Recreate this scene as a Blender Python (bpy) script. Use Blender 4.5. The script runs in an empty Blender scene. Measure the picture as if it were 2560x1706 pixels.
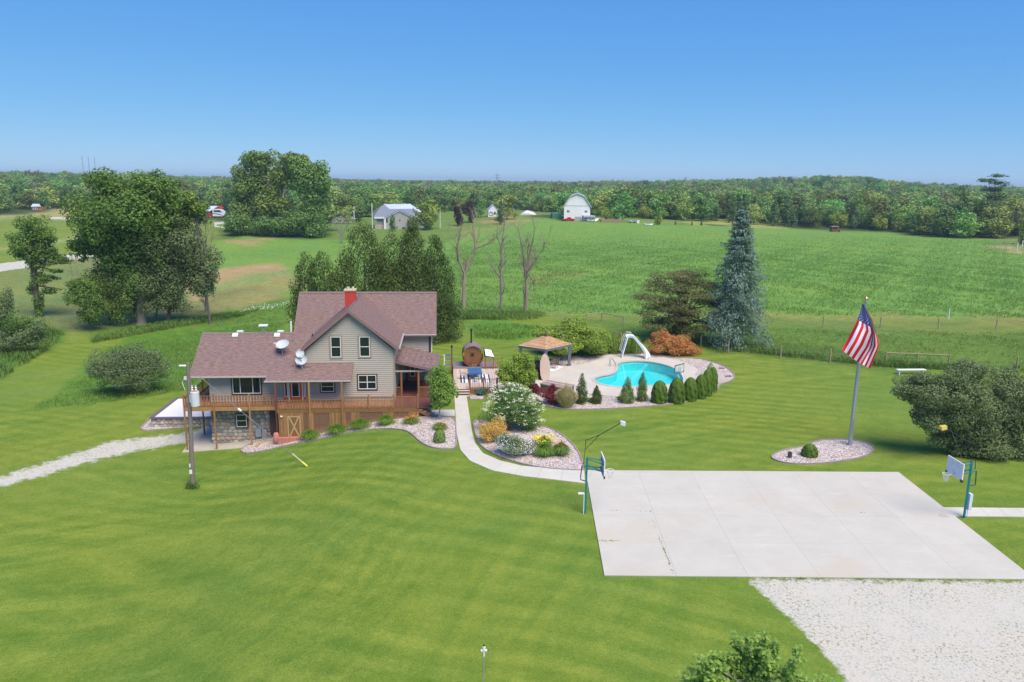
import bpy, bmesh, math, random
import numpy as np
from mathutils import Vector, Matrix, noise

# ---------------------------------------------------------------- camera, world, sun
S = bpy.context.scene
COL = S.collection
F = 1900.0; CH = 21.0; TH = math.atan((853 - 454.6) / F); YAW = math.radians(-4.95); ROLL = .0125
cam_d = bpy.data.cameras.new('camera'); cam = bpy.data.objects.new('camera', cam_d); COL.objects.link(cam)
cam_d.sensor_width = 36; cam_d.lens = 36 * F / 2560; cam_d.clip_start = .2; cam_d.clip_end = 30000
CM = Matrix.Rotation(YAW, 3, 'Z') @ Matrix.Rotation(math.pi / 2 - TH, 3, 'X') @ Matrix.Rotation(ROLL, 3, 'Z')
cam.matrix_world = Matrix.Translation((0, 0, CH)) @ CM.to_4x4()
S.camera = cam
SUN_EL, SUN_AZ = math.radians(58), math.radians(150)      # azimuth clockwise from +Y: the sun stands behind the camera, to its right
w = bpy.data.worlds.new('World'); S.world = w; w.use_nodes = True
nt = w.node_tree; nt.nodes.clear()
sky = nt.nodes.new('ShaderNodeTexSky'); sky.sky_type = 'NISHITA'; sky.sun_disc = False
sky.sun_elevation = SUN_EL; sky.sun_rotation = SUN_AZ; sky.altitude = 2500; sky.air_density = 1.0; sky.dust_density = 0; sky.ozone_density = 8
bg = nt.nodes.new('ShaderNodeBackground'); bg.inputs['Strength'].default_value = .115
out = nt.nodes.new('ShaderNodeOutputWorld')
sp_ = nt.nodes.new('ShaderNodeSeparateColor'); cb_ = nt.nodes.new('ShaderNodeCombineColor'); nt.links.new(sky.outputs[0], sp_.inputs[0])
for k, (a, g) in enumerate(((.47, .85), (.60, .55), (.84, .22))):          # clear summer air: a deeper, flatter blue than the model's
    pw_ = nt.nodes.new('ShaderNodeMath'); pw_.operation = 'POWER'; pw_.inputs[1].default_value = g; nt.links.new(sp_.outputs[k], pw_.inputs[0])
    ml_ = nt.nodes.new('ShaderNodeMath'); ml_.operation = 'MULTIPLY'; ml_.inputs[1].default_value = a * .1466 ** g / .1466 * .80; nt.links.new(pw_.outputs[0], ml_.inputs[0]); nt.links.new(ml_.outputs[0], cb_.inputs[k])
nt.links.new(cb_.outputs[0], bg.inputs[0]); nt.links.new(bg.outputs[0], out.inputs[0])
sd = bpy.data.lights.new('sun', 'SUN'); sd.energy = 3.4; sd.angle = math.radians(42); sd.color = (1, .89, .74)
so = bpy.data.objects.new('sun', sd); COL.objects.link(so)
sdir = Vector((math.sin(SUN_AZ) * math.cos(SUN_EL), math.cos(SUN_AZ) * math.cos(SUN_EL), math.sin(SUN_EL)))
so.rotation_euler = sdir.to_track_quat('Z', 'Y').to_euler()
S.view_settings.view_transform = 'Standard'; S.view_settings.look = 'None'; S.view_settings.gamma = 1
S.view_settings.use_curve_mapping = False; S.view_settings.exposure = .72
S.cycles.max_bounces = 6; S.cycles.diffuse_bounces = 3; S.cycles.transparent_max_bounces = 8; S.cycles.volume_bounces = 0
rnd = random.Random(7); rng = np.random.default_rng(7)

# ---------------------------------------------------------------- terrain and projection (survey of the site)
def sst(u): u = np.clip(u, 0, 1); return u * u * (3 - 2 * u)
AZT = np.array([-60, -34, -30, -24, -18, -10, -4, 3, 10, 17, 24, 30, 36, 60]) + 4.95
HGT = np.array([10, 11, 11, 9, 8, 6, 5, 6, 9, 16, 18, 8, 4, 4.])
def hgt(x, y):
    x = np.asarray(x, float); y = np.asarray(y, float)
    r = np.hypot(x, y); az = np.degrees(np.arctan2(x, y))
    h = -3.1 * sst((-2 - x) / 20) * (1 - .75 * sst((r - 110) / 130))
    f = sst((r - 105) / 60)
    h = h + f * (1.1 * np.sin(x * .031 + 1.3 + .01 * y) * np.sin(y * .021 + .4) + .6 * np.sin(x * .017 - y * .029) - .4)
    h = h + 3.4 * np.exp(-((x - 45) / 95) ** 2 - ((y - 395) / 85) ** 2)
    h = h + 2.6 * np.exp(-((x + 215) / 70) ** 2 - ((y - 330) / 70) ** 2)
    hh = np.interp(az, AZT, HGT)
    h = h + hh * sst((r - 440) / 850) * (1 + .16 * np.sin(r * .006 + az * .5)) + 9 * sst((r - 2200) / 3000)
    return h
def ray(px, py): return CM @ Vector((px - 1280, -(py - 853), -F))
def atz(px, py, z): d = ray(px, py); return Vector((0, 0, CH)) + d * ((z - CH) / d.z)
def aty(px, py, Y): d = ray(px, py); return Vector((0, 0, CH)) + d * (Y / d.y)
def G(px, py, off=0):
    z = 0.
    for _ in range(40):
        p = atz(px, py, z + off)
        if p.y < 0 or p.y > 4000: p = ray(px, py).normalized() * 4000
        z = .5 * z + .5 * float(hgt(p.x, p.y))
    return atz(px, py, z + off)
K = 2560 / 2353
def GD(x, y, off=0): return G(x * K, y * K, off)          # same, in the 2353 px wide view
def YD(x, y, Y): return aty(x * K, y * K, Y)
def hz(x, y): return float(hgt(x, y))

# ---------------------------------------------------------------- materials
MATS = {}
def N(nt, t, **kw):
    n = nt.nodes.new(t)
    for k, v in kw.items():
        if k in n.inputs: n.inputs[k].default_value = v
        else: setattr(n, k, v)
    return n
def c4(c): return (c[0], c[1], c[2], 1)
def base(name, rough=.6, spec=.3, metal=0):
    m = bpy.data.materials.new(name); m.use_nodes = True; nt = m.node_tree
    b = nt.nodes['Principled BSDF']; b.inputs['Roughness'].default_value = rough
    b.inputs['Specular IOR Level'].default_value = spec; b.inputs['Metallic'].default_value = metal
    MATS[name] = m
    return m, nt, b
def mix(nt, fac, a, b, bt='MIX'):
    n = nt.nodes.new('ShaderNodeMix'); n.data_type = 'RGBA'; n.blend_type = bt
    for i, s in ((0, fac), (6, a), (7, b)):
        if hasattr(s, 'is_linked'): nt.links.new(s, n.inputs[i])
        else: n.inputs[i].default_value = s if i == 0 else c4(s)
    return n.outputs[2]
def ramp(nt, src, a, b):
    n = nt.nodes.new('ShaderNodeMapRange'); n.inputs[1].default_value = a; n.inputs[2].default_value = b
    nt.links.new(src, n.inputs[0]); return n.outputs[0]
def tex(nt, kind, scale, vec=None, out=0, **kw):
    n = N(nt, kind, Scale=scale, **kw)
    if vec is not None: nt.links.new(vec, n.inputs['Vector'])
    return n.outputs[out]
def pos(nt, sx=1, sy=1, sz=1, rz=0):
    g = nt.nodes.new('ShaderNodeNewGeometry'); mp = nt.nodes.new('ShaderNodeMapping')
    mp.inputs['Scale'].default_value = (sx, sy, sz); mp.inputs['Rotation'].default_value = (0, 0, rz)
    nt.links.new(g.outputs['Position'], mp.inputs[0]); return mp.outputs[0]
def bump(nt, b, h, strength, dist=.02):
    n = N(nt, 'ShaderNodeBump', Strength=strength, Distance=dist); nt.links.new(h, n.inputs['Height']); nt.links.new(n.outputs[0], b.inputs['Normal'])
def M(name, c, c2=None, scale=4, rough=.6, spec=.3, metal=0, bmp=0, stretch=(1, 1, 1), objrand=0):
    """painted, wooden, metal or stone surface: two tones mixed by noise, with grain"""
    if name in MATS: return MATS[name]
    m, nt, b = base(name, rough, spec, metal)
    if c2 is None: c2 = tuple(v * .8 for v in c)
    v = pos(nt, *stretch)
    n1 = tex(nt, 'ShaderNodeTexNoise', scale, v, Detail=6., Roughness=.65)
    o = mix(nt, ramp(nt, n1, .3, .7), c, c2)
    if objrand:
        oi = nt.nodes.new('ShaderNodeObjectInfo'); hs = N(nt, 'ShaderNodeHueSaturation')
        mr = nt.nodes.new('ShaderNodeMapRange'); nt.links.new(oi.outputs['Random'], mr.inputs[0])
        mr.inputs[3].default_value = 1 - objrand; mr.inputs[4].default_value = 1 + objrand
        nt.links.new(mr.outputs[0], hs.inputs['Value']); nt.links.new(o, hs.inputs['Color']); o = hs.outputs[0]
    nt.links.new(o, b.inputs['Base Color'])
    if bmp: bump(nt, b, tex(nt, 'ShaderNodeTexNoise', scale * 5, v, Detail=4.), bmp)
    return m
def leafmat(name, c1, c2, trans=.3, rough=.55, hue=.0, c3=None, share=.3):
    """foliage: colour differs from leaf to leaf (attribute v) and a little from plant to plant"""
    if name in MATS: return MATS[name]
    m, nt, b = base(name, rough, .25)
    a = nt.nodes.new('ShaderNodeAttribute'); a.attribute_name = 'v'
    sp = nt.nodes.new('ShaderNodeSeparateColor'); nt.links.new(a.outputs['Color'], sp.inputs[0])
    o = mix(nt, sp.outputs[0], c1, c2)
    if c3: o = mix(nt, ramp(nt, sp.outputs[1], 1 - share - .02, 1 - share + .02), o, c3)
    oi = nt.nodes.new('ShaderNodeObjectInfo'); hs = N(nt, 'ShaderNodeHueSaturation')
    if hue:
        for k, (lo, hi) in (('Hue', (.5 - hue * .35, .5 + hue * .3)), ('Value', (1 - hue * 3, 1 + hue * 3))):
            mr = nt.nodes.new('ShaderNodeMapRange'); mr.inputs[3].default_value = lo; mr.inputs[4].default_value = hi
            if k == 'Value':
                mm = N(nt, 'ShaderNodeMath', operation='MULTIPLY'); mm.inputs[1].default_value = 7.31
                fr = N(nt, 'ShaderNodeMath', operation='FRACT'); nt.links.new(oi.outputs['Random'], mm.inputs[0]); nt.links.new(mm.outputs[0], fr.inputs[0]); nt.links.new(fr.outputs[0], mr.inputs[0])
            else: nt.links.new(oi.outputs['Random'], mr.inputs[0])
            nt.links.new(mr.outputs[0], hs.inputs[k])
    nt.links.new(o, hs.inputs['Color']); o = hs.outputs[0]
    nt.links.new(o, b.inputs['Base Color'])
    tr = nt.nodes.new('ShaderNodeBsdfTranslucent'); nt.links.new(o, tr.inputs[0])
    ms = nt.nodes.new('ShaderNodeMixShader'); ms.inputs[0].default_value = trans
    nt.links.new(b.outputs[0], ms.inputs[1]); nt.links.new(tr.outputs[0], ms.inputs[2])
    nt.links.new(ms.outputs[0], nt.nodes['Material Output'].inputs[0])
    return m
def shingle(name, axis):
    """asphalt shingles: courses follow the slope (height), tabs run along the eave"""
    m, nt, b = base(name, .9, .15)
    g = nt.nodes.new('ShaderNodeNewGeometry'); s = nt.nodes.new('ShaderNodeSeparateXYZ'); nt.links.new(g.outputs['Position'], s.inputs[0])
    cb = nt.nodes.new('ShaderNodeCombineXYZ'); nt.links.new(s.outputs['XY'.index(axis)], cb.inputs[0]); nt.links.new(s.outputs[2], cb.inputs[1])
    br = N(nt, 'ShaderNodeTexBrick', Scale=1.); nt.links.new(cb.outputs[0], br.inputs['Vector'])
    br.inputs['Color1'].default_value = (.255, .17, .15, 1); br.inputs['Color2'].default_value = (.20, .13, .125, 1); br.inputs['Mortar'].default_value = (.12, .08, .08, 1)
    br.inputs['Brick Width'].default_value = .32; br.inputs['Row Height'].default_value = .115; br.inputs['Mortar Size'].default_value = .012; br.inputs['Bias'].default_value = -.1
    v = pos(nt, .5, .5, 1.2)
    n1 = tex(nt, 'ShaderNodeTexNoise', 1.1, v, Detail=5.)
    o = mix(nt, ramp(nt, n1, .35, .75), br.outputs[0], (.19, .135, .14))
    m2 = nt.nodes.new('ShaderNodeMapping'); m2.inputs['Scale'].default_value = (1.3, 8.5, 1); nt.links.new(cb.outputs[0], m2.inputs[0])
    n2 = tex(nt, 'ShaderNodeTexNoise', 1.6, m2.outputs[0], Detail=3., Roughness=.7)
    o = mix(nt, .5, o, mix(nt, ramp(nt, n2, .36, .64), (.31, .205, .18), (.09, .06, .056)), 'MIX')
    nt.links.new(o, b.inputs['Base Color']); bump(nt, b, br.outputs['Fac'], -.5, .02)
    return m
shingle('shingle_front', 'X'); shingle('shingle_side', 'Y')
def concrete(name, c, dark=.82, stain=1.):
    m, nt, b = base(name, .85, .2)
    v = pos(nt)
    n1 = tex(nt, 'ShaderNodeTexNoise', .35, v, Detail=8., Roughness=.7); n2 = tex(nt, 'ShaderNodeTexNoise', 9., v, Detail=5., Roughness=.7)
    o = mix(nt, ramp(nt, n1, .35, .72), c, tuple(k * dark for k in c))
    o = mix(nt, ramp(nt, n2, .5, .8), o, tuple(k * .88 for k in c))
    n3 = tex(nt, 'ShaderNodeTexNoise', .9, pos(nt, .35, 1.6, 1, .5), Detail=9., Roughness=.75)
    o = mix(nt, ramp(nt, n3, .56, .8), o, (c[0] * 1.1, c[1] * 1.1, c[2] * 1.12))
    n4 = tex(nt, 'ShaderNodeTexNoise', .22, pos(nt, 1, 1, 1, 1.), Detail=3.)
    o = mix(nt, ramp(nt, n4, .55, .85), o, (c[0] * .93, c[1] * .86, c[2] * .76))
    oi = nt.nodes.new('ShaderNodeObjectInfo'); hs = N(nt, 'ShaderNodeHueSaturation'); mr = nt.nodes.new('ShaderNodeMapRange')
    mr.inputs[3].default_value = .985; mr.inputs[4].default_value = 1.015; nt.links.new(oi.outputs['Random'], mr.inputs[0]); nt.links.new(mr.outputs[0], hs.inputs['Value']); nt.links.new(o, hs.inputs['Color'])
    nt.links.new(hs.outputs[0], b.inputs['Base Color']); bump(nt, b, tex(nt, 'ShaderNodeTexNoise', 30., v, Detail=3.), .12)
    return m
concrete('court_concrete', (.525, .50, .44), .88); concrete('walk_concrete', (.58, .555, .49)); concrete('pool_deck_concrete', (.57, .525, .45)); concrete('patio_concrete', (.50, .45, .37), .75)
def pebbles(name, c1, c2, c3, scale):
    m, nt, b = base(name, .75, .25)
    v = pos(nt, 1, 1, .2)
    vo = N(nt, 'ShaderNodeTexVoronoi', Scale=scale); nt.links.new(v, vo.inputs['Vector'])
    sp = nt.nodes.new('ShaderNodeSeparateColor'); nt.links.new(vo.outputs['Color'], sp.inputs[0])
    o = mix(nt, sp.outputs[0], c1, c2); o = mix(nt, ramp(nt, sp.outputs[1], .72, .8), o, c3)
    o = mix(nt, ramp(nt, vo.outputs['Distance'], .42, .75), o, tuple(k * .6 for k in c3))
    nt.links.new(o, b.inputs['Base Color']); bump(nt, b, vo.outputs['Distance'], -.6, .03)
    return m
pebbles('river_stone', (.74, .68, .63), (.60, .53, .49), (.36, .27, .24), 11.)
pebbles('river_stone_brown', (.42, .34, .29), (.30, .22, .18), (.62, .56, .5), 6.)
def ground_mat():
    m, nt, b = base('ground_cover', .9, .12)
    zc = nt.nodes.new('ShaderNodeAttribute'); zc.attribute_name = 'zone'
    ms = nt.nodes.new('ShaderNodeAttribute'); ms.attribute_name = 'mask'
    sp = nt.nodes.new('ShaderNodeSeparateColor'); nt.links.new(ms.outputs['Color'], sp.inputs[0]); gravel, crop, roughg = sp.outputs
    v = pos(nt)
    big = tex(nt, 'ShaderNodeTexNoise', .05, v, Detail=5., Roughness=.6)
    mid = tex(nt, 'ShaderNodeTexNoise', .55, v, Detail=6., Roughness=.72)
    fine = tex(nt, 'ShaderNodeTexNoise', 9., v, Detail=6., Roughness=.85)
    tuft = tex(nt, 'ShaderNodeTexNoise', 1.6, pos(nt, 1, .75, 1), Detail=7., Roughness=.8)
    c = zc.outputs['Color']
    c = mix(nt, ramp(nt, big, .38, .66), c, mix(nt, 1., c, (1.28, 1.08, .95), 'MULTIPLY'))
    c = mix(nt, ramp(nt, mid, .40, .72), c, mix(nt, 1., c, (.72, .84, .72), 'MULTIPLY'))
    c = mix(nt, ramp(nt, fine, .36, .68), mix(nt, 1., c, (.70, .76, .66), 'MULTIPLY'), mix(nt, 1., c, (1.22, 1.2, 1.25), 'MULTIPLY'))
    # mower lanes: long streaks of laid grass whose direction wanders from one part of the lawn to the next
    mown = N(nt, 'ShaderNodeMath', operation='SUBTRACT'); mown.inputs[0].default_value = 1; nt.links.new(roughg, mown.inputs[1])
    wn0 = N(nt, 'ShaderNodeTexNoise', Scale=.022, Detail=2.); nt.links.new(v, wn0.inputs['Vector'])
    for rot, sx_, sy_, nsc, off, dark, lite in ((12, .035, .42, .03, 2., (.76, .86, .74), (1.16, 1.08, 1.1)), (-28, .03, .36, .028, 5., (.80, .89, .78), (1.14, 1.07, 1.05)), (55, .04, .5, .035, 8., (.86, .92, .84), (1.1, 1.05, 1.0))):
        wa_ = nt.nodes.new('ShaderNodeVectorMath'); wa_.operation = 'MULTIPLY_ADD'; wa_.inputs[1].default_value = (22, 22, 0); nt.links.new(wn0.outputs['Color'], wa_.inputs[0]); nt.links.new(v, wa_.inputs[2])
        mp_ = nt.nodes.new('ShaderNodeMapping'); mp_.vector_type = 'TEXTURE'; mp_.inputs['Rotation'].default_value = (0, 0, math.radians(rot)); mp_.inputs['Scale'].default_value = (1 / sx_, 1 / sy_, 1e4); nt.links.new(wa_.outputs[0], mp_.inputs[0])
        wv = tex(nt, 'ShaderNodeTexNoise', 1.6, mp_.outputs[0], Detail=3., Roughness=.55)
        lm = N(nt, 'ShaderNodeMath', operation='MULTIPLY'); nt.links.new(mown.outputs[0], lm.inputs[0])
        mpn = nt.nodes.new('ShaderNodeMapping'); mpn.inputs['Location'].default_value = (off * 13, off * 7, 0); nt.links.new(v, mpn.inputs[0])
        nt.links.new(ramp(nt, tex(nt, 'ShaderNodeTexNoise', nsc, mpn.outputs[0], Detail=3.), .40, .58), lm.inputs[1])
        st = mix(nt, ramp(nt, wv, .38, .62), mix(nt, 1., c, dark, 'MULTIPLY'), mix(nt, 1., c, lite, 'MULTIPLY'))
        c = mix(nt, lm.outputs[0], c, st)
    wl_ = N(nt, 'ShaderNodeTexWave', Scale=.175, Distortion=2.2, Detail=3.); wl_.bands_direction = 'Y'; wl_.inputs['Detail Scale'].default_value = .5
    ml2 = nt.nodes.new('ShaderNodeMapping'); ml2.inputs['Rotation'].default_value = (0, 0, math.radians(24)); wb2 = nt.nodes.new('ShaderNodeVectorMath'); wb2.operation = 'MULTIPLY_ADD'; wb2.inputs[1].default_value = (9, 13, 0); nt.links.new(wn0.outputs['Color'], wb2.inputs[0]); nt.links.new(v, wb2.inputs[2]); nt.links.new(wb2.outputs[0], ml2.inputs[0]); nt.links.new(ml2.outputs[0], wl_.inputs['Vector'])
    l3 = N(nt, 'ShaderNodeMath', operation='MULTIPLY'); nt.links.new(mown.outputs[0], l3.inputs[0]); nt.links.new(ramp(nt, tex(nt, 'ShaderNodeTexNoise', .04, pos(nt, 1, 1, 1, 1.3), Detail=3.), .40, .60), l3.inputs[1])
    c = mix(nt, l3.outputs[0], c, mix(nt, ramp(nt, wl_.outputs['Fac'], .25, .8), mix(nt, 1., c, (.84, .91, .84), 'MULTIPLY'), mix(nt, 1., c, (1.09, 1.05, 1.08), 'MULTIPLY')))
    # blades and clippings
    gr1 = tex(nt, 'ShaderNodeTexNoise', 22., pos(nt, 1, .55, 1), Detail=4., Roughness=.8)
    c = mix(nt, ramp(nt, gr1, .32, .68), mix(nt, 1., c, (.66, .72, .60), 'MULTIPLY'), mix(nt, 1., c, (1.34, 1.27, 1.35), 'MULTIPLY'))
    gr2 = tex(nt, 'ShaderNodeTexNoise', 3.2, pos(nt, 1, 1, 1, .9), Detail=9., Roughness=.86)
    c = mix(nt, ramp(nt, gr2, .36, .64), mix(nt, 1., c, (.80, .85, .76), 'MULTIPLY'), mix(nt, 1., c, (1.18, 1.13, 1.2), 'MULTIPLY'))
    # tall grass and crop: clumps
    fr = mix(nt, ramp(nt, tuft, .38, .66), mix(nt, 1., c, (.6, .72, .6), 'MULTIPLY'), mix(nt, 1., c, (1.3, 1.22, 1.2), 'MULTIPLY'))
    c = mix(nt, roughg, c, fr)
    # gravel with ragged edge and weeds
    gn = N(nt, 'ShaderNodeMath', operation='ADD'); nt.links.new(gravel, gn.inputs[0])
    en = N(nt, 'ShaderNodeMapRange'); en.inputs[1].default_value = .25; en.inputs[2].default_value = .75; en.inputs[3].default_value = -.40; en.inputs[4].default_value = .40
    nt.links.new(tex(nt, 'ShaderNodeTexNoise', 1.7, v, Detail=7., Roughness=.75), en.inputs[0]); nt.links.new(en.outputs[0], gn.inputs[1])
    gm = ramp(nt, gn.outputs[0], .50, .78)
    gs = tex(nt, 'ShaderNodeTexNoise', 14., v, Detail=5., Roughness=.9)
    gc = mix(nt, ramp(nt, gs, .36, .66), (.40, .385, .33), (.64, .62, .555))
    gc = mix(nt, ramp(nt, mid, .42, .75), gc, (.56, .51, .43))
    wn = tex(nt, 'ShaderNodeTexNoise', 6.5, pos(nt, 1, 1, 1, .6), Detail=6., Roughness=.75)
    wb = tex(nt, 'ShaderNodeTexNoise', .3, pos(nt, 1, 1, 1, 3.), Detail=4., Roughness=.7)
    ws = N(nt, 'ShaderNodeMath', operation='MULTIPLY'); nt.links.new(ramp(nt, wn, .53, .60), ws.inputs[0]); nt.links.new(ramp(nt, wb, .38, .56), ws.inputs[1])
    gc = mix(nt, ws.outputs[0], gc, (.19, .20, .09))
    wt = tex(nt, 'ShaderNodeTexNoise', 3.2, pos(nt, 1, 1, 1, 2.2), Detail=8., Roughness=.85); gc = mix(nt, ramp(nt, wt, .57, .63), gc, (.24, .21, .15))
    c = mix(nt, gm, c, gc)
    nt.links.new(c, b.inputs['Base Color'])
    bump(nt, b, tuft, .35, .25)
    return m
ground_mat()

# ---------------------------------------------------------------- mesh and object helpers
ORG = {}
def link(o, parent=None):
    COL.objects.link(o)
    if parent is not None: o.parent = parent
    return o
def props(o, label=None, cat=None, group=None, kind=None):
    for k, v in (('label', label), ('category', cat), ('group', group), ('kind', kind)):
        if v: o[k] = v
    return o
def thing(name, loc, label, cat, group=None, kind=None):
    o = bpy.data.objects.new(name, None); o.empty_display_size = .3; o.location = loc; link(o)
    ORG[o.name] = Vector(loc); return props(o, label, cat, group, kind)
class MB:
    def __init__(s): s.v = []; s.f = []; s.m = []
    def poly(s, pts, mi=0):
        i = len(s.v); s.v += [tuple(p) for p in pts]; s.f.append(tuple(range(i, i + len(pts)))); s.m.append(mi); return s
    def box(s, x0, x1, y0, y1, z0, z1, mi=0):
        i = len(s.v); s.v += [(x, y, z) for z in (z0, z1) for y in (y0, y1) for x in (x0, x1)]
        for f in ((0, 2, 3, 1), (4, 5, 7, 6), (0, 1, 5, 4), (2, 6, 7, 3), (0, 4, 6, 2), (1, 3, 7, 5)): s.f.append(tuple(i + k for k in f)); s.m.append(mi)
        return s
    def prism(s, top, d, mi=0):
        n = len(top); i = len(s.v); d = Vector(d); s.v += [tuple(p) for p in top] + [tuple(Vector(p) + d) for p in top]
        s.f.append(tuple(range(i, i + n))); s.f.append(tuple(range(i + 2 * n - 1, i + n - 1, -1))); s.m += [mi, mi]
        for k in range(n): s.f.append((i + k, i + n + k, i + n + (k + 1) % n, i + (k + 1) % n)); s.m.append(mi)
        return s
    def tube(s, pts, r, n=6, mi=0, caps=True):
        pts = [Vector(p) for p in pts]
        if not hasattr(r, '__len__'): r = [r] * len(pts)
        i0 = len(s.v)
        for k, p in enumerate(pts):
            t = (pts[min(k + 1, len(pts) - 1)] - pts[max(k - 1, 0)])
            t = t.normalized() if t.length > 1e-6 else Vector((0, 0, 1))
            a = t.cross(Vector((0, 0, 1)) if abs(t.z) < .9 else Vector((1, 0, 0))).normalized(); b = t.cross(a)
            for j in range(n):
                q = 2 * math.pi * (j + .5) / n; s.v.append(tuple(p + (a * math.cos(q) + b * math.sin(q)) * r[k]))
        for k in range(len(pts) - 1):
            for j in range(n):
                a = i0 + k * n + j; b = i0 + k * n + (j + 1) % n; s.f.append((a, a + n, b + n, b)); s.m.append(mi)
        if caps:
            s.f.append(tuple(range(i0, i0 + n))); s.f.append(tuple(range(len(s.v) - 1, len(s.v) - 1 - n, -1))); s.m += [mi, mi]
        return s
    def lathe(s, c, prof, n=16, mi=0):
        i0 = len(s.v); c = Vector(c)
        for r, z in prof:
            for j in range(n): q = 2 * math.pi * j / n; s.v.append((c.x + r * math.cos(q), c.y + r * math.sin(q), c.z + z))
        for k in range(len(prof) - 1):
            for j in range(n):
                a = i0 + k * n + j; b = i0 + k * n + (j + 1) % n; s.f.append((a, b, b + n, a + n)); s.m.append(mi)
        s.f.append(tuple(range(i0 + n - 1, i0 - 1, -1))); s.f.append(tuple(range(len(s.v) - n, len(s.v)))); s.m += [mi, mi]
        return s
    def beam(s, p0, p1, wd, ht, mi=0, up=(0, 0, 1)):
        p0 = Vector(p0); p1 = Vector(p1); t = (p1 - p0).normalized(); a = t.cross(Vector(up))
        if a.length < 1e-3: a = t.cross(Vector((0, 1, 0)))
        a.normalize(); b = a.cross(t); a = a * wd / 2; b = b * ht / 2; i = len(s.v)
        for p in (p0, p1): s.v += [tuple(p - a - b), tuple(p + a - b), tuple(p + a + b), tuple(p - a + b)]
        for f in ((0, 1, 2, 3), (7, 6, 5, 4), (0, 4, 5, 1), (1, 5, 6, 2), (2, 6, 7, 3), (3, 7, 4, 0)): s.f.append(tuple(i + k for k in f)); s.m.append(mi)
        return s
    def mesh(s, name, mats, org=Vector((0, 0, 0)), smooth=False):
        me = bpy.data.meshes.new(name); me.from_pydata([(a - org.x, b - org.y, c - org.z) for a, b, c in s.v], [], s.f)
        for m in (mats if isinstance(mats, (list, tuple)) else [mats]): me.materials.append(MATS[m] if isinstance(m, str) else m)
        me.polygons.foreach_set('material_index', s.m)
        if smooth: me.polygons.foreach_set('use_smooth', [True] * len(s.f))
        bm = bmesh.new(); bm.from_mesh(me); bmesh.ops.recalc_face_normals(bm, faces=bm.faces); bm.to_mesh(me); bm.free()
        me.update(); return me
    def build(s, name, mats, parent=None, smooth=False, label=None, cat=None, group=None, kind=None, org=None):
        og = ORG.get(parent.name, Vector((0, 0, 0))) if parent is not None else (Vector(org) if org is not None else Vector((0, 0, 0)))
        o = bpy.data.objects.new(name, s.mesh(name, mats, og, smooth)); link(o, parent)
        if parent is None: o.location = og
        ORG[o.name] = og
        return props(o, label, cat, group, kind)
def dup(root, loc, rotz=0, sc=1, label=None, group=None):
    r = root.copy(); link(r); r.location = loc; r.rotation_euler = (0, 0, rotz); r.scale = (sc, sc, sc) if not hasattr(sc, '__len__') else sc
    if label: r['label'] = label
    if group: r['group'] = group
    for ch in [c for c in root.children]:
        c = ch.copy(); link(c, r)
        for g in list(ch.children): d = g.copy(); link(d, c)
    ORG[r.name] = Vector(loc); return r
def qmesh(name, P, val, mats):
    """mesh of loose quads from an (n,4,3) array, with a colour attribute v per quad"""
    n = len(P); me = bpy.data.meshes.new(name); me.vertices.add(n * 4); me.vertices.foreach_set('co', P.reshape(-1).astype(np.float32))
    me.loops.add(n * 4); me.loops.foreach_set('vertex_index', np.arange(n * 4, dtype=np.int32)); me.polygons.add(n)
    me.polygons.foreach_set('loop_start', np.arange(0, n * 4, 4, dtype=np.int32)); me.update(calc_edges=True)
    at = me.color_attributes.new('v', 'FLOAT_COLOR', 'POINT'); c = np.ones((n, 4, 4), np.float32); c[:, :, 0] = val[:, None]; c[:, :, 1] = rng.random(n)[:, None]
    at.data.foreach_set('color', c.reshape(-1))
    for m in (mats if isinstance(mats, (list, tuple)) else [mats]): me.materials.append(MATS[m])
    return me
def unit(a): return a / np.maximum(np.linalg.norm(a, axis=-1, keepdims=True), 1e-9)
def leafquads(C, Nn, size, asp=.6, vary=.4, droop=None):
    n = len(C); R = unit(rng.normal(size=(n, 3)))
    if droop is not None: R = unit(R * .35 + droop)
    T = unit(R - (R * Nn).sum(1, keepdims=True) * Nn); B = np.cross(Nn, T)
    s = (size * (1 + vary * (rng.random(n) * 2 - 1)))[:, None] * .5; b = B * s * asp; t = T * s
    return np.stack([C - t, C - t * .1 + b, C + t, C - t * .1 - b], 1)
def clump_leaves(cl, n, size, out=.75, up=.3, shell=.55, asp=.6, droop=None, low=-1.):
    """leaves spread through ellipsoid clumps, denser near their skin. cl: (k,6) centre and radii"""
    cl = np.asarray(cl, float); a = cl[:, 3] * cl[:, 5] + cl[:, 4] * cl[:, 5] + cl[:, 3] * cl[:, 4]
    i = rng.choice(len(cl), n, p=a / a.sum()); d = unit(rng.normal(size=(n, 3)))
    k = d[:, 2] < low; d[k, 2] *= -1
    r = 1 - shell * rng.random(n) ** 1.8; C = cl[i, :3] + d * r[:, None] * cl[i, 3:]
    Nn = unit(d / cl[i, 3:] * cl[i, 3:].mean(1, keepdims=True) * out + rng.normal(size=(n, 3)) * .45 + np.array([0, 0, up]))
    tone = rng.random(len(cl))[i] * .45 + rng.random(n) * .55
    dr = None if droop is None else np.asarray(droop, float) * np.ones((n, 3))
    return leafquads(C, Nn, size, asp, droop=dr), tone
def subclumps(ells, k=9, f=.42, rs=None):
    """break each crown mass into smaller bunches so that the outline is uneven"""
    o = []
    for e in ells:
        c = np.array(e[:3]); r = np.array(e[3:6])
        for _ in range(k):
            d = unit(rng.normal(size=3)); q = rng.random() ** .4 * .9; rr = f * (.7 + .7 * rng.random())
            o.append(np.r_[c + d * q * r, r * rr])
        o.append(np.r_[c, r * .7])
    return np.array(o)

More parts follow.
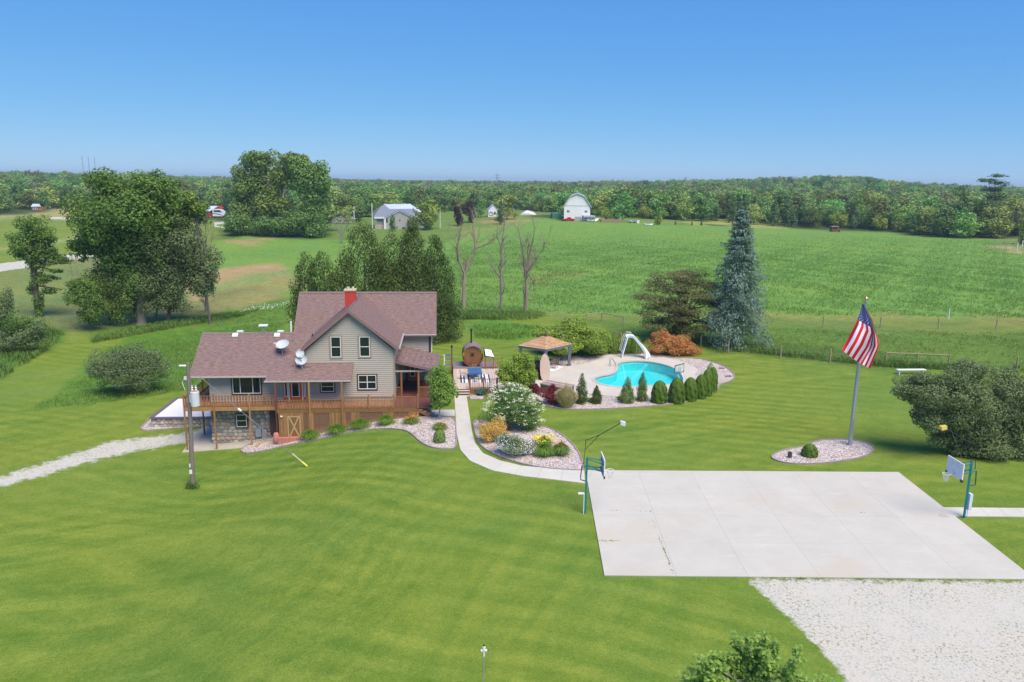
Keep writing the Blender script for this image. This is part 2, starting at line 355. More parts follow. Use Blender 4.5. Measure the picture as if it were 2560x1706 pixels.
def profile_tree(b, h, R, prof, nb, n, ls, asp=.5, shell=.5, br=.26, out=1., up=.15, droop=None, vz=1.3):
    """crown from bunches seated on a body of revolution: prof(u) is the relative radius at relative height u"""
    E = []
    for i in range(nb):
        u = (i + .5) / nb; a = rng.uniform(0, 6.283); q = rng.uniform(.5, .86); p = prof(u); rb = R * br * max(.35, p) * rng.uniform(.75, 1.25)
        E.append((b[0] + math.cos(a) * p * R * q, b[1] + math.sin(a) * p * R * q, b[2] + u * h * .97 + rb * .2, rb, rb, rb * vz))
    for u in np.linspace(.06, .9, 9): p = prof(u); E.append((b[0], b[1], b[2] + u * h, R * p * .78, R * p * .78, h * .11))
    arr, val = clump_leaves(np.array(E), n, ls, shell=shell, out=out, up=up, droop=droop, asp=asp)
    ok = arr[:, :, 2].min(1) > b[2] + .02; return arr[ok], val[ok]

def dome_tree(b, h, R, n, ls, asp=.5, pw=3.0):
    """clipped evergreen: sprays standing on a domed body, in soft vertical tufts"""
    u = rng.random(n) ** .9; a = rng.random(n) * 2 * math.pi; lump = 1 + .05 * np.sin(a * 9 + u * 7) + .04 * np.sin(u * 23 + a * 4)
    pr = np.sqrt(np.maximum(.0, 1 - u ** pw)) * (.88 + .12 * np.minimum(1, u / .3)); r = R * pr * lump * (1 - .22 * rng.random(n) ** 2.5)
    C = np.array(b) + np.stack([np.cos(a) * r, np.sin(a) * r, u * h + .02], 1); k = np.clip((u - .55) / .45, 0, 1) ** 1.5
    Nn = unit(np.stack([np.cos(a), np.sin(a), .15 + 1.6 * k], 1) + rng.normal(size=(n, 3)) * .38)
    return leafquads(C, Nn, ls, asp, droop=np.tile((0, 0, .9), (n, 1))), np.clip(rng.random(n) * .7 + .3 * (.5 + .5 * np.sin(a * 9 + u * 7)), 0, 1)

# ---------------------------------------------------------------- ground: one sheet to the horizon, painted by zone
def pip(px, py, poly):
    ins = np.zeros(px.shape, bool); n = len(poly)
    for i in range(n):
        x0, y0 = poly[i][0], poly[i][1]; x1, y1 = poly[(i + 1) % n][0], poly[(i + 1) % n][1]
        if y0 == y1: continue
        c = ((y0 > py) != (y1 > py)) & (px < (x1 - x0) * (py - y0) / (y1 - y0) + x0); ins ^= c
    return ins
rr = [2.5]
while rr[-1] < 9000: rr.append(rr[-1] + max(.16, rr[-1] * .0085))
rr = np.array(rr); aa = np.radians(np.concatenate([np.arange(-80, -36, 1.5), np.arange(-36, 46, .17), np.arange(46, 86, 1.5)]))
RR, AA = np.meshgrid(rr, aa, indexing='ij'); GX = RR * np.sin(AA); GY = RR * np.cos(AA); GZ = hgt(GX, GY)
LAWN = (.168, .244, .044); FIELD = (.17, .30, .07)
zone = np.ones(GX.shape + (3,)) * np.array((.055, .085, .03)); mask = np.zeros(GX.shape + (3,)); mask[..., 2] = 1
def pxpoly(pts): return [tuple(GD(x, y)[:2]) for x, y in pts]
def wob(x, y, k):
    return np.sin(x * k + 1.7 * np.sin(y * k * .7)) + .6 * np.sin(y * k * 2.3 + x * k * 1.1 + 2) + .4 * np.sin(x * k * 4.9 - y * k * 3.7) + .3 * np.sin(x * k * 9.1 + y * k * 8.3)
WX = GX + .012 * RR * wob(GX, GY, .11) * sst((RR - 60) / 60); WY = GY + .022 * RR * wob(GY, GX, .09) * sst((RR - 60) / 60)
def paint(pts, col=None, g=None, c=None, r=None, world=False, amt=1.):
    q = pxpoly(pts); k = pip(GX, GY, q) if (g is not None or c is not None) else pip(WX, WY, q)
    if col is not None: zone[k] = zone[k] * (1 - amt) + np.array(col) * amt
    for i, v in enumerate((g, c, r)):
        if v is not None: mask[k, i] = v
near = RR < 150
zone[near] = LAWN; mask[near, 2] = .15
# left meadow, its dry crest and the strips beside the lane
paint([(-500, 1000), (-500, 620), (-500, 505), (0, 497), (40, 495), (110, 482), (175, 476), (330, 476), (480, 505), (560, 515), (520, 560), (480, 640), (440, 760), (110, 790)], (.19, .26, .05), r=.5)
paint([(-100, 503), (0, 496), (50, 493), (110, 481), (175, 475), (330, 475), (330, 512), (230, 510), (120, 505), (0, 505)], (.34, .32, .15), r=.5)
paint([(-200, 640), (0, 600), (240, 570), (330, 565), (330, 600), (0, 640), (-200, 660)], (.15, .24, .05), r=.6)
paint([(-200, 610), (0, 566), (200, 540), (330, 535), (330, 539), (200, 545), (0, 572), (-200, 617)], (.42, .42, .26), r=.4)
paint([(-200, 655), (0, 612), (240, 585), (420, 585), (470, 640), (440, 700), (680, 650), (690, 700), (560, 722), (420, 748), (110, 770), (-200, 760)], (.19, .24, .085), r=.8)
paint([(100, 700), (300, 680), (430, 690), (420, 740), (110, 765)], (.25, .25, .11), r=.8, amt=.6)
# crop strips and the bare band in the field behind the house
paint([(470, 560), (560, 543), (700, 550), (860, 552), (1010, 560), (1090, 530), (1130, 506), (1200, 498), (1320, 507), (1400, 511), (1600, 518), (1750, 521), (1900, 529), (2050, 534), (2120, 543), (2240, 550), (2353, 548), (2900, 546),
       (2900, 740), (2353, 735), (2100, 731), (1800, 729), (1480, 724), (1290, 726), (1010, 722), (680, 690), (560, 640), (470, 640)], FIELD, c=1, r=1)
paint([(1200, 497), (1290, 480), (1560, 495), (1700, 505), (1700, 520), (1600, 518), (1400, 511), (1320, 507)], (.17, .24, .07), r=.5)
paint([(440, 640), (500, 612), (560, 606), (640, 598), (668, 612), (668, 640), (600, 655), (500, 668), (440, 690)], (.40, .295, .17), r=.7)
paint([(440, 690), (500, 668), (680, 632), (680, 680), (560, 712), (430, 735)], (.30, .27, .12), r=.8, amt=.75)
paint([(470, 660), (560, 645), (668, 622), (668, 632), (560, 660), (470, 672)], (.24, .30, .12), r=.9)
paint([(520, 545), (600, 548), (640, 555), (590, 560), (530, 553)], (.36, .28, .16), r=.7)
paint([(1060, 532), (1130, 508), (1180, 502), (1190, 508), (1120, 530), (1080, 548), (1040, 552)], (.22, .27, .10), r=.8)
paint([(1150, 500), (1200, 496), (1220, 499), (1160, 508), (1120, 516)], (.40, .28, .15), r=.7)
paint([(1050, 500), (1180, 478), (1250, 488), (1240, 496), (1160, 498), (1110, 512), (1040, 520)], (.15, .24, .06), r=.3)
paint([(745, 549), (860, 553), (1010, 561), (1062, 532), (1130, 508), (1180, 500), (1180, 470), (1060, 474), (760, 482)], (.15, .235, .055), r=.5)
paint([(1240, 635), (1300, 628), (1330, 640), (1280, 652), (1240, 648)], (.30, .27, .11), r=.9, amt=.6)
paint([(1000, 716), (1290, 722), (1480, 720), (1800, 724), (2100, 728), (2900, 736), (2900, 744), (2100, 736), (1800, 733), (1480, 728), (1290, 730), (1000, 724)], (.27, .26, .10), r=.9, amt=.7)
paint([(2260, 552), (2353, 546), (2600, 543), (2600, 585), (2353, 577), (2280, 572)], (.20, .24, .09), r=.9)
paint([(2275, 575), (2330, 566), (2350, 566), (2353, 574), (2300, 577)], (.44, .36, .25), r=.6)
paint([(1560, 512), (1640, 508), (1800, 516), (1780, 521), (1600, 517)], (.32, .34, .13), r=.4)
# mown strip, rough pasture between the two fence lines, unmown patches
paint([(1290, 729), (1500, 729), (1800, 735), (2100, 738), (2900, 746), (2900, 775), (2353, 762), (1800, 756), (1600, 750), (1290, 742)], (.165, .225, .06), r=.45)
paint([(1290, 745), (1600, 750), (1800, 757), (2353, 763), (2900, 778), (2900, 905), (2353, 858), (2180, 852), (2030, 845), (1905, 832), (1790, 820), (1672, 808), (1600, 795), (1440, 770), (1330, 760)], (.12, .21, .045), r=1)
paint([(1560, 775), (1700, 770), (1900, 790), (2050, 812), (2100, 845), (1905, 832), (1790, 820), (1672, 806)], (.075, .135, .035), r=1, amt=.7)
paint([(1090, 745), (1180, 742), (1262, 752), (1262, 775), (1180, 783), (1095, 778)], (.10, .23, .035), r=1)
paint([(1000, 714), (1240, 716), (1262, 726), (1200, 738), (1000, 738)], (.075, .135, .045), r=1)
paint([(205, 775), (330, 745), (440, 728), (560, 712), (680, 688), (690, 725), (560, 745), (400, 765), (250, 782), (205, 790)], (.095, .175, .04), r=.9)
paint([(560, 712), (640, 700), (690, 690), (690, 745), (600, 742), (520, 735)], (.13, .24, .045), r=.9, amt=.8)
paint([(65, 942), (140, 905), (215, 860), (250, 800), (380, 775), (560, 745), (680, 735), (560, 790), (480, 830), (440, 898), (250, 925), (110, 940)], (.105, .215, .035), r=.95)
paint([(-60, 1000), (-60, 700), (60, 720), (120, 745), (160, 770), (100, 815), (40, 850), (0, 878)], (.095, .20, .035), r=1)
# gravel: yard at lower right, track at the left, far lane
paint([(1690, 1326), (2353, 1333), (3000, 1338), (3600, 2600), (2250, 2400), (1950, 1590), (1925, 1540), (1880, 1495), (1835, 1450), (1800, 1415), (1750, 1365)], g=1)
paint([(-400, 1215), (0, 1094), (100, 1062), (180, 1038), (250, 1015), (330, 1003), (420, 994), (475, 978), (492, 986), (478, 1000), (440, 1018), (380, 1028), (300, 1042), (200, 1066), (100, 1096), (0, 1122), (-400, 1250)], g=1)
paint([(-300, 645), (0, 606), (100, 594), (235, 574), (300, 566), (300, 573), (235, 586), (150, 600), (60, 616), (0, 624), (-300, 675)], g=1.4)
paint([(110, 499), (175, 500), (240, 505), (240, 508), (170, 505), (110, 503)], g=1.4)
paint([(490, 512), (540, 508), (560, 510), (500, 516), (500, 520), (540, 525), (600, 532), (590, 535), (530, 529), (492, 521)], g=1.3)
# bare soil and grass worn round the court edge is left to the lawn's own variation
for it_ in range(5):
    for A in ((zone, mask) if it_ == 0 else (zone,)):
        A[1:-1, 1:-1] = (A[1:-1, 1:-1] * 2 + A[:-2, 1:-1] + A[2:, 1:-1] + A[1:-1, :-2] + A[1:-1, 2:]) / 6
for it_ in range(8):
    A = mask[..., 0]; B = A.copy(); B[1:-1, 1:-1] = (A[1:-1, 1:-1] * 2 + A[:-2, 1:-1] + A[2:, 1:-1] + A[1:-1, :-2] + A[1:-1, 2:]) / 6; mask[..., 0] = np.where(RR < 78, B, A)
nr, na = GX.shape
me = bpy.data.meshes.new('ground'); me.vertices.add(nr * na); me.vertices.foreach_set('co', np.stack([GX, GY, GZ], -1).reshape(-1).astype(np.float32))
ii = np.arange(nr * na).reshape(nr, na); q = np.stack([ii[:-1, :-1], ii[:-1, 1:], ii[1:, 1:], ii[1:, :-1]], -1)
# leave the pool's hole out of the sheet
POOLPX = [(1210, 575), (1260, 550), (1330, 540), (1375, 525), (1397, 505), (1396, 480), (1392, 462), (1415, 448), (1470, 437), (1560, 434), (1650, 441), (1740, 459), (1820, 485), (1870, 520), (1900, 560), (1903, 590), (1870, 606), (1800, 614), (1700, 620), (1560, 628), (1450, 635), (1380, 632), (1300, 618), (1240, 600)]
def c2(p): return (1080 + p[0] / 3.017, 760 + p[1] / 3.017)
def smooth_closed(pts, it=2):
    for _ in range(it):
        o = []
        for i in range(len(pts)):
            a = Vector(pts[i - 1]); b = Vector(pts[i]); o.append(a * .25 + b * .75 if 0 else a.lerp(b, .75))
            o.append(b.lerp(Vector(pts[(i + 1) % len(pts)]), .25))
        pts = o
    return [Vector(p) for p in pts]
POOL = smooth_closed([atz(*c2(p), 0) for p in POOLPX], 2)
cx_ = (GX[:-1, :-1] + GX[1:, 1:]) / 2; cy_ = (GY[:-1, :-1] + GY[1:, 1:]) / 2
pc = sum(POOL, Vector()) / len(POOL)
hole = pip(cx_, cy_, [((p.x - pc.x) * 1.09 + pc.x, (p.y - pc.y) * 1.09 + pc.y) for p in POOL])
q = q[~hole].reshape(-1, 4)
me.loops.add(q.size); me.loops.foreach_set('vertex_index', q.reshape(-1).astype(np.int32)); me.polygons.add(len(q)); me.polygons.foreach_set('loop_start', np.arange(0, q.size, 4, dtype=np.int32))
me.polygons.foreach_set('use_smooth', np.ones(len(q), bool)); me.update(calc_edges=True)
for nm, A in (('zone', zone), ('mask', mask)):
    at = me.color_attributes.new(nm, 'FLOAT_COLOR', 'POINT'); at.data.foreach_set('color', np.concatenate([A, np.ones(A.shape[:2] + (1,))], -1).reshape(-1).astype(np.float32))
me.materials.append(MATS['ground_cover'])
props(link(bpy.data.objects.new('ground', me)), kind='structure')

# ---------------------------------------------------------------- sheets that follow the ground
def drape(pts, off, step=1.0, skirt=.1, flat=None, holes=None):
    bm = bmesh.new(); vs = [bm.verts.new((p[0], p[1], 0)) for p in pts]
    es = [bm.edges.new((vs[i], vs[(i + 1) % len(vs)])) for i in range(len(vs))]
    if holes:
        for h in holes:
            hv = [bm.verts.new((p[0], p[1], 0)) for p in h]; es += [bm.edges.new((hv[i], hv[(i + 1) % len(hv)])) for i in range(len(hv))]
        bmesh.ops.triangle_fill(bm, use_beauty=True, edges=es)
    else: bm.faces.new(vs)
    xs = [p[0] for p in pts]; ys = [p[1] for p in pts]
    if flat is None:
        for ax, lo, hi in ((0, min(xs), max(xs)), (1, min(ys), max(ys))):
            k = math.ceil(lo / step) * step
            while k < hi:
                no = (1, 0, 0) if ax == 0 else (0, 1, 0); bmesh.ops.bisect_plane(bm, geom=bm.verts[:] + bm.edges[:] + bm.faces[:], plane_co=(k, k, 0), plane_no=no); k += step
    bmesh.ops.triangulate(bm, faces=bm.faces)
    for v in bm.verts: v.co.z = (hz(v.co.x, v.co.y) if flat is None else flat) + off
    be = [e for e in bm.edges if len(e.link_faces) == 1]
    r = bmesh.ops.extrude_edge_only(bm, edges=be)
    for v in r['geom']:
        if isinstance(v, bmesh.types.BMVert): v.co.z -= skirt
    bmesh.ops.recalc_face_normals(bm, faces=bm.faces)
    me = bpy.data.meshes.new('sheet'); bm.to_mesh(me); bm.free()
    if sum(p.normal.z * p.area for p in me.polygons) < 0: me.flip_normals()
    return me
def sheet(name, pts, off, mat, parent=None, **kw):
    me = drape(pts, off, **kw); me.name = name; me.materials.append(MATS[mat]); o = link(bpy.data.objects.new(name, me), parent); ORG[o.name] = Vector((0, 0, 0))
    if parent is None: o['kind'] = 'structure'
    return o
def edging(pts, parent, mat='edging', w=.12, h=.1, closed=True):
    """landscape kerb made of short lengths laid along the bed's outline"""
    P = [Vector((p[0], p[1], 0)) for p in pts]; mb = MB(); n = len(P)
    ring = []
    for i in range(n if closed else n):
        a = P[i - 1] if closed or i else P[i]; b = P[(i + 1) % n] if closed or i < n - 1 else P[i]
        t = (b - a).normalized(); nn = Vector((-t.y, t.x, 0)) * w / 2; z = hz(P[i].x, P[i].y)
        ring.append([P[i] + nn + Vector((0, 0, z - .05)), P[i] + nn + Vector((0, 0, z + h)), P[i] - nn + Vector((0, 0, z + h)), P[i] - nn + Vector((0, 0, z - .05))])
    for i in range(n if closed else n - 1):
        a = ring[i]; b = ring[(i + 1) % n]
        for k in range(4): mb.poly([a[k], a[(k + 1) % 4], b[(k + 1) % 4], b[k]])
    return mb.build('edging', mat, parent)
M('edging', (.36, .30, .29), (.22, .18, .18), 3, .8, bmp=.2)
M('edging_pale', (.5, .46, .44), (.38, .34, .32), 3, .8, bmp=.2)
def cr(pts, ox, oy, s): return [(ox + x / s, oy + y / s) for x, y in pts]
def Gs(pts): return [G(x, y) for x, y in pts]
def bed(name, px, mat='river_stone', it=1, off=.035, em='edging', holes=None):
    P = smooth_closed([p.to_2d().to_3d() for p in Gs(px)], it); o = sheet(name, P, off, mat, holes=holes)
    edging(P, o, em); return o
bed('gravel_bed', cr([(445, 1280), (480, 1250), (560, 1220), (660, 1210), (740, 1180), (800, 1155), (900, 1145), (1000, 1147), (1100, 1155), (1190, 1180), (1222, 1210), (1200, 1250), (1120, 1285), (1000, 1305), (850, 1325), (700, 1333), (560, 1325), (480, 1305)], 1780, 720, 3.017))
bed('gravel_bed', cr([(305, 880), (330, 990), (355, 1060), (430, 1120), (600, 1192), (850, 1245), (1138, 1262), (1144, 1250), (1138, 1200), (1110, 1130), (1060, 1060), (980, 990), (900, 945), (820, 925), (600, 900), (400, 880)], 1080, 760, 3.017))
bed('gravel_bed', cr([(530, 1465), (560, 1485), (640, 1480), (760, 1455), (900, 1420), (1060, 1390), (1200, 1360), (1350, 1325), (1500, 1300), (1650, 1285), (1800, 1285), (1880, 1300), (1930, 1330), (1980, 1380), (2040, 1420), (2120, 1445), (2200, 1450), (2292, 1448), (2287, 1330), (2283, 1200), (2200, 1185), (2090, 1182), (2000, 1160), (1990, 1140), (1500, 1190), (1030, 1310), (850, 1345), (700, 1380), (620, 1405), (545, 1440)], 440, 680, 3.267))
bed('gravel_bed', cr([(780, 700), (830, 755), (870, 775), (950, 792), (1080, 800), (1300, 795), (1500, 785), (1700, 770), (1850, 755), (1960, 730), (2060, 700), (2130, 670), (2160, 640), (2170, 610), (2250, 585), (2285, 560), (2270, 520), (2200, 470), (2100, 435), (2010, 415), (1880, 410), (1650, 375), (1400, 366), (1300, 368), (1200, 385), (1100, 398), (960, 400), (880, 440), (780, 470), (740, 560)], 1080, 760, 3.017), off=.03, holes=[[Vector((p.x, p.y, 0)) + Vector((p.x - pc.x, p.y - pc.y, 0)) * .06 for p in POOL]])
bed('gravel_bed', cr([(285, 690), (390, 690), (390, 724), (288, 724)], 1080, 760, 3.017), it=0)
# pool terrace
DECKPX = [(700, 480), (880, 485), (1000, 478), (1100, 466), (1190, 448), (1235, 425), (1280, 398), (1360, 382), (1500, 374), (1650, 393), (1800, 418), (1920, 455), (1990, 485), (2003, 510), (1975, 545), (1990, 600), (1960, 660), (1880, 700), (1760, 712), (1600, 718), (1450, 712), (1280, 694), (1180, 684), (1060, 668), (860, 660), (760, 600)]
DP = smooth_closed([atz(*c2(p), 0) for p in DECKPX], 1)
pd = sheet('pool_terrace', DP, .09, 'pool_deck_concrete', flat=0., holes=[POOL], skirt=.14)
def expand(P, d):
    n = len(P); o = []
    for i in range(n):
        t = (P[(i + 1) % n] - P[i - 1]); t.z = 0; t.normalize(); o.append(P[i] + Vector((t.y, -t.x, 0)) * d)
    return o
ar = sum(POOL[i - 1].x * POOL[i].y - POOL[i].x * POOL[i - 1].y for i in range(len(POOL)))
sgn = 1 if ar > 0 else -1
M('pool_tile', (.35, .58, .60), (.45, .62, .62), 12, .2, .5)
M('pool_plaster', (.05, .60, .66), (.07, .66, .71), .7, .6, .2)
M('coping', (.55, .49, .43), (.42, .38, .34), 5, .8, bmp=.2)
mb = MB(); inn = expand(POOL, -.10 * sgn); outp = expand(POOL, .22 * sgn); n = len(POOL)
for i in range(n):
    j = (i + 1) % n; zt = Vector((0, 0, .13)); zb = Vector((0, 0, .02))
    mb.poly([inn[i] + zt, inn[j] + zt, outp[j] + zt, outp[i] + zt]); mb.poly([inn[i] + zb, inn[j] + zb, inn[j] + zt, inn[i] + zt]); mb.poly([outp[i] + zt, outp[j] + zt, outp[j] + zb * 4, outp[i] + zb * 4])
mb.build('coping', 'coping', pd)
bas = MB()
fl = expand(POOL, -1.3 * sgn)
for i in range(n):
    j = (i + 1) % n
    bas.poly([POOL[i] + Vector((0, 0, .1)), POOL[j] + Vector((0, 0, .1)), POOL[j] - Vector((0, 0, .28)), POOL[i] - Vector((0, 0, .28))], 1)
    bas.poly([POOL[i] - Vector((0, 0, .28)), POOL[j] - Vector((0, 0, .28)), POOL[j] - Vector((0, 0, 1.1)), POOL[i] - Vector((0, 0, 1.1))], 0)
bas.poly([p - Vector((0, 0, 1.1)) for p in POOL], 0)
o = bas.build('pool_basin', ['pool_plaster', 'pool_tile'], kind='structure')
# water: thin clear sheet, tinted, with ripples
m, nt_, b_ = base('pool_water', .03, .5)
nt_.nodes.remove(b_)
gl = N(nt_, 'ShaderNodeBsdfGlossy', Roughness=.04); tr = nt_.nodes.new('ShaderNodeBsdfTransparent'); tr.inputs[0].default_value = (.86, 1, 1, 1)
fz = N(nt_, 'ShaderNodeFresnel', IOR=1.25); ms = nt_.nodes.new('ShaderNodeMixShader'); bpn = N(nt_, 'ShaderNodeBump', Strength=.12, Distance=.05)
nt_.links.new(tex(nt_, 'ShaderNodeTexNoise', 2.2, pos(nt_), Detail=3.), bpn.inputs['Height'])
for nd in (gl, fz): nt_.links.new(bpn.outputs[0], nd.inputs['Normal'])
nt_.links.new(fz.outputs[0], ms.inputs[0]); nt_.links.new(tr.outputs[0], ms.inputs[1]); nt_.links.new(gl.outputs[0], ms.inputs[2]); nt_.links.new(ms.outputs[0], nt_.nodes['Material Output'].inputs[0])
wo_ = MB().poly([p - Vector((0, 0, .06)) for p in POOL]).build('pool_water', 'pool_water', kind='structure')
if wo_.data.polygons[0].normal.z < 0: wo_.data.flip_normals()

# ---------------------------------------------------------------- court: slabs with open joints
CC = [atz(*p, 0) for p in ((1380 + 162 / 1.994, 1000 + 362 / 1.994), (1380 + 1727 / 1.994, 1000 + 364.5 / 1.994), (2588, 1451), (1511, 1441.5))]
CC[0] = atz(1463.5, 1178, 0)
court = sheet('court', [c.to_2d().to_3d() for c in CC], .03, 'patio_concrete', flat=0., skirt=.02)
def bil(u, v): a = CC[0].lerp(CC[1], u); b = CC[3].lerp(CC[2], u); return a.lerp(b, v)
cv = [0, .275, .5, .745, 1]
dW = .003 / (CC[1] - CC[0]).length * 1.2; dH = .003 / (CC[3] - CC[0]).length * 1.2
for j in range(4):
    for i in range(6):
        u0, u1, v0, v1 = i / 6 + dW * (i > 0), (i + 1) / 6 - dW * (i < 5), cv[j] + dH * (j > 0), cv[j + 1] - dH * (j < 3)
        top = [bil(u0, v0), bil(u1, v0), bil(u1, v1), bil(u0, v1)]
        MB().prism([p + Vector((0, 0, .075)) for p in top], (0, 0, -.07)).build('slab', 'court_concrete', court)
def strip_slabs(name, L, R, nseg, mat, off=.05):
    """walk made of slabs between a left and a right outline, with a joint between each"""
    def res(P, k):
        P = [G(x, y) for x, y in P]; d = [0]
        for i in range(1, len(P)): d.append(d[-1] + (P[i] - P[i - 1]).length)
        ts = np.linspace(0, d[-1], k); return [Vector((np.interp(t, d, [p.x for p in P]), np.interp(t, d, [p.y for p in P]), 0)) for t in ts]
    sub = 5; Lp = res(L, nseg * sub + 1); Rp = res(R, nseg * sub + 1)
    root = None
    for s in range(nseg):
        mb = MB(); k0 = s * sub
        for k in range(sub):
            a, b, c, d = Lp[k0 + k], Rp[k0 + k], Rp[k0 + k + 1], Lp[k0 + k + 1]
            if k == sub - 1: c = b.lerp(c, .95); d = a.lerp(d, .95)
            P4 = [Vector((p.x, p.y, hz(p.x, p.y) + off)) for p in (a, b, c, d)]
            mb.prism(P4, (0, 0, -.12))
        if root is None:
            base_p = Lp + Rp[::-1]; root = sheet(name, base_p, .012, mat, skirt=.02)
        mb.build('slab', mat, root)
    return root
wl = [(1044, 911), (1047, 960), (1050, 1000), (1058, 1035), (1080, 1060), (1130, 1082), (1200, 1095), (1280, 1104), (1344, 1112)]
wr = [(1072, 911), (1078, 950), (1085, 995), (1092, 1020), (1110, 1043), (1150, 1060), (1200, 1072), (1280, 1079), (1343, 1083)]
sx = lambda P: [(x * K, y * K) for x, y in P]
strip_slabs('garden_path', sx(wl), sx(wr), 16, 'walk_concrete')
strip_slabs('garden_path', [(1079, 1026), (1137, 1026)], [(1079, 1041), (1137, 1041)], 2, 'walk_concrete', .055)
strip_slabs('garden_path', cr([(215, 1290), (3300, 1318)], 2320, 1040, 5.6), cr([(375, 1413), (3300, 1436)], 2320, 1040, 5.6), 12, 'walk_concrete', .055)
# patio under the balcony
PAT = [G(x, y) for x, y in cr([(90, 1522), (560, 1484), (1010, 1448), (1250, 1425), (1400, 1360), (1480, 1325), (1478, 1270), (545, 1330), (545, 1095), (430, 1112), (330, 1215), (250, 1300)], 440, 880, 6.03)]
sheet('patio', [p.to_2d().to_3d() for p in PAT], .05, 'patio_concrete')
# stain where a drain lies in the court's far corner

# ---------------------------------------------------------------- materials for buildings
M('siding', (.47, .42, .36), (.435, .39, .33), 3, .6, .25)
M('siding_shade', (.36, .335, .30), (.34, .315, .28), 3, .6, .25)
M('trim_taupe', (.34, .27, .21), (.30, .24, .19), 4, .6); M('trim_dark', (.085, .045, .045), (.06, .035, .035), 6, .5)
M('fascia', (.25, .155, .15), (.21, .13, .125), 3, .55); M('white_paint', (.80, .80, .79), (.72, .72, .71), 4, .45); M('gutter', (.5, .45, .44), (.42, .36, .35), 3, .4)
m_, nt_, b_ = base('window_glass', .04, .6); b_.inputs['Base Color'].default_value = (.012, .022, .024, 1)
nz = tex(nt_, 'ShaderNodeTexNoise', .7, pos(nt_), Detail=2.); bump(nt_, b_, nz, .06, .2)
M('orange_door', (.62, .14, .035), (.52, .11, .03), 5, .45); M('under_deck_shade', (.02, .018, .016), (.03, .025, .02), 3, .8)
M('chimney_red', (.56, .06, .04), (.44, .05, .035), 6, .6, bmp=.3); M('cream_cap', (.62, .53, .36), (.45, .38, .26), 5, .8)
M('deck_wood', (.345, .165, .072), (.22, .10, .045), 5, .65, stretch=(1, 1, 4), bmp=.2, objrand=.22)
M('deck_floor', (.40, .20, .11), (.27, .13, .075), 3, .7, stretch=(2, .6, 1), bmp=.1, objrand=.12)
M('treated_wood', (.36, .20, .08), (.22, .115, .045), 5, .75, stretch=(3, 1, .4), bmp=.2, objrand=.3); M('brace_wood', (.50, .33, .17), (.38, .24, .11), 5, .75, stretch=(3, 1, .4), bmp=.2)
M('weathered_wood', (.60, .50, .42), (.42, .34, .28), 4, .8, stretch=(3, .5, 1), objrand=.14)
M('lattice_wood', (.46, .26, .15), (.34, .18, .10), 8, .8)
M('mortar', (.42, .38, .33), (.34, .31, .27), 6, .9, bmp=.3)
for k, (a, b) in enumerate((((.46, .41, .36), (.36, .33, .30)), ((.26, .25, .25), (.20, .20, .205)), ((.50, .37, .27), (.40, .29, .21)), ((.36, .33, .29), (.29, .26, .23)), ((.43, .30, .23), (.30, .26, .24)), ((.56, .50, .42), (.45, .40, .34)))):
    M('field_stone_%d' % k, a, b, 9, .8, bmp=.3, objrand=.15)
M('galvanised', (.42, .43, .44), (.34, .35, .36), 8, .4, .5, .6); M('dish_white', (.62, .65, .68), (.55, .58, .61), 3, .4); M('grey_plastic', (.28, .31, .35), (.24, .26, .3), 4, .5)
M('black_metal', (.02, .02, .022), (.03, .03, .03), 8, .5, .4); M('red_brown_paint', (.18, .07, .06), (.14, .055, .05), 6, .55); M('red_block', (.50, .20, .15), (.42, .16, .12), 4, .8, bmp=.2)

A_ = lambda x, y: (440 + x / 3.267, 680 + y / 3.267)
B_ = lambda x, y: (440 + x / 6.03, 880 + y / 6.03)
C_ = lambda x, y: (680 + x / 5.6, 860 + y / 5.6)
D_ = lambda x, y: (960 + x / 5.6, 780 + y / 5.6)
R_ = lambda x, y: (1080 + x / 3.017, 760 + y / 3.017)
def raypl(p, p0, nrm):
    d = ray(*p); o = Vector((0, 0, CH)); nrm = Vector(nrm); return o + d * ((Vector(p0) - o).dot(nrm) / d.dot(nrm))
YW = 69.0

# ---------------------------------------------------------------- farmhouse
house = thing('farmhouse', (-12, 69, 0), 'taupe sided farmhouse with maroon shingle roof, red chimney and fieldstone basement', 'house')
def siding_wall(name, pts, mat, lap=.19, axis='x', const=YW, out=-1, parent=house):
    """lap siding on a vertical wall; pts is the outline in (along, z), clipped course by course; out is the facing side"""
    mb = MB(); zs = [p[1] for p in pts]; z = min(zs)
    def span(z):
        xs = []
        for i in range(len(pts)):
            (x0, z0), (x1, z1) = pts[i], pts[(i + 1) % len(pts)]
            if abs(z1 - z0) < 1e-6: continue
            if min(z0, z1) - 1e-6 <= z <= max(z0, z1) + 1e-6: xs.append(x0 + (x1 - x0) * (z - z0) / (z1 - z0))
        return (min(xs), max(xs)) if xs else None
    W3 = (lambda u, d, z: (u, const + out * d, z)) if axis == 'x' else (lambda u, d, z: (const + out * d, u, z))
    while z < max(zs) - .02:
        z1 = min(z + lap, max(zs) - .001); a = span(z + .001); b = span(z1 - .001)
        if a and b:
            zg = z + .05 * (z1 - z) / lap; c = (a[0] + (b[0] - a[0]) * .25, a[1] + (b[1] - a[1]) * .25); zg = z + .25 * (z1 - z)
            mb.poly([W3(a[0], -.01, z), W3(a[1], -.01, z), W3(c[1], -.01, zg), W3(c[0], -.01, zg)])
            mb.poly([W3(c[0], .055, zg), W3(c[1], .055, zg), W3(b[1], .03, z1), W3(b[0], .03, z1)])
            mb.poly([W3(c[0], -.01, zg), W3(c[1], -.01, zg), W3(c[1], .055, zg), W3(c[0], .055, zg)]); mb.poly([W3(b[0], .03, z1), W3(b[1], .03, z1), W3(b[1], -.01, z1), W3(b[0], -.01, z1)])
        z += lap
    o = mb.build(name, mat, parent)
    return o
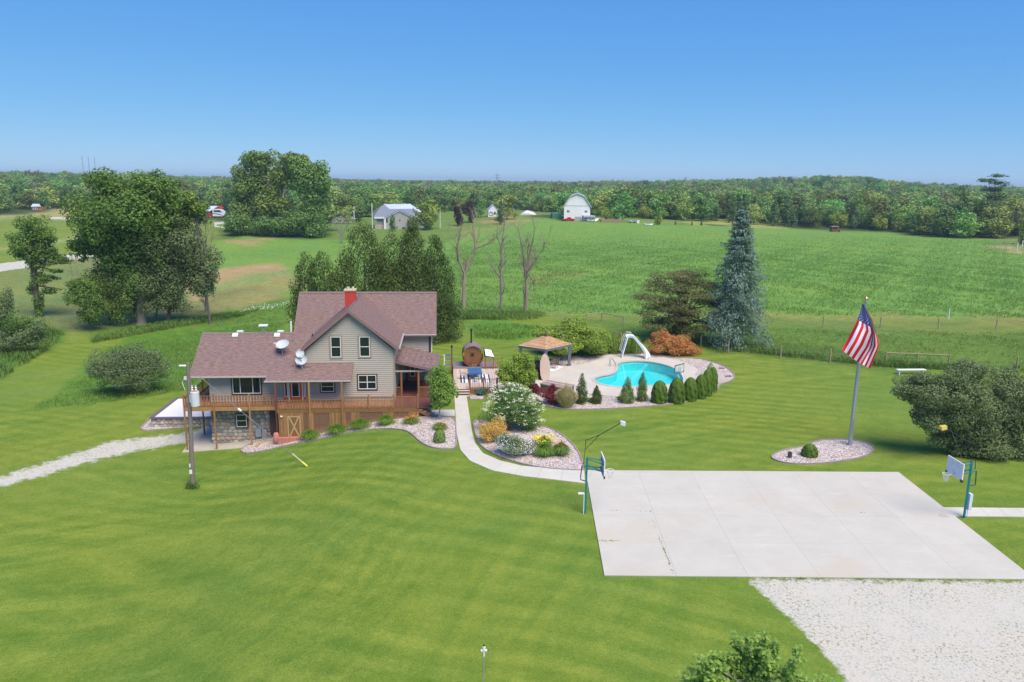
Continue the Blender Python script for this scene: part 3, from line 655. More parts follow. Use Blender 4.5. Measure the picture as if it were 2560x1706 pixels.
def solid(name, poly_xz, y0, y1, mat, parent=house): return MB().prism([(x, y0, z) for x, z in poly_xz], (0, y1 - y0, 0)).build(name, mat, parent)
# cores behind the siding, then the siding itself
core = MB()
core.prism([(-21.58, 69.03, .6), (-12.9, 69.03, .6), (-12.9, 69.03, 3.55), (-21.58, 69.03, 3.55)], (0, 7, 0))
core.prism([(-12.91, 69.03, .2), (-4.99, 69.03, .2), (-4.99, 69.03, 5.66), (-8.95, 69.03, 9.15), (-12.91, 69.03, 5.66)], (0, 7.2, 0))
core.prism([(-14.6, 76.14, .2), (-1.78, 76.14, .2), (-1.78, 76.14, 5.75), (-14.6, 76.14, 5.75)], (0, 7.1, 0))
core.build('wall', 'siding', house)
siding_wall('siding', [(-21.6, .9), (-12.95, .9), (-12.95, 3.6), (-21.6, 3.6)], 'siding')
siding_wall('siding', [(-12.95, .9), (-4.95, .9), (-4.95, 5.68), (-8.95, 9.2), (-12.95, 5.68)], 'siding')
siding_wall('siding', [(69.03, .9), (76.1, .9), (76.1, 5.6), (69.03, 5.6)], 'siding', axis='y', const=-4.95, out=1)
siding_wall('siding', [(69.03, .9), (76.1, .9), (76.1, 5.6), (69.03, 5.6)], 'siding', axis='y', const=-12.95, out=-1)
siding_wall('siding', [(69.0, .9), (76., .9), (76., 3.6), (72.6, 6.3), (69.0, 3.6)], 'siding', axis='y', const=-21.6, out=-1)
siding_wall('siding', [(-14.6, .9), (-1.75, .9), (-1.75, 5.78), (-14.6, 5.78)], 'siding', const=76.1)
siding_wall('siding', [(76.1, .2), (83.2, .2), (83.2, 5.75), (79.6, 9.2), (76.1, 5.75)], 'siding', axis='y', const=-1.75, out=1)
solid('gable_end_wall', [(-14.6, 5.7), (-14.59, 5.7), (-14.59, 5.71), (-14.6, 5.71)], 76.2, 83, 'siding')
for xa, xb, y, z0, z1 in ((-13.0, -12.86, 68.95, .9, 5.7), (-5.04, -4.9, 68.95, .9, 5.7), (-21.66, -21.52, 68.95, .9, 3.55)):
    MB().box(xa, xb, y, y + .1, z0, z1).build('corner_board', 'trim_taupe' if xa > -20 else 'siding', house)
MB().box(-1.9, -1.68, 76.02, 76.2, 1.2, 5.7).build('corner_board', 'trim_dark', house); MB().box(-1.68, -1.58, 76.2, 76.6, .2, 5.7).build('downspout', 'white_paint', house)
# roofs
def roof(name, pts, mat, th=.14, ridge=None, fas=True, parent=house):
    o = MB().prism(pts, (0, 0, -th), 0).build(name, mat, parent); return o
RX = -8.93; RZ = 9.55
def cap(p0, p1, n, wd, parent=house, axis='x'):
    """ridge shingles, each its own step"""
    p0 = Vector(p0); p1 = Vector(p1); t = (p1 - p0); mb = MB(); up = Vector((0, 0, 1)); side = t.cross(up).normalized() * wd
    for k in range(n):
        a = p0 + t * (k / n); b = p0 + t * ((k + 1) / n); z0 = Vector((0, 0, .045)); z1 = Vector((0, 0, .02)); dn = Vector((0, 0, -wd * .75))
        mb.poly([a + z0, b + z1, b + z1 + side + dn, a + z0 + side + dn]); mb.poly([a + z0, a + z0 - side + dn, b + z1 - side + dn, b + z1])
        mb.poly([a + z0, a + z0 + side + dn, a + side + dn, a - side + dn, a + z0 - side + dn])
    return mb.build('ridge_cap', 'ridge_shingle', parent)
M('ridge_shingle', (.24, .17, .165), (.17, .12, .12), 4, .9)
wing_f = roof('wing_roof', [(-23.05, 68.1, 3.58), (-12.9, 68.1, 3.58), (-12.9, 72.6, 6.67), (-23.05, 72.6, 6.67)], 'shingle_front')
roof('wing_roof', [(-23.05, 72.6, 6.67), (-12.9, 72.6, 6.67), (-12.9, 77, 3.6), (-23.05, 77, 3.6)], 'shingle_front')
roof('main_roof', [(-15.25, 75.5, 5.82), (-1.12, 75.5, 5.82), (-1.12, 79.6, 9.55), (-15.25, 79.6, 9.55)], 'shingle_front')
roof('main_roof', [(-15.25, 79.6, 9.55), (-1.12, 79.6, 9.55), (-1.12, 83.8, 5.8), (-15.25, 83.8, 5.8)], 'shingle_front')
for s, ex in ((1, -4.42), (-1, -13.25)):
    roof('gable_roof', [(ex, 68.5, 5.98), (RX, 68.5, RZ), (RX, 79.55, RZ), (ex, 75.75, 5.98)], 'shingle_side')
    # rake board and soffit of the gable
    MB().prism([(ex, 68.46, 5.99), (RX, 68.46, RZ + .005), (RX, 68.46, RZ - .3), (ex + (.28 if s < 0 else -.28), 68.46, 5.83), (ex, 68.46, 5.8)], (0, .035, 0)).build('rake_board', 'fascia', house)
cap((-23.05, 72.6, 6.68), (-14.4, 72.6, 6.68), 40, .17); cap((-15.25, 79.6, 9.56), (-1.12, 79.6, 9.56), 60, .17); cap((RX, 68.5, RZ), (RX, 79.4, RZ), 44, .17)
MB().box(-23.07, -15.6, 68.03, 68.1, 3.4, 3.575).build('fascia_board', 'fascia', house)
MB().box(-23.05, -15.55, 67.93, 68.03, 3.46, 3.59).build('gutter', 'gutter', house)
MB().box(-4.42, -1.1, 75.38, 75.5, 5.66, 5.8).build('gutter', 'fascia', house); MB().box(-4.42, -1.1, 75.34, 75.4, 5.79, 5.83).build('gutter', 'white_paint', house)
MB().beam((-4.38, 68.6, 5.92), (-4.38, 75.4, 5.92), .12, .14).build('gutter', 'gutter', house)
for (yy, zz, xx) in ((72.6, 6.67, -23.05),):
    MB().prism([(xx - .02, 68.1, 3.6), (xx - .02, 72.6, 6.69), (xx - .02, 72.6, 6.4), (xx - .02, 68.1, 3.35)], (.06, 0, 0)).build('rake_board', 'fascia', house)
MB().prism([(-15.27, 75.5, 5.83), (-15.27, 79.6, 9.56), (-15.27, 79.6, 9.3), (-15.27, 75.5, 5.6)], (.06, 0, 0)).build('rake_board', 'fascia', house)
MB().prism([(-1.14, 75.5, 5.83), (-1.14, 79.6, 9.56), (-1.14, 79.6, 9.3), (-1.14, 75.5, 5.6)], (.06, 0, 0)).build('rake_board', 'trim_dark', house)
# porch roofs
FP = [aty(661.4, 953, 67.2), aty(*C_(1102, 508), 67.2)]
z_f = (FP[0].z + FP[1].z) / 2
roof('porch_roof', [(FP[0].x, 67.2, z_f), (FP[1].x, 67.2, z_f), (-8.62, 68.99, 4.53), (-13.3, 68.99, 4.53)], 'shingle_front', .12)
roof('porch_roof', [(FP[0].x, 67.2, z_f), (-13.3, 68.99, 4.53), (-13.3, 69.7, 4.72), (-15.9, 69.3, 4.42)], 'shingle_front', .1)
cap((FP[0].x, 67.2, z_f + .01), (-13.25, 69.0, 4.54), 18, .14)
MB().box(FP[0].x, FP[1].x, 67.12, 67.2, z_f - .2, z_f - .01).build('fascia_board', 'fascia', house)
MB().box(FP[0].x - .03, FP[1].x + .03, 67.03, 67.13, z_f - .1, z_f + .01).build('gutter', 'gutter', house)
PR = roof('side_porch_roof', [(-4.93, 69.65, 4.52), (-.9, 69.65, 3.62), (-.75, 76.08, 3.62), (-4.93, 76.08, 4.6)], 'shingle_side', .1)
MB().prism([(-4.93, 69.6, 4.53), (-.9, 69.6, 3.63), (-.9, 69.6, 3.38), (-4.93, 69.6, 4.28)], (0, .05, 0)).build('fascia_board', 'fascia', house)
MB().box(-4.93, -1.1, 69.85, 69.97, 3.38, 3.52).build('porch_beam', 'gutter', house)
# chimney
ch = MB().box(-9.85, -8.85, 73.6, 74.5, 8.2, 10.5).build('chimney', 'chimney_red', house)
MB().box(-9.92, -8.78, 73.53, 74.57, 10.5, 10.64).build('chimney_cap', 'cream_cap', ch)
MB().lathe((-9.55, 74, 10.64), [(.16, 0), (.16, .22), (.12, .22)], 10).lathe((-9.1, 74.1, 10.64), [(.13, 0), (.12, .16), (.05, .24)], 10).build('flue', 'cream_cap', ch)
# windows and doors
def win(p0, p1, trim=.1, tm='trim_taupe', cols=1, rows=2, Y=YW, name='window', parent=house, fr=.055, split=None):
    a = aty(*p0, Y - .05); b = aty(*p1, Y - .05); x0, x1, z0, z1 = a.x, b.x, b.z, a.z
    f = MB(); o = .1
    if trim:
        for bx in ((x0 - trim, x1 + trim, z1, z1 + trim), (x0 - trim, x1 + trim, z0 - trim, z0), (x0 - trim, x0, z0, z1), (x1, x1 + trim, z0, z1)): f.box(bx[0], bx[1], Y - o, Y + .03, bx[2], bx[3], 1)
    for bx in ((x0, x1, z1 - fr, z1), (x0, x1, z0, z0 + fr * 1.2), (x0, x0 + fr, z0 + fr * 1.2, z1 - fr), (x1 - fr, x1, z0 + fr * 1.2, z1 - fr)): f.box(bx[0], bx[1], Y - o - .012, Y + .02, bx[2], bx[3], 0)
    sp = split or [i / cols for i in range(1, cols)]
    for s in sp: xx = x0 + (x1 - x0) * s; f.box(xx - fr * .6, xx + fr * .6, Y - o - .006, Y + .01, z0 + fr * 1.2, z1 - fr, 0)
    wo = f.build(name, ['white_paint', tm], parent)
    xs = [x0 + fr] + [x0 + (x1 - x0) * s for s in sp] + [x1 - fr]
    for i in range(len(xs) - 1):
        for r in range(rows):
            za = z0 + fr + (z1 - z0 - 2 * fr) * r / rows; zb = z0 + fr + (z1 - z0 - 2 * fr) * (r + 1) / rows
            mbp = MB().box(xs[i] + .01, xs[i + 1] - .01, Y - .082 - .008 * r, Y - .07 - .008 * r, za, zb); mbp.build('pane', 'window_glass', wo)
            if r: MB().box(xs[i] + .02, xs[i + 1] - .02, Y - o - .004, Y, za - .03, za + .03).build('sash_rail', 'white_paint', wo)
    return wo
win(A_(1262, 530), A_(1350, 697), .13); win(A_(1497, 530), A_(1585, 692), .13)
win(C_(1206, 437), C_(1463, 632), .11, 'trim_dark', cols=2); win(B_(845, 378), B_(1283, 626), .12, 'trim_dark', rows=1, split=[.27, .72])
win(C_(683, 522), C_(872, 668), .1, 'trim_dark')
win(B_(905, 945), B_(1075, 1130), .09, 'trim_dark', Y=68.84)
d0 = aty(*C_(155, 540), YW - .06); d1 = aty(*C_(478, 790), YW - .06)
ed = MB().box(d0.x, d1.x, YW - .08, YW, .9, 3.05).build('entry_door', 'orange_door', house)
for a, b, zb in ((172, 222, 738), (272, 386, 738), (446, 474, 738)):
    p = aty(*C_(a, 540), YW - .1); q = aty(*C_(b, zb), YW - .1)
    MB().box(p.x - .03, q.x + .03, YW - .115, YW - .08, q.z - .04, 2.98).build('glass_frame', 'white_paint', ed); MB().box(p.x + .05, q.x - .05, YW - .125, YW - .115, q.z + .04, 2.9).build('pane', 'window_glass', ed)
for a in (233, 424):
    p = aty(*C_(a, 600), YW - .1); MB().box(p.x - .05, p.x + .05, YW - .12, YW - .08, .9, 3.0).build('door_jamb', 'white_paint', ed)
MB().lathe((aty(*C_(400, 700), YW - .1).x, YW - .17, 1.9), [(.03, 0), (.03, .05)], 8).build('handle', 'galvanised', ed)
# side porch inside: door, stone facing
pd0 = aty(*D_(330, 760), 76); pd1 = aty(*D_(468, 1010), 76)
bd = MB().box(pd0.x, pd1.x, 75.95, 76.06, .9, 3.3).build('porch_door', 'orange_door', house)
MB().box(pd0.x + .22, pd1.x - .22, 75.92, 75.95, 1.35, 3.1).build('glass_frame', 'white_paint', bd); MB().box(pd0.x + .3, pd1.x - .3, 75.905, 75.92, 1.45, 3.0).build('pane', 'window_glass', bd)
MB().box(pd0.x - .15, pd0.x, 75.94, 76.06, .9, 3.4).build('door_jamb', 'red_brown_paint', bd); MB().box(pd1.x, pd1.x + .15, 75.94, 76.06, .9, 3.4).build('door_jamb', 'red_brown_paint', bd)
# fieldstone walls: every stone a piece of its own on a mortar core
def stone_mesh(k):
    r = random.Random(k); mb = MB(); n = 8; pts = []
    for i in range(n):
        q = 2 * math.pi * (i + r.uniform(-.25, .25)) / n; rr_ = .5 * r.uniform(.82, 1.02); pts.append((math.cos(q) * rr_, math.sin(q) * rr_))
    o0 = [(x, 0, z) for x, z in pts]; o1 = [(x * .96, -.35, z * .96) for x, z in pts]; o2 = [(x * .6, -.5, z * .6) for x, z in pts]
    for A, B in ((o0, o1), (o1, o2)):
        for i in range(n): mb.poly([A[i], A[(i + 1) % n], B[(i + 1) % n], B[i]])
    mb.poly(o2); return mb.mesh('stone', 'field_stone_%d' % (k % 6), smooth=False)
STM = [stone_mesh(k) for k in range(18)]
def stone_wall(parent, p0, ex, ln, zb, zt, size=.42, skip=None, rotz=0):
    """rows of jittered stones along a wall starting at p0 and running ln metres in direction ex"""
    og = ORG[parent.name]; ex = Vector(ex).normalized(); z = zb; row = 0
    while z < zt - .1:
        h = min(size * rnd.uniform(.62, .9), zt - z); u = -rnd.random() * .15
        while u < ln - .1:
            w_ = size * rnd.uniform(.65, 1.35); w_ = min(w_, ln - u + .05); c = Vector(p0) + ex * (u + w_ / 2); zz = z + h / 2 + rnd.uniform(-.04, .04)
            if not (skip and skip(c.x, zz)) and zz > hz(c.x, c.y) - .05:
                o = bpy.data.objects.new('stone', rnd.choice(STM)); link(o, parent); o.location = Vector((c.x, c.y, zz)) - og
                o.scale = (w_ * 1.06, .16, h * 1.1); o.rotation_euler = (0, 0, rotz); o.rotation_euler.rotate_axis('Y', rnd.choice((0, math.pi)) + rnd.uniform(-.2, .2))
            u += w_
        z += h; row += 1
base_ = MB().prism([(-21.66, 68.95, -3.4), (-16.35, 68.95, -3.4), (-16.35, 68.95, .62), (-21.66, 68.95, .62)], (0, 7, 0)).build('basement_wall', 'mortar', house)
wa = aty(*B_(885, 930), 68.84); wb = aty(*B_(1090, 1145), 68.84)
stone_wall(base_, (-21.66, 68.93, 0), (1, 0, 0), 5.28, -3.05, .55, .46, skip=lambda x, z: wa.x - .12 < x < wb.x + .12 and wb.z - .08 < z < wa.z + .12)
stone_wall(base_, (-21.64, 76, 0), (0, -1, 0), 7, -3.05, .5, .55, rotz=-math.pi / 2)
pst = MB().box(-2.55, -1.8, 76.0, 76.1, .9, 3.5).build('porch_stone_panel', 'mortar', house); stone_wall(pst, (-2.55, 75.99, 0), (1, 0, 0), .75, .92, 3.4, .3)
MB().box(-16.3, -15.4, 68.4, 69, -2.7, .6).build('basement_door', 'trim_dark', house); MB().box(-15.4, -12.9, 68.7, 69, -2.7, .6).build('basement_wall', 'mortar', house)
MB().box(-12.9, -4.95, 69.02, 75, -1.5, .3).build('foundation', 'mortar', house)
# roof furniture that belongs to the house
def on_wing(p): return raypl(p, (-20, 68.1, 3.58), (0, -3.09, 4.5))
for p in ((485, 524), (827, 524)):
    q = on_wing(A_(*p)); MB().prism([(q.x - .26, q.y - .2, q.z + .08), (q.x + .26, q.y - .2, q.z + .08), (q.x + .24, q.y + .12, q.z + .27), (q.x - .24, q.y + .12, q.z + .27)], (0, 0, -.14)).build('roof_vent', 'white_paint', house)
for p in ((523, 492), (853, 490)):
    q = aty(*A_(*p), 73.1); MB().box(q.x - .28, q.x + .28, 72.95, 73.4, 6.35, 6.74).build('roof_vent', 'white_paint', house)
q = aty(*A_(940, 492), 73.4); q2 = aty(*A_(938, 404), 73.4); MB().tube([(q.x, 73.4, 5.8), (q2.x, 73.4, q2.z)], .09, 8).build('vent_pipe', 'white_paint', house)
mt = MB().box(-17.7, -17.2, 68.6, 68.93, -2.35, -1.55).box(-17.15, -16.7, 68.7, 68.93, -2.6, -1.7).tube([(-17.45, 68.75, -1.55), (-17.45, 68.8, -.6)], .04).build('utility_meter', 'grey_plastic', house)
lx = aty(*C_(131, 1018), 66.35)

# ---------------------------------------------------------------- satellite dishes
def dish(base_p, cen, rad, look, label, ys=.8, legs=True, group=None):
    t = thing('satellite_dish', base_p, label, 'satellite dish', group); cen = Vector(cen); look = Vector(look).normalized()
    a = look.cross(Vector((0, 0, 1))).normalized(); b = a.cross(look); mb = MB(); n = 20; rings = []
    for k in range(5):
        f = k / 4; rings.append([cen + (a * math.cos(2 * math.pi * j / n) + b * math.sin(2 * math.pi * j / n) * ys) * rad * f - look * (.16 * rad * (1 - f * f)) for j in range(n)])
    for k in range(4):
        for j in range(n): mb.poly([rings[k][j], rings[k][(j + 1) % n], rings[k + 1][(j + 1) % n], rings[k + 1][j]])
    rim = [p + look * .015 for p in rings[4]] ; mb.tube(rim + [rim[0]], .018, 5)
    mb.build('reflector', 'dish_white', t)
    lnb = cen + look * rad * 1.0 - b * rad * .75
    MB().beam(cen - b * rad * ys, lnb, .04, .05).box(lnb.x - .09, lnb.x + .09, lnb.y - .07, lnb.y + .07, lnb.z - .06, lnb.z + .08).build('feed_arm', 'dish_white', t)
    bp = Vector(base_p); ms = MB().tube([bp, bp.lerp(cen, .75), cen - look * .12], .045, 8)
    if legs: ms.tube([bp.lerp(cen, .55), bp + Vector((-.75, .45, .33))], .022, 5).tube([bp.lerp(cen, .55), bp + Vector((.85, .45, .33))], .022, 5)
    ms.build('mast', 'galvanised', t); return t
b1 = on_wing(A_(868, 688)); dish(b1, aty(*A_(868, 590), b1.y + .1), 1.55 * .5 * .95, (-.35, -.5, .75), 'large white satellite dish on tripod on the left wing roof, between vents and gable', .72)
b2 = raypl(A_(1038, 808), (-10, 67.2, z_f), (0, -(4.53 - z_f), 1.79))
dish(b2, aty(*A_(1022, 718), b2.y + .1), .56, (-.25, -.9, .35), 'lower of the two pale blue-grey satellite dishes on the porch roof', .8)
b3 = b2 + Vector((-.12, .12, .1)); dish(b3, aty(*A_(1013, 668), b3.y + .1), .36, (.1, -.95, .2), 'smaller upper pale satellite dish just above another by the gable wall', 1.0, legs=False)
b4 = Vector((on_wing(A_(712, 512)).x, 72.6, 6.72)); t = thing('satellite_dish', b4, 'flat rectangular white antenna on a short mast at the wing ridge', 'satellite dish')
MB().prism([b4 + Vector((-.42, -.2, .62)), b4 + Vector((.42, -.2, .62)), b4 + Vector((.42, .25, .72)), b4 + Vector((-.42, .25, .72))], (0, 0, -.05)).build('panel', 'dish_white', t)
MB().tube([b4, b4 + Vector((0, 0, .63))], .035).tube([b4 + Vector((0, 0, .3)), b4 + Vector((-.28, -.2, -.14))], .02).tube([b4 + Vector((0, 0, .3)), b4 + Vector((.28, -.2, -.14))], .02).build('mast', 'grey_plastic', t)

# ---------------------------------------------------------------- front deck and balcony
deck = thing('front_deck', (-15, 67, 0), 'brown wooden deck with railings, posts and lattice skirt along the front of the farmhouse', 'deck')
def planks(parent, x0, x1, y0, y1, z, wd=.14, along='x', mat='deck_floor', cap_=120):
    og = ORG[parent.name]; n = int(((y1 - y0) if along == 'x' else (x1 - x0)) / wd); ln = (x1 - x0) if along == 'x' else (y1 - y0)
    me = MB().box(*((0, ln, .004, wd - .006) if along == 'x' else (.004, wd - .006, 0, ln)), -.035, 0).mesh('deck_board', mat)
    for k in range(n):
        o = bpy.data.objects.new('deck_board', me); link(o, parent); o.location = Vector((x0 + (k * wd if along == 'y' else 0), y0 + (k * wd if along == 'x' else 0), z)) - og
fz_ = .9
f1 = MB().box(-23.5, -15.1, 67.5, 68.98, .62, .84).box(-23.5, -21.65, 68.98, 75.3, .62, .84).box(-15.1, -2.6, 66.45, 68.96, .62, .84).box(-4.9, -1.2, 68.96, 76.05, .62, .84).build('deck_frame', 'treated_wood', deck)
planks(deck, -23.5, -15.15, 67.48, 68.97, fz_); planks(deck, -23.5, -21.66, 69.0, 75.3, fz_); planks(deck, -15.1, -4.95, 66.45, 68.95, fz_, along='y', wd=.14); planks(deck, -4.9, -1.2, 66.45, 76, fz_, along='y', wd=.2, mat='red_brown_paint')
MB().box(-23.55, -15.1, 67.38, 67.48, .55, .9).build('rim_board', 'treated_wood', deck); MB().box(-15.15, -2.6, 66.36, 66.45, .55, .9).build('rim_board', 'treated_wood', deck)
def post(x, y, z0, z1, w_=.12, mat='treated_wood', parent=deck): return MB().box(x - w_ / 2, x + w_ / 2, y - w_ / 2, y + w_ / 2, z0, z1).build('post', mat, parent)
for p, q in ((B_(178, 1500), B_(133, 650)), (B_(620, 1457), B_(573, 645)), (B_(1147, 1407), B_(1105, 650))):
    a = aty(*p, 67.4); post(a.x, 67.34, hz(a.x, 67.4) - .1, 2.1, .13)
for x, y, zt in ((-23.2, 71.5, .6), (-22.0, 74.5, .6), (-21.9, 70.6, .6)): post(x, y, hz(x, y) - .1, zt, .12, 'deck_wood')
# balusters: flat sawn boards on the left, turned outline boards in the middle, square sticks on the right
def sawn(h, prof): 
    pts = [(w_, h * f) for f, w_ in prof] + [(-w_, h * f) for f, w_ in prof[::-1]]
    return MB().prism([(x, -.015, z) for x, z in pts], (0, .03, 0))
bal_a = sawn(.92, [(0, .075), (.12, .09), (.3, .075), (.5, .05), (.72, .08), (.85, .06), (1, .05)]).mesh('baluster', 'deck_wood')
bal_b = sawn(.72, [(0, .06), (.15, .085), (.35, .105), (.6, .05), (.8, .08), (1, .07)]).mesh('baluster', 'deck_wood')
bal_c = MB().box(-.022, .022, -.02, .02, 0, .95).mesh('baluster', 'deck_wood')
def rail(parent, a, b, z0, ztop, me, step, wd=.1, mat='deck_wood', low=True):
    a = Vector((a[0], a[1], 0)); b = Vector((b[0], b[1], 0)); ln = (b - a).length; n = max(1, int(ln / step)); og = ORG[parent.name]; t = (b - a).normalized(); r = math.atan2(t.y, t.x)
    for k in range(n):
        p = a + t * ln * (k + .5) / n; o = bpy.data.objects.new('baluster', me); link(o, parent); o.location = Vector((p.x, p.y, z0 + .08)) - og; o.rotation_euler = (0, 0, r)
    MB().beam((a.x, a.y, ztop - .02), (b.x, b.y, ztop - .02), wd, .045).build('top_rail', mat, parent)
    if low: MB().beam((a.x, a.y, z0 + .09), (b.x, b.y, z0 + .09), .04, .07).build('bottom_rail', mat, parent)
rail(deck, (-23.4, 67.42), (-15.3, 67.42), fz_, 1.95, bal_a, .26); rail(deck, (-23.42, 67.5), (-23.42, 75.2), fz_, 1.95, bal_c, .22)
for y in (70, 72.6, 75.2): post(-23.42, y, fz_, 2.12, .11, 'deck_wood')
xs = [aty(*C_(x, 975), 66.4).x for x in (88, 535, 990, 1357, 1702, 2045)]
rail(deck, (xs[0], 66.4), (xs[2], 66.4), fz_, 1.75, bal_b, .25); rail(deck, (xs[2], 66.4), (xs[5], 66.4), fz_, 1.97, bal_c, .125)
for x, zt in ((xs[3], 2.15), (xs[4], 2.15), (xs[5], 2.2)): post(x, 66.38, fz_, zt, .14, 'deck_wood')
for k, x in ((0, xs[1]), (1, xs[2])): post(x, 66.3, hz(x, 66.3) - .2, z_f - .15 + .25, .15)
post(aty(*C_(60, 900), 66.9).x, 66.9, -3, z_f - .1, .16, 'red_brown_paint')
for i in (3, 4):                                            # white lattice screens seen through the right-hand railing
    a, b = xs[i - 1], xs[i]; mb = MB(); n = 11
    for k in range(n + 1): xx = a + .2 + (b - a - .4) * k / n; mb.box(xx - .012, xx + .012, 66.46, 66.475, 1.35, 1.88)
    for k in range(5): mb.box(a + .2, b - .2, 66.475, 66.49, 1.35 + k * .13, 1.374 + k * .13)
    mb.build('lattice_panel', 'weathered_wood', deck)
# skirt: boards, lattice and the cross-braced door
def lat(px0, px1, ztop=.55):
    x0 = aty(*C_(px0, 990), 66.42).x; x1 = aty(*C_(px1, 990), 66.42).x; zb = hz((x0 + x1) / 2, 66.4) - .45; mb = MB(); h = ztop - zb; wd = .034; st = .17
    for s in (1, -1):
        c = -h
        while c < (x1 - x0) + h:
            pts = []
            for (u, v) in ((0, 0), (1, 1)):
                pass
            # segment from (c,0) to (c+h,h) (or mirrored), clipped to the panel
            ua, ub = (c, c + h); t0 = max(0, (0 - ua) / h); t1 = min(1, ((x1 - x0) - ua) / h)
            if t1 > t0 + .02:
                A = (ua + h * t0, h * t0); B = (ua + h * t1, h * t1)
                if s < 0: A = (x1 - x0 - A[0], A[1]); B = (x1 - x0 - B[0], B[1])
                mb.beam((x0 + A[0], 66.40 + .008 * s, zb + A[1]), (x0 + B[0], 66.40 + .008 * s, zb + B[1]), .012, wd, up=(0, 1, 0)) if 0 else mb.prism([(x0 + A[0] - wd * .7, 66.40 + .008 * s, zb + A[1]), (x0 + A[0] + wd * .7, 66.40 + .008 * s, zb + A[1]), (x0 + B[0] + wd * .7, 66.40 + .008 * s, zb + B[1]), (x0 + B[0] - wd * .7, 66.40 + .008 * s, zb + B[1])], (0, .01, 0))
            c += st
    for bx in ((x0, x0 + .05), (x1 - .05, x1)): mb.box(bx[0], bx[1], 66.37, 66.39, zb, ztop)
    mb.build('lattice_panel', 'lattice_wood', deck)
for a, b in ((425, 510), (568, 818), (1020, 1120), (1210, 1568), (1690, 1925)): lat(a, b)
def boards(px0, px1, n=None, mat='treated_wood', ztop=.55):
    x0 = aty(*C_(px0, 990), 66.42).x; x1 = aty(*C_(px1, 990), 66.42).x; n = n or max(2, round((x1 - x0) / .16)); zb = hz((x0 + x1) / 2, 66.4) - .45
    for k in range(n): a = x0 + (x1 - x0) * k / n; MB().box(a + .004, a + (x1 - x0) / n - .006, 66.36, 66.40, zb, ztop).build('skirt_board', mat, deck)
for a, b in ((90, 215), (405, 425), (510, 568), (818, 1020), (1120, 1210), (1568, 1690), (1925, 2060)): boards(a, b)
x0 = aty(*C_(217, 1100), 66.42).x; x1 = aty(*C_(405, 1100), 66.42).x; zt_ = aty(*C_(300, 1008), 66.42).z; zb_ = aty(*C_(300, 1308), 66.42).z
boards(215, 405, ztop=.55); dr = MB().box(x0 + .04, x1 - .04, 66.335, 66.355, zb_, zt_).build('skirt_door', 'treated_wood', deck)
MB().box(x0, x1, 66.31, 66.335, zt_ - .12, zt_).box(x0, x1, 66.31, 66.335, zb_, zb_ + .12).box(x0, x0 + .12, 66.31, 66.335, zb_ + .12, zt_ - .12).box(x1 - .12, x1, 66.31, 66.335, zb_ + .12, zt_ - .12).prism([(x0 + .1, 66.3, zt_ - .1), (x0 + .26, 66.3, zt_ - .1), (x1 - .1, 66.3, zb_ + .1), (x1 - .26, 66.3, zb_ + .1)], (0, .02, 0)).prism([(x0 + .1, 66.28, zb_ + .1), (x0 + .26, 66.28, zb_ + .1), (x1 - .1, 66.28, zt_ - .1), (x1 - .26, 66.28, zt_ - .1)], (0, .02, 0)).build('door_brace', 'brace_wood', dr)
MB().lathe((lx.x, 66.34, lx.z - .05), [(.02, 0), (.11, .02), (.11, .1), (.02, .12)], 12).build('lamp', 'white_paint', deck)
MB().box(-15.0, -2.9, 68.6, 68.7, -3, .55).build('crawlspace_shade_sheet', 'under_deck_shade', deck)  # near-black sheet behind the lattice: shade under the deck put into its colour
for i in range(4):
    MB().box(-2.62 + i * .34, -2.62 + (i + 1) * .34 + .04, 66.5, 67.7, .72 - i * .2 - .04, .72 - i * .2).build('step', 'weathered_wood', deck)
MB().prism([(-2.62, 66.47, .75), (-1.2, 66.47, 0.0), (-1.2, 66.47, -.15), (-1.5, 66.47, -.15), (-2.62, 66.47, .45)], (0, .03, 0)).build('stringer', 'deck_wood', deck)
for x in (-4.35, -2.75): post(x, 69.9, fz_, 3.38, .17, 'deck_wood')
rail(deck, (-4.9, 69.9), (-4.45, 69.9), fz_, 1.9, bal_c, .12); rail(deck, (-2.65, 69.9), (-1.3, 69.9), fz_, 1.9, bal_c, .1)
post(-1.25, 69.9, fz_, 2.0, .12, 'deck_wood')
# red block kerb and bollard at the skirt's left end
q0 = aty(*A_(838, 1375), 66.1); q1 = aty(*A_(1022, 1370), 66.1); kb = thing('block_kerb', (q0.x, 66.1, q0.z), 'low red block kerb at the foot of the deck skirt by the cross-braced door', 'kerb')
for k in range(6): a = q0.x + (q1.x - q0.x) * k / 6; MB().box(a + .01, a + (q1.x - q0.x) / 6 - .01, 65.85, 66.2, q0.z - .35, aty(*A_(838, 1352), 66.1).z).build('block', 'red_block', kb)
q = G(*A_(822, 1405)); MB().lathe((q.x, q.y, q.z - .1), [(.24, 0), (.3, .5), (.26, 1.0), (.16, 1.15)], 10).build('boulder', 'red_block', smooth=True, label='upright pinkish boulder at the corner of the deck beside the basement', cat='boulder', org=(q.x, q.y, q.z))
cvp = [G(*A_(*p)) for p in ((660, 1432), (680, 1408), (715, 1393), (760, 1384), (800, 1378))]
ck = thing('stone_edging', cvp[0], 'short curved row of tan edging stones between patio and gravel bed', 'edging')
for a, b in zip(cvp[:-1], cvp[1:]):
    for f in (0, .5): p = a.lerp(b, f); p2 = a.lerp(b, f + .46); MB().beam(p + Vector((0, 0, .08)), p2 + Vector((0, 0, .08)), .3, .22).build('stone', 'field_stone_2', ck)

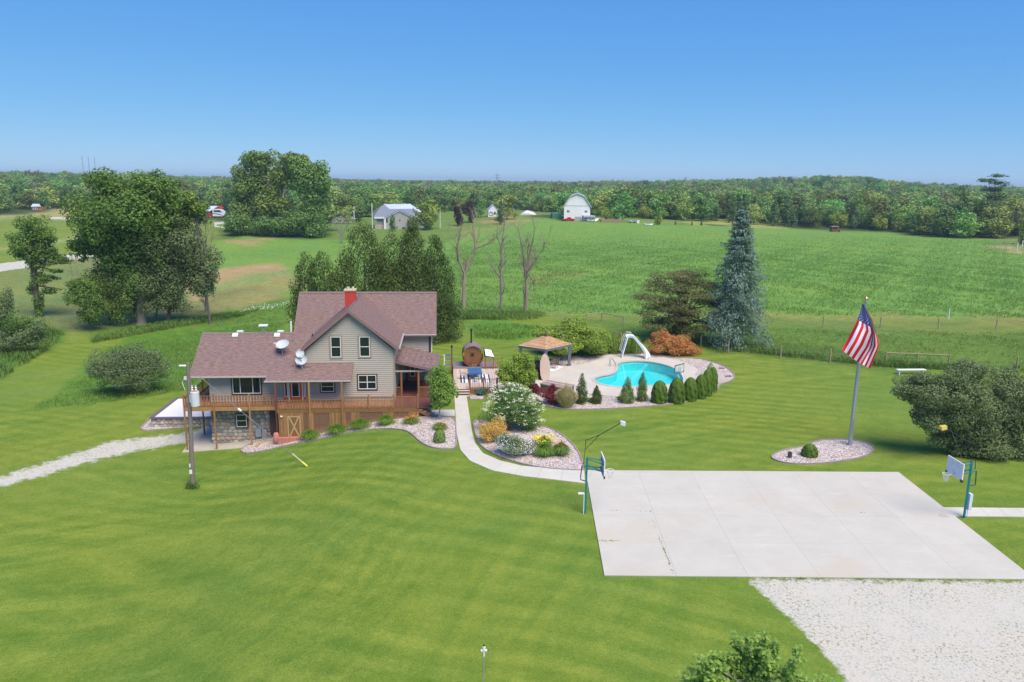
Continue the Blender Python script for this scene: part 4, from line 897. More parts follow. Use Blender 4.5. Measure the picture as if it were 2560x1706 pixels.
# ---------------------------------------------------------------- raised gravel pad with stone sides, left of the house
zt_pad = -2.15; P3_ = lambda x, y: atz(x / 3.096, 760 + y / 3.096, zt_pad)
pa = [P3_(1170, 882), P3_(1640, 880), P3_(1700, 728), P3_(1372, 728)]
pa[1].x = -21.0; pa[2].x = -20.5
pad = thing('raised_pad', (pa[0].x, pa[0].y, -3), 'raised rectangular gravel pad with fieldstone sides and dark timber rim left of the balcony', 'pad')
MB().prism([p - Vector((0, 0, .1)) for p in pa], (0, 0, -1.2)).build('retaining_wall', 'mortar', pad)
M('pad_gravel', (.78, .76, .76), (.66, .64, .64), 14, .9, bmp=.5); M('pad_rim', (.16, .13, .17), (.12, .10, .13), 4, .7)
MB().poly([p - Vector((0, 0, .04)) for p in pa]).build('gravel_top', 'pad_gravel', pad)
for a, b in ((0, 1), (0, 3), (3, 2)): MB().beam(pa[a] - Vector((0, 0, .02)), pa[b] - Vector((0, 0, .02)), .36, .12).build('rim', 'pad_rim', pad)
stone_wall(pad, pa[0] + Vector((0, -.01, 0)), pa[1] - pa[0], (pa[1] - pa[0]).length, -3.15, zt_pad - .08, .42)
stone_wall(pad, pa[3], pa[0] - pa[3], (pa[3] - pa[0]).length, -3.15, zt_pad - .08, .5, rotz=math.atan2((pa[0] - pa[3]).y, (pa[0] - pa[3]).x))
bed('gravel_bed', cr([(1085, 972), (1110, 940), (1160, 895), (1180, 870), (1650, 865), (1650, 944), (1500, 955), (1350, 968), (1200, 980), (1120, 983)], 0, 760, 3.096))

# ---------------------------------------------------------------- garden deck with barrel sauna
gz = .5
ga = atz(*D_(985, 1078), gz); gb = atz(*D_(1197, 1078), gz); gl = atz(*D_(960, 705), gz); gY = (ga.y + gb.y) / 2
gx0 = ga.x - .05; gyb = gl.y; gx1 = gb.x; gxr = atz(*D_(1580, 1055), gz).x
gd = thing('garden_deck', (gx0, gY, 0), 'weathered wooden deck with brown railings and three steps at the end of the garden path', 'deck')
mid_y = atz(*D_(1000, 795), gz).y
planks(gd, gx0, gx1, gY, mid_y, gz, along='y', wd=.14, mat='weathered_wood'); planks(gd, gx1, gxr + 1.5, gY + .05, mid_y, gz, along='y', wd=.14, mat='weathered_wood')
M('grey_blue_boards', (.25, .23, .27), (.18, .15, .17), 4, .8, objrand=.1)
planks(gd, gx0, gxr + .6, mid_y, gyb, gz + .1, along='y', wd=.14, mat='grey_blue_boards')
MB().box(gx0, gxr + 1.5, gY + .04, mid_y, .0, gz - .04).box(gx0, gxr + .6, mid_y + .03, gyb, 0, gz + .06).build('deck_frame', 'deck_wood', gd)
for i in range(3): MB().box(gx0 + .03, gx1, gY - .36 * (i + 1) + .02, gY - .36 * i + .04, gz - .17 * (i + 1) + .0, gz - .17 * (i + 1) + .045).build('step', 'weathered_wood', gd); MB().box(gx0 + .03, gx1, gY - .36 * i - .01, gY - .36 * i + .01, gz - .17 * (i + 1) - .1, gz - .17 * i - .06).build('riser', 'trim_dark', gd)
rail(gd, (gx1, gY + .02), (gxr, gY + .02), gz, gz + 1.0, bal_c, .2); rail(gd, (gxr, gY + .02), (gxr + 1.5, gY + 1.9), gz, gz + 1.0, bal_c, .2)
for x in (gx1 + .03, (gx1 + gxr) / 2, gxr): post(x, gY + .02, 0, gz + 1.15, .15, 'deck_wood', gd)
ra = atz(*D_(1415, 785), gz + .1); rb = atz(*D_(1650, 780), gz + .1); rail(gd, (ra.x, ra.y), (rb.x, ra.y), gz + .1, gz + 1.25, bal_c, .2)
for x in (ra.x, (ra.x + rb.x) / 2, rb.x): post(x, ra.y, 0, gz + 1.35, .15, 'deck_wood', gd)
# barrel sauna
M('cedar_dark', (.27, .115, .055), (.19, .08, .04), 5, .6, stretch=(4, .6, 1), bmp=.1, objrand=.18); M('cedar_front', (.24, .10, .048), (.18, .078, .036), 4, .6, stretch=(5, 1, .6), objrand=.1); M('shingle_purple', (.32, .24, .25), (.22, .16, .17), 8, .8)
sc_ = atz(*D_(1245, 757), gz + .18); sr = (aty(*D_(1382, 590), sc_.y).x - aty(*D_(1105, 590), sc_.y).x) / 2 * 1.06; scz = gz + .12 + sr; scx = aty(*D_(1243, 600), sc_.y).x; scy = sc_.y
sa = thing('barrel_sauna', (scx, scy + 1, gz), 'round brown wooden barrel sauna with black stovepipe on the garden deck', 'sauna')
for k in range(44):
    q0_ = 2 * math.pi * k / 44; q1_ = 2 * math.pi * (k + .93) / 44; top = q0_ > .5 and q1_ < 2.64
    pr = lambda q, r: (scx + math.cos(q) * r, scz + math.sin(q) * r)
    a, b, c, d = pr(q0_, sr), pr(q1_, sr), pr(q1_, sr - .05), pr(q0_, sr - .05)
    MB().prism([(a[0], scy - .15, a[1]), (b[0], scy - .15, b[1]), (c[0], scy - .15, c[1]), (d[0], scy - .15, d[1])], (0, 2.5, 0)).build('stave', 'cedar_dark', sa)
for j in range(5): 
    q0_, q1_ = .62, 2.52; n = 12; mb = MB()
    for k in range(n):
        u = q0_ + (q1_ - q0_) * k / n; v = q0_ + (q1_ - q0_) * (k + .94) / n; y0 = scy - .2 + j * .52
        mb.prism([(scx + math.cos(u) * (sr + .04), y0, scz + math.sin(u) * (sr + .04)), (scx + math.cos(v) * (sr + .04), y0, scz + math.sin(v) * (sr + .04)), (scx + math.cos(v) * (sr + .02), y0 + .5, scz + math.sin(v) * (sr + .02)), (scx + math.cos(u) * (sr + .02), y0 + .5, scz + math.sin(u) * (sr + .02))], (0, 0, -.03))
    mb.build('roof_shingles', 'shingle_purple', sa)
n = 13
for k in range(n):
    xa = -sr + .06 + (2 * sr - .12) * k / n; xb = xa + (2 * sr - .12) / n - .012; xm = max(abs(xa), abs(xb)); h = math.sqrt(max(.01, (sr - .06) ** 2 - xm * xm))
    MB().box(scx + xa, scx + xb, scy, scy + .04, scz - h, scz + h).build('front_board', 'cedar_front', sa)
sdr = MB().box(scx - .36, scx + .36, scy - .035, scy, scz - .78, scz + .62).build('door', 'cedar_front', sa)
MB().lathe((0, 0, 0), [(.2, 0), (.2, .03)], 16).build('door_window', 'window_glass', sdr)
o = [c for c in sdr.children][0]; o.rotation_euler = (math.pi / 2, 0, 0); o.location = Vector((scx - .05, scy - .036, scz + .17)) - ORG[sdr.name]
for v in o.data.vertices: v.co += ORG[sdr.name]
MB().box(scx - .42, scx + .42, scy - .06, scy - .035, scz + .5, scz + .56).box(scx - .42, scx + .42, scy - .06, scy - .035, scz - .68, scz - .62).build('door_batten', 'treated_wood', sdr)
MB().box(scx - .8, scx + .8, scy + .3, scy + .5, gz + .1, gz + .35).box(scx - .8, scx + .8, scy + 1.7, scy + 1.9, gz + .1, gz + .35).build('cradle', 'trim_dark', sa)
MB().tube([(scx - .12, scy + 1.6, scz + sr - .1), (scx - .12, scy + 1.6, scz + sr + 1.5)], .09, 10).lathe((scx - .12, scy + 1.6, scz + sr + 1.5), [(.09, 0), (.17, .03), (.15, .14), (.04, .18)], 10).build('stovepipe', 'black_metal', sa)
# covered swing, pole with shelf, table set, rugs
cp = atz(*D_(1410, 690), gz + .1); cx0, cy0 = cp.x + .05, cp.y + .8
sw = thing('canopy_lounger', (cx0 + 1, cy0, gz), 'white sloping canopy lounger with dark frame beside the barrel sauna', 'lounger')
cp4 = [aty(*D_(1425, 612), cy0 - .3), aty(*D_(1540, 628), cy0 - .3), aty(*D_(1508, 535), cy0 + .6), aty(*D_(1400, 518), cy0 + .6)]
MB().prism(cp4, (0, 0, -.04)).build('canopy', 'white_paint', sw)
for a, b in ((0, 3), (1, 2)): MB().tube([cp4[a] - Vector((0, 0, .1)), cp4[b] + Vector((0, 0, .05)), Vector((cp4[b].x + .1, cp4[b].y + .4, gz + .1))], .05, 6).tube([cp4[a], Vector((cp4[a].x, cp4[a].y, gz + .1))], .04, 6).build('frame', 'black_metal', sw)
MB().box(cp4[0].x + .1, cp4[1].x - .1, cy0 - .1, cy0 + .7, gz + .4, gz + .52).build('seat', 'grey_plastic', sw)
pp = atz(*D_(950, 790), gz + .1); st_ = thing('storage_shelf', (pp.x, pp.y, gz), 'shelf with pale posts and blue trays beside the dark pole by the house', 'shelf')
sxx = aty(*D_(845, 600), pp.y - .3).x; sx2 = aty(*D_(938, 600), pp.y - .3).x; szt = aty(*D_(845, 600), pp.y - .3).z
M('blue_cloth', (.035, .11, .25), (.05, .14, .3), 6, .7); M('navy', (.01, .03, .09), (.015, .04, .11), 5, .7); M('rug_white', (.72, .74, .76), (.62, .64, .66), 6, .9)
for x in (sxx, sx2): MB().box(x - .07, x + .07, pp.y - .35, pp.y - .25, gz, szt).build('post', 'white_paint' if x == sxx else 'deck_wood', st_)
for k, mt_ in enumerate(('blue_cloth', 'grey_plastic', 'grey_plastic')): MB().box(sxx + .06, sx2 - .06, pp.y - .5, pp.y + .1, szt - .1 - k * .6, szt - .04 - k * .6).build('tray', mt_, st_)
ptop = aty(*D_(945, 508), pp.y).z; pole_t = thing('torch_pole', (pp.x, pp.y, gz), 'thin dark pole standing between shelf and garden deck planks', 'pole')
MB().tube([(pp.x, pp.y, 0), (pp.x, pp.y, ptop)], .06, 8).build('shaft', 'trim_dark', pole_t); MB().lathe((pp.x, pp.y, ptop), [(.06, 0), (.1, .08), (.1, .3), (.03, .34)], 8).build('head', 'black_metal', pole_t)
tz = gz + .74; t0 = atz(*D_(1180, 862), tz); t1 = atz(*D_(1375, 862), tz); t2 = atz(*D_(1180, 785), tz); tx0, tx1, ty0, ty1 = t0.x, t1.x, t0.y, t2.y
tb = thing('patio_table', ((tx0 + tx1) / 2, (ty0 + ty1) / 2, gz), 'rectangular dark metal table under a blue cloth on the garden deck', 'table')
MB().box(tx0, tx1, ty0, ty1, tz - .03, tz).box(tx0 + .0, tx1, ty0 - .015, ty0, tz - .14, tz).build('tabletop', 'blue_cloth', tb)
for x in (tx0 + .15, tx1 - .15):
    for y in (ty0 + .15, ty1 - .15): MB().tube([(x, y, gz), (x, y, tz - .03)], .03).build('leg', 'black_metal', tb)
def chair(loc, rz_, label, mat='black_metal', seatmat='black_metal', group=None, back=.95):
    t = thing('patio_chair', loc, label, 'chair', group); x, y, z = loc
    MB().box(x - .24, x + .24, y - .24, y + .24, z + .4, z + .45).build('seat', seatmat, t)
    mb = MB(); mb.tube([(x - .23, y + .25, z + .42), (x - .24, y + .34, z + back), (x + .24, y + .34, z + back), (x + .23, y + .25, z + .42)], .022)
    for k in range(5): mb.tube([(x - .16 + k * .08, y + .26, z + .45), (x - .16 + k * .08, y + .335, z + back)], .012, 4)
    mb.build('backrest', mat, t)
    for s in (-1, 1):
        MB().tube([(x + s * .25, y - .22, z + .42), (x + s * .27, y - .2, z + .64), (x + s * .26, y + .27, z + .66)], .02, 5).build('armrest', mat, t)
        for u in (-1, 1): MB().tube([(x + s * .22, y + u * .22, z + .42), (x + s * .25, y + u * .27, z)], .02, 5).build('leg', mat, t)
    t.rotation_euler = (0, 0, rz_); return t
tcx = (tx0 + tx1) / 2; chair((tcx, ty1 + .55, gz), 0, 'grey metal patio chair on the far side of the blue-topped table', 'galvanised', 'galvanised')
chair((tcx + .1, ty0 - .75, gz), math.pi, 'patio chair between the blue-topped table and the deck railing', 'black_metal', 'cream_cap')
chair((tx0 - .55, ty0 + .6, gz), math.pi / 2, 'sling patio chair at the left end of the blue-topped table', 'black_metal', 'weathered_wood')
rg0 = atz(*D_(1065, 880), gz); rg1 = atz(*D_(1495, 990), gz); rg = thing('striped_rug', (rg0.x, rg1.y, gz), 'white rug with dark blue stripes lying on the garden deck', 'rug')
n = 20
for k in range(n): 
    a = rg0.x + (rg1.x - rg0.x) * k / n; b = rg0.x + (rg1.x - rg0.x) * (k + 1) / n; MB().box(a, b, rg1.y, rg0.y, gz + .004, gz + .02).build('stripe', 'navy' if k in (0, 2, 5, 14, 16, 19) else 'rug_white', rg)

# ---------------------------------------------------------------- gazebo
V_ = lambda x, y: (1260 + x / 7.127, 780 + y / 7.127)
rp = atz(*V_(1160, 985), .1); ez = aty(*V_(1180, 605), rp.y).z; gzz = ez
c_r = atz(*V_(1218, 575), gzz); c_l = atz(*V_(243, 600), gzz); c_f = atz(*V_(748, 672), gzz); cc = (c_r + c_l) / 2; c_b = cc * 2 - c_f
M('slate_paint', (.12, .16, .19), (.10, .13, .16), 4, .5); 
m_, nt_, b_ = base('cedar_shingle', .85, .15); g_ = nt_.nodes.new('ShaderNodeNewGeometry'); s_ = nt_.nodes.new('ShaderNodeSeparateXYZ'); nt_.links.new(g_.outputs['Position'], s_.inputs[0]); ad = N(nt_, 'ShaderNodeMath', operation='ADD'); nt_.links.new(s_.outputs[0], ad.inputs[0]); nt_.links.new(s_.outputs[1], ad.inputs[1]); cb_ = nt_.nodes.new('ShaderNodeCombineXYZ'); nt_.links.new(ad.outputs[0], cb_.inputs[0]); nt_.links.new(s_.outputs[2], cb_.inputs[1])
br = N(nt_, 'ShaderNodeTexBrick', Scale=1.); nt_.links.new(cb_.outputs[0], br.inputs['Vector']); br.inputs['Color1'].default_value = (.54, .36, .22, 1); br.inputs['Color2'].default_value = (.38, .23, .135, 1); br.inputs['Mortar'].default_value = (.25, .12, .06, 1); br.inputs['Brick Width'].default_value = .4; br.inputs['Row Height'].default_value = .085; br.inputs['Mortar Size'].default_value = .01
nt_.links.new(br.outputs[0], b_.inputs['Base Color']); bump(nt_, b_, br.outputs['Fac'], -.5)
gaz = thing('gazebo', (cc.x, cc.y, .1), 'square pavilion with tan hipped shingle roof on blue-grey posts by the pool', 'gazebo')
ap = Vector((cc.x, cc.y, 0)); ap.z = aty(*V_(770, 412), cc.y).z; cs = [c_f, c_r, c_b, c_l]
for i in range(4):
    a, b = cs[i], cs[(i + 1) % 4]
    for k in range(9):                                     # courses stepped one over another
        f0, f1 = k / 9, (k + 1) / 9; up = Vector((0, 0, .02)); MB().prism([a.lerp(ap, f0) + up, b.lerp(ap, f0) + up, b.lerp(ap, min(1, f1 + .02)), a.lerp(ap, min(1, f1 + .02))], (0, 0, -.03)).build('shingle_course', 'cedar_shingle', gaz)
    MB().beam(a.lerp(ap, .03) - Vector((0, 0, .16)), b.lerp(ap, .03) - Vector((0, 0, .16)), .08, .24).build('fascia_board', 'slate_paint', gaz)
    p = a.lerp(cc, .1); MB().box(p.x - .16, p.x + .16, p.y - .16, p.y + .16, .08, ez - .1).box(p.x - .2, p.x + .2, p.y - .2, p.y + .2, .08, .2).build('post', 'slate_paint', gaz)
mid_ = (c_f + c_b) / 2
MB().lathe((ap.x, ap.y, ap.z - .12), [(.35, 0), (.1, .18), (.02, .2)], 4).build('roof_cap', 'trim_dark', gaz)
gt = thing('round_table', (mid_.x + .2, mid_.y, .1), 'dark round table under the gazebo', 'table'); MB().lathe((mid_.x + .2, mid_.y, .1), [(.3, 0), (.05, .05), (.05, .68), (.62, .7), (.62, .74)], 18).build('tabletop', 'navy', gt)
M('orange_cushion', (.62, .16, .04), (.5, .12, .03), 6, .8); M('maroon_cushion', (.16, .02, .03), (.12, .015, .02), 6, .8)
p = atz(*V_(905, 1010), .1); chair((p.x, p.y, .1), -.7, 'black metal chair with orange cushion at the right side of the gazebo', 'black_metal', 'orange_cushion', back=1.1)
p = atz(*V_(950, 960), .1); chair((p.x + .3, p.y + .5, .1), -1.2, 'black metal chair with grey cushion behind the orange-cushioned one', 'black_metal', 'grey_plastic', back=1.1)
p = atz(*V_(610, 950), .1); chair((p.x, p.y + .3, .1), .6, 'black chair with maroon cushion at the left side of the gazebo', 'black_metal', 'maroon_cushion', back=1.15)
ru = [atz(*V_(*p), .1) for p in ((760, 1060), (880, 1060), (1060, 985), (940, 950), (780, 960))]
MB().prism([p + Vector((0, 0, .012)) for p in ru], (0, 0, -.01)).build('outdoor_rug', 'rug_white', label='pale rug under the gazebo table', cat='rug', org=ru[0])
# surfboard-shaped shower board and hot tub
M('surf_cream', (.66, .50, .41), (.56, .43, .36), 4, .6); sb = atz(*V_(720, 1225), .1); st2 = aty(*V_(712, 752), sb.y + .1); hb = st2.z - .1
mb = MB(); prof = [(0, .16), (.05, .34), (.2, .46), (.45, .5), (.7, .47), (.88, .33), (.96, .2), (1, .05)]; hw = 1.12
pts = [(-w_ * hw, f) for f, w_ in prof] + [(w_ * hw, f) for f, w_ in prof[::-1]]
mb.prism([(sb.x + .05 + x * .98 + (st2.x - sb.x) * f + .05, sb.y + .12 * f, .1 + hb * f) for x, f in pts], (0, .09, 0))
mb.build('surfboard', 'surf_cream', label='tall cream board standing upright between red shrub and hot tub', cat='board', org=(sb.x, sb.y, .1))
M('tub_cover', (.36, .26, .22), (.30, .21, .18), 5, .55, bmp=.15); M('tub_side', (.16, .12, .10), (.12, .09, .08), 4, .6)
h0 = atz(*V_(637, 1275), 1.0); h1 = atz(*V_(770, 1208), 1.0); h2 = atz(*V_(1262, 1300), 1.0); hh = h1 + (h2 - h1) ; h3 = h0 + (h2 - h1)
hq = [h0, h3, h2, h1]; ht = thing('hot_tub', ((h0.x + h2.x) / 2, (h0.y + h2.y) / 2, 0), 'square brown hot tub with folded tan cover and white strap by the pool', 'hot tub')
ins = sum(hq, Vector()) / 4; hz_ = [p.lerp(ins, .04) - Vector((0, 0, .1)) for p in hq]
MB().prism(hz_, (0, 0, -.85)).build('cabinet', 'tub_side', ht)
for a, b, c, d in ((hq[0], hq[0].lerp(hq[1], .49), hq[3].lerp(hq[2], .49), hq[3]), (hq[0].lerp(hq[1], .51), hq[1], hq[2], hq[3].lerp(hq[2], .51))): MB().prism([a, b, c, d], (0, 0, -.11)).build('cover', 'tub_cover', ht)
MB().tube([hq[3].lerp(hq[0], .5) + Vector((0, 0, .03)), hq[2].lerp(hq[1], .5) + Vector((0, 0, .05)), hq[2].lerp(hq[1], .5) - Vector((0, 0, .6))], .03).build('strap', 'white_paint', ht)

# ---------------------------------------------------------------- pool fittings
P6 = lambda x, y: (1500 + x / 7.838, 820 + y / 7.838)
s0 = atz(*P6(405, 572), .1); sY = s0.y; s1 = atz(*P6(912, 612), .3)
slt = aty(*P6(545, 165), sY + .3); M('slide_white', (.80, .82, .84), (.74, .76, .79), 3, .3, .5)
sl = thing('pool_slide', (s0.x, sY, .1), 'white curved water slide with ladder at the far side of the pool', 'slide')
path = [aty(*P6(x, y), sY + dy) for x, y, dy in ((520, 185, .35), (580, 172, .3), (640, 182, .2), (690, 235, .1), (760, 320, 0), (830, 405, -.2), (880, 480, -.45), (905, 540, -.7), (912, 592, -.9))]
mb = MB(); rings = []
for i, p in enumerate(path):
    t = (path[min(i + 1, 8)] - path[max(i - 1, 0)]).normalized(); sd_ = t.cross(Vector((0, 0, 1))); sd_.z = 0; sd_ = (sd_.normalized() * .7 + Vector((.05, -.7, 0))).normalized(); nn = sd_.cross(t).normalized(); nn = nn if nn.z > 0 else -nn
    wv_ = .46 + .16 * i / 8; rings.append([p - sd_ * wv_ + nn * .26, p - sd_ * wv_ * .85, p, p + sd_ * wv_ * .85, p + sd_ * wv_ + nn * .26])
for i in range(8):
    for k in range(4): mb.prism([rings[i][k], rings[i][k + 1], rings[i + 1][k + 1], rings[i + 1][k]], (0, 0, -.03))
mb.build('chute', 'slide_white', sl)
pt = path[0]; lb = Vector((s0.x + .05, sY - .1, .1))
for dy in (-.28, .28): MB().beam(lb + Vector((0, dy, 0)), pt + Vector((.05, dy, 0)), .08, .30, up=(0, 1, 0)).build('ladder_side', 'slide_white', sl)
for k in range(7): p = lb.lerp(pt, .12 + k * .125); MB().beam(p + Vector((0, -.28, 0)), p + Vector((0, .28, 0)), .2, .03).build('tread', 'slide_white', sl)
for dy in (-.3, .3):
    hr = [lb.lerp(pt, .3) + Vector((-.1, dy, 0)), lb.lerp(pt, .32) + Vector((-.38, dy, .1)), pt + Vector((-.28, dy, .35)), pt + Vector((.0, dy, .62)), pt + Vector((.55, dy, .6)), pt + Vector((.5, dy, .2))]; MB().tube(hr, .025, 6).build('handrail', 'white_paint', sl)
for (x, y, xb, yb) in ((710, 350, 706, 592), (780, 440, 776, 582), (830, 545, 822, 615), (948, 590, 946, 620)):
    b = atz(*P6(xb, yb), .1); tp = aty(*P6(x, y), b.y); MB().tube([b, (b.x, b.y, tp.z + .1)], .03, 6).build('leg', 'galvanised', sl)
hd = atz(*P6(195, 745), .1); he = atz(*P6(320, 745), .1)
for dy in (-.25, .3):
    MB().tube([hd + Vector((0, dy, 0)), hd + Vector((0, dy, .75)), hd + Vector((.15, dy, .88)), hd.lerp(he, .35) + Vector((0, dy, .85)), hd.lerp(he, .75) + Vector((0, dy, .4)), he + Vector((0, dy, -.1))], .032, 6).build('pool_handrail', 'galvanised', label='%s of the two bent steel handrails at the pool steps' % ('nearer' if dy < 0 else 'farther'), cat='handrail', group=None, org=hd)
# poolside basketball backboard
pb0 = atz(*P6(1560, 1010), .13); pb1 = atz(*P6(1645, 1035), .13); pbY = (pb0.y + pb1.y) / 2 + .15
bb = [aty(*P6(*p), pbY) for p in ((1470, 745), (1648, 712), (1645, 875), (1470, 897))]
bb[1] += Vector((.1, .35, 0)); bb[2] += Vector((.1, .35, 0))
po = thing('pool_hoop', (pb0.x, pbY, .13), 'clear poolside backboard with black frame and white legs at the right edge of the pool', 'hoop')
m_, nt_, b_ = base('acrylic', .1, .5); b_.inputs['Base Color'].default_value = (.62, .72, .72, 1); b_.inputs['Alpha'].default_value = .55
MB().prism(bb, (0, .03, 0)).build('backboard', 'acrylic', po); MB().tube(bb + [bb[0]], .045, 6).build('frame', 'black_metal', po)
bc = sum(bb, Vector()) / 4; MB().tube([bc + Vector((-.1, -.02, .1)), bc + Vector((.12, -.02, .1)), bc + Vector((.12, -.02, -.25)), bc + Vector((-.1, -.02, -.25)), bc + Vector((-.1, -.02, .1))], .02, 5).build('target_square', 'black_metal', po)
rc = bc + Vector((-.45, -.25, -.3)); MB().tube([rc + Vector((math.cos(q * math.pi / 6) * .2, math.sin(q * math.pi / 6) * .2, 0)) for q in range(13)] + [bc + Vector((0, 0, -.3))], .02, 5).build('rim', 'black_metal', po)
for s, b in ((.25, pb0), (.75, pb1)): MB().tube([bb[3].lerp(bb[2], s), bb[3].lerp(bb[2], s) + Vector((.1, .1, -.15)), b], .035, 6).build('leg', 'white_paint', po)

# ---------------------------------------------------------------- court hoops
M('teal_paint', (.0, .20, .24), (.0, .17, .21), 3, .4, .4); M('board_white', (.62, .70, .76), (.55, .62, .70), 3, .4); M('net_white', (.75, .75, .74), (.65, .65, .64), 5, .8); M('lamp_yellow', (.75, .55, .12), (.62, .45, .10), 6, .5)
ca = math.atan2((CC[1] - CC[0]).y, (CC[1] - CC[0]).x)
def hoop(loc, rz_, hp, label, lampmat, arm=1.0):
    """pole at the local origin, board facing local +x"""
    t = thing('basketball_hoop', (0, 0, 0), label, 'basketball hoop', 'basketball hoops at the ends of the court')
    MB().tube([(0, 0, -.05), (0, 0, hp)], .075, 4).build('pole', 'teal_paint', t)
    bx = arm; zc = hp - .38
    for dy in (-.22, .22):
        MB().beam((-.02, dy * .6, hp - .06), (bx, dy * 1.6, hp - .32), .05, .05).beam((-.22, dy * .6, hp - .62), (bx, dy * 1.6, hp - .82), .05, .05).build('arm', 'teal_paint', t)
    MB().beam((.0, 0, hp - .5), (bx, 0, hp - .95), .06, .05).build('arm', 'teal_paint', t)
    MB().box(bx - .05, bx, -.62, .62, hp - 1.02, hp - .95).box(bx - .05, bx, -.62, .62, hp - .3, hp - .24).box(bx - .05, bx, -.05, .05, hp - .95, hp - .3).build('board_mount', 'teal_paint', t)
    b = MB().box(bx, bx + .04, -.84, .84, hp - 1.0, hp + .08).build('backboard', 'board_white', t)
    fr = MB()
    for y0, y1, z0, z1 in ((-.86, .86, hp + .07, hp + .1), (-.86, .86, hp - 1.03, hp - 1.0), (-.86, -.83, hp - 1.0, hp + .07), (.83, .86, hp - 1.0, hp + .07)): fr.box(bx - .01, bx + .05, y0, y1, z0, z1)
    fr.build('board_rim', 'white_paint', b)
    tg = MB()
    for y0, y1, z0, z1 in ((-.3, .3, hp - .42, hp - .37), (-.3, .3, hp - .85, hp - .8), (-.3, -.25, hp - .8, hp - .42), (.25, .3, hp - .8, hp - .42)): tg.box(bx + .04, bx + .046, y0, y1, z0, z1)
    for y in (-.34, .28): tg.box(bx + .04, bx + .044, y, y + .012, hp - .35, hp + .07, 1)
    tg.build('target_square', ['white_paint', 'grey_plastic'], b)
    MB().box(bx - .02, bx + .07, -.9, -.72, hp - 1.1, hp - .93).box(bx - .02, bx + .07, .72, .9, hp - 1.1, hp - .93).build('corner_pad', 'black_metal', b)
    rx_ = bx + .52; rzz = hp - .84; R_c = .24
    MB().tube([(rx_ + R_c * math.cos(q), R_c * math.sin(q), rzz) for q in np.linspace(0, 2 * math.pi, 19)], .016, 5).beam((bx + .04, -.08, rzz - .03), (rx_ - R_c, -.1, rzz), .04, .02).beam((bx + .04, .08, rzz - .03), (rx_ - R_c, .1, rzz), .04, .02).box(bx + .04, bx + .12, -.1, .1, rzz - .16, rzz + .02).build('rim', 'net_white', t)
    nt2 = MB()
    for k in range(12):
        for s in (1, -1):
            pts = []
            for j in range(5):
                f = j / 4; q = 2 * math.pi * (k + s * j * .5) / 12; r_ = R_c * (1 - .55 * f ** .8); pts.append((rx_ + r_ * math.cos(q), r_ * math.sin(q), rzz - .5 * f))
            nt2.tube(pts, .009, 3, caps=False)
    nt2.build('net', 'net_white', t)
    # floodlight on a bent arm behind the pole
    a = MB().tube([(-.2, .1, hp - .5), (-.1, .1, hp + 1.12), (.8, .1, hp + 1.5), (2.1, .1, hp + 2.3)], .028, 6).tube([(-.13, .1, hp + .5), (.75, .1, hp + 1.47)], .022, 5).build('light_arm', 'black_metal', t)
    MB().prism([(2.05, -.05, hp + 2.42), (2.36, -.08, hp + 2.34), (2.38, .26, hp + 2.34), (2.05, .25, hp + 2.42)], (-.02, 0, -.22)).build('floodlight', lampmat, a)
    MB().tube([(1.6, .1, hp + 1.95), (.9, .3, hp + .4), (.2, .1, hp - 1.4)], .008, 3).build('cable', 'grey_plastic', t)
    MB().tube([(-.3, .1, hp - .62), (-.36, .1, hp - 1.3), (-.36, .1, hp - 1.55), (-.08, .05, hp - 1.62)], .035, 5).build('crank', 'black_metal', t)
    t.location = loc; t.rotation_euler = (0, 0, rz_); return t
hl = atz(1463, 1284, 0); hr_ = atz(2409.5, 1295.5, 0)
hpl = aty(1471, 1144, hl.y).z; hpr = aty(2421, 1154, hr_.y).z
h_l = hoop(hl, ca, hpl, 'teal basketball hoop with grey floodlight, at the left corner of the concrete court', 'dish_white')
MB().tube([(-.12, -.05, 0), (-.12, -.05, 1.35)], .03, 6).box(-.5, -.1, -.1, .1, 1.35, 1.42).build('downpipe', 'white_paint', h_l)
h_r = hoop(hr_, ca + math.pi, hpr, 'teal basketball hoop with yellow lamp, at the right side of the concrete court', 'lamp_yellow')
MB().box(-.3, -.12, -.16, .16, .6, 1.7).tube([(-.15, 0, .65), (-.3, -.15, 0)], .02, 5).build('score_box', 'board_white', h_r)

# ---------------------------------------------------------------- flagpole and flag
fb = G(2124.7, 1114); fY = fb.y; ft = aty(2153, 757, fY); ftop = ft.z
M('pole_grey', (.36, .40, .46), (.31, .35, .41), 3, .35, .5, .4); M('gold', (.75, .55, .18), (.7, .5, .15), 3, .25, .5, .8)
fp = thing('flagpole', fb, 'tall grey flagpole with gold ball standing in the gravel island', 'flagpole')
MB().tube([fb - Vector((0, 0, .1)), (fb.x, fY, ftop * .5), (fb.x + .02, fY, ftop)], [.17, .14, .07], 12).build('shaft', 'pole_grey', fp)
MB().tube([(fb.x, fY - .18, .9), (fb.x, fY - .18, 2.3)], .03).build('halyard_box', 'pole_grey', fp)
MB().lathe((fb.x + .02, fY, ftop), [(.07, 0), (.13, .03), (.13, .09), (.05, .12), (.05, .2)], 12).build('truck', 'pole_grey', fp)
bm = bmesh.new(); bmesh.ops.create_uvsphere(bm, u_segments=14, v_segments=10, radius=.17); me_ = bpy.data.meshes.new('ball'); bm.to_mesh(me_); bm.free(); me_.materials.append(MATS['gold'])
o = bpy.data.objects.new('ball', me_); link(o, fp); o.location = Vector((fb.x + .02, fY, ftop + .32)) - fb
G8 = lambda x, y: (1780 + x / 3.017, 720 + y / 3.017)
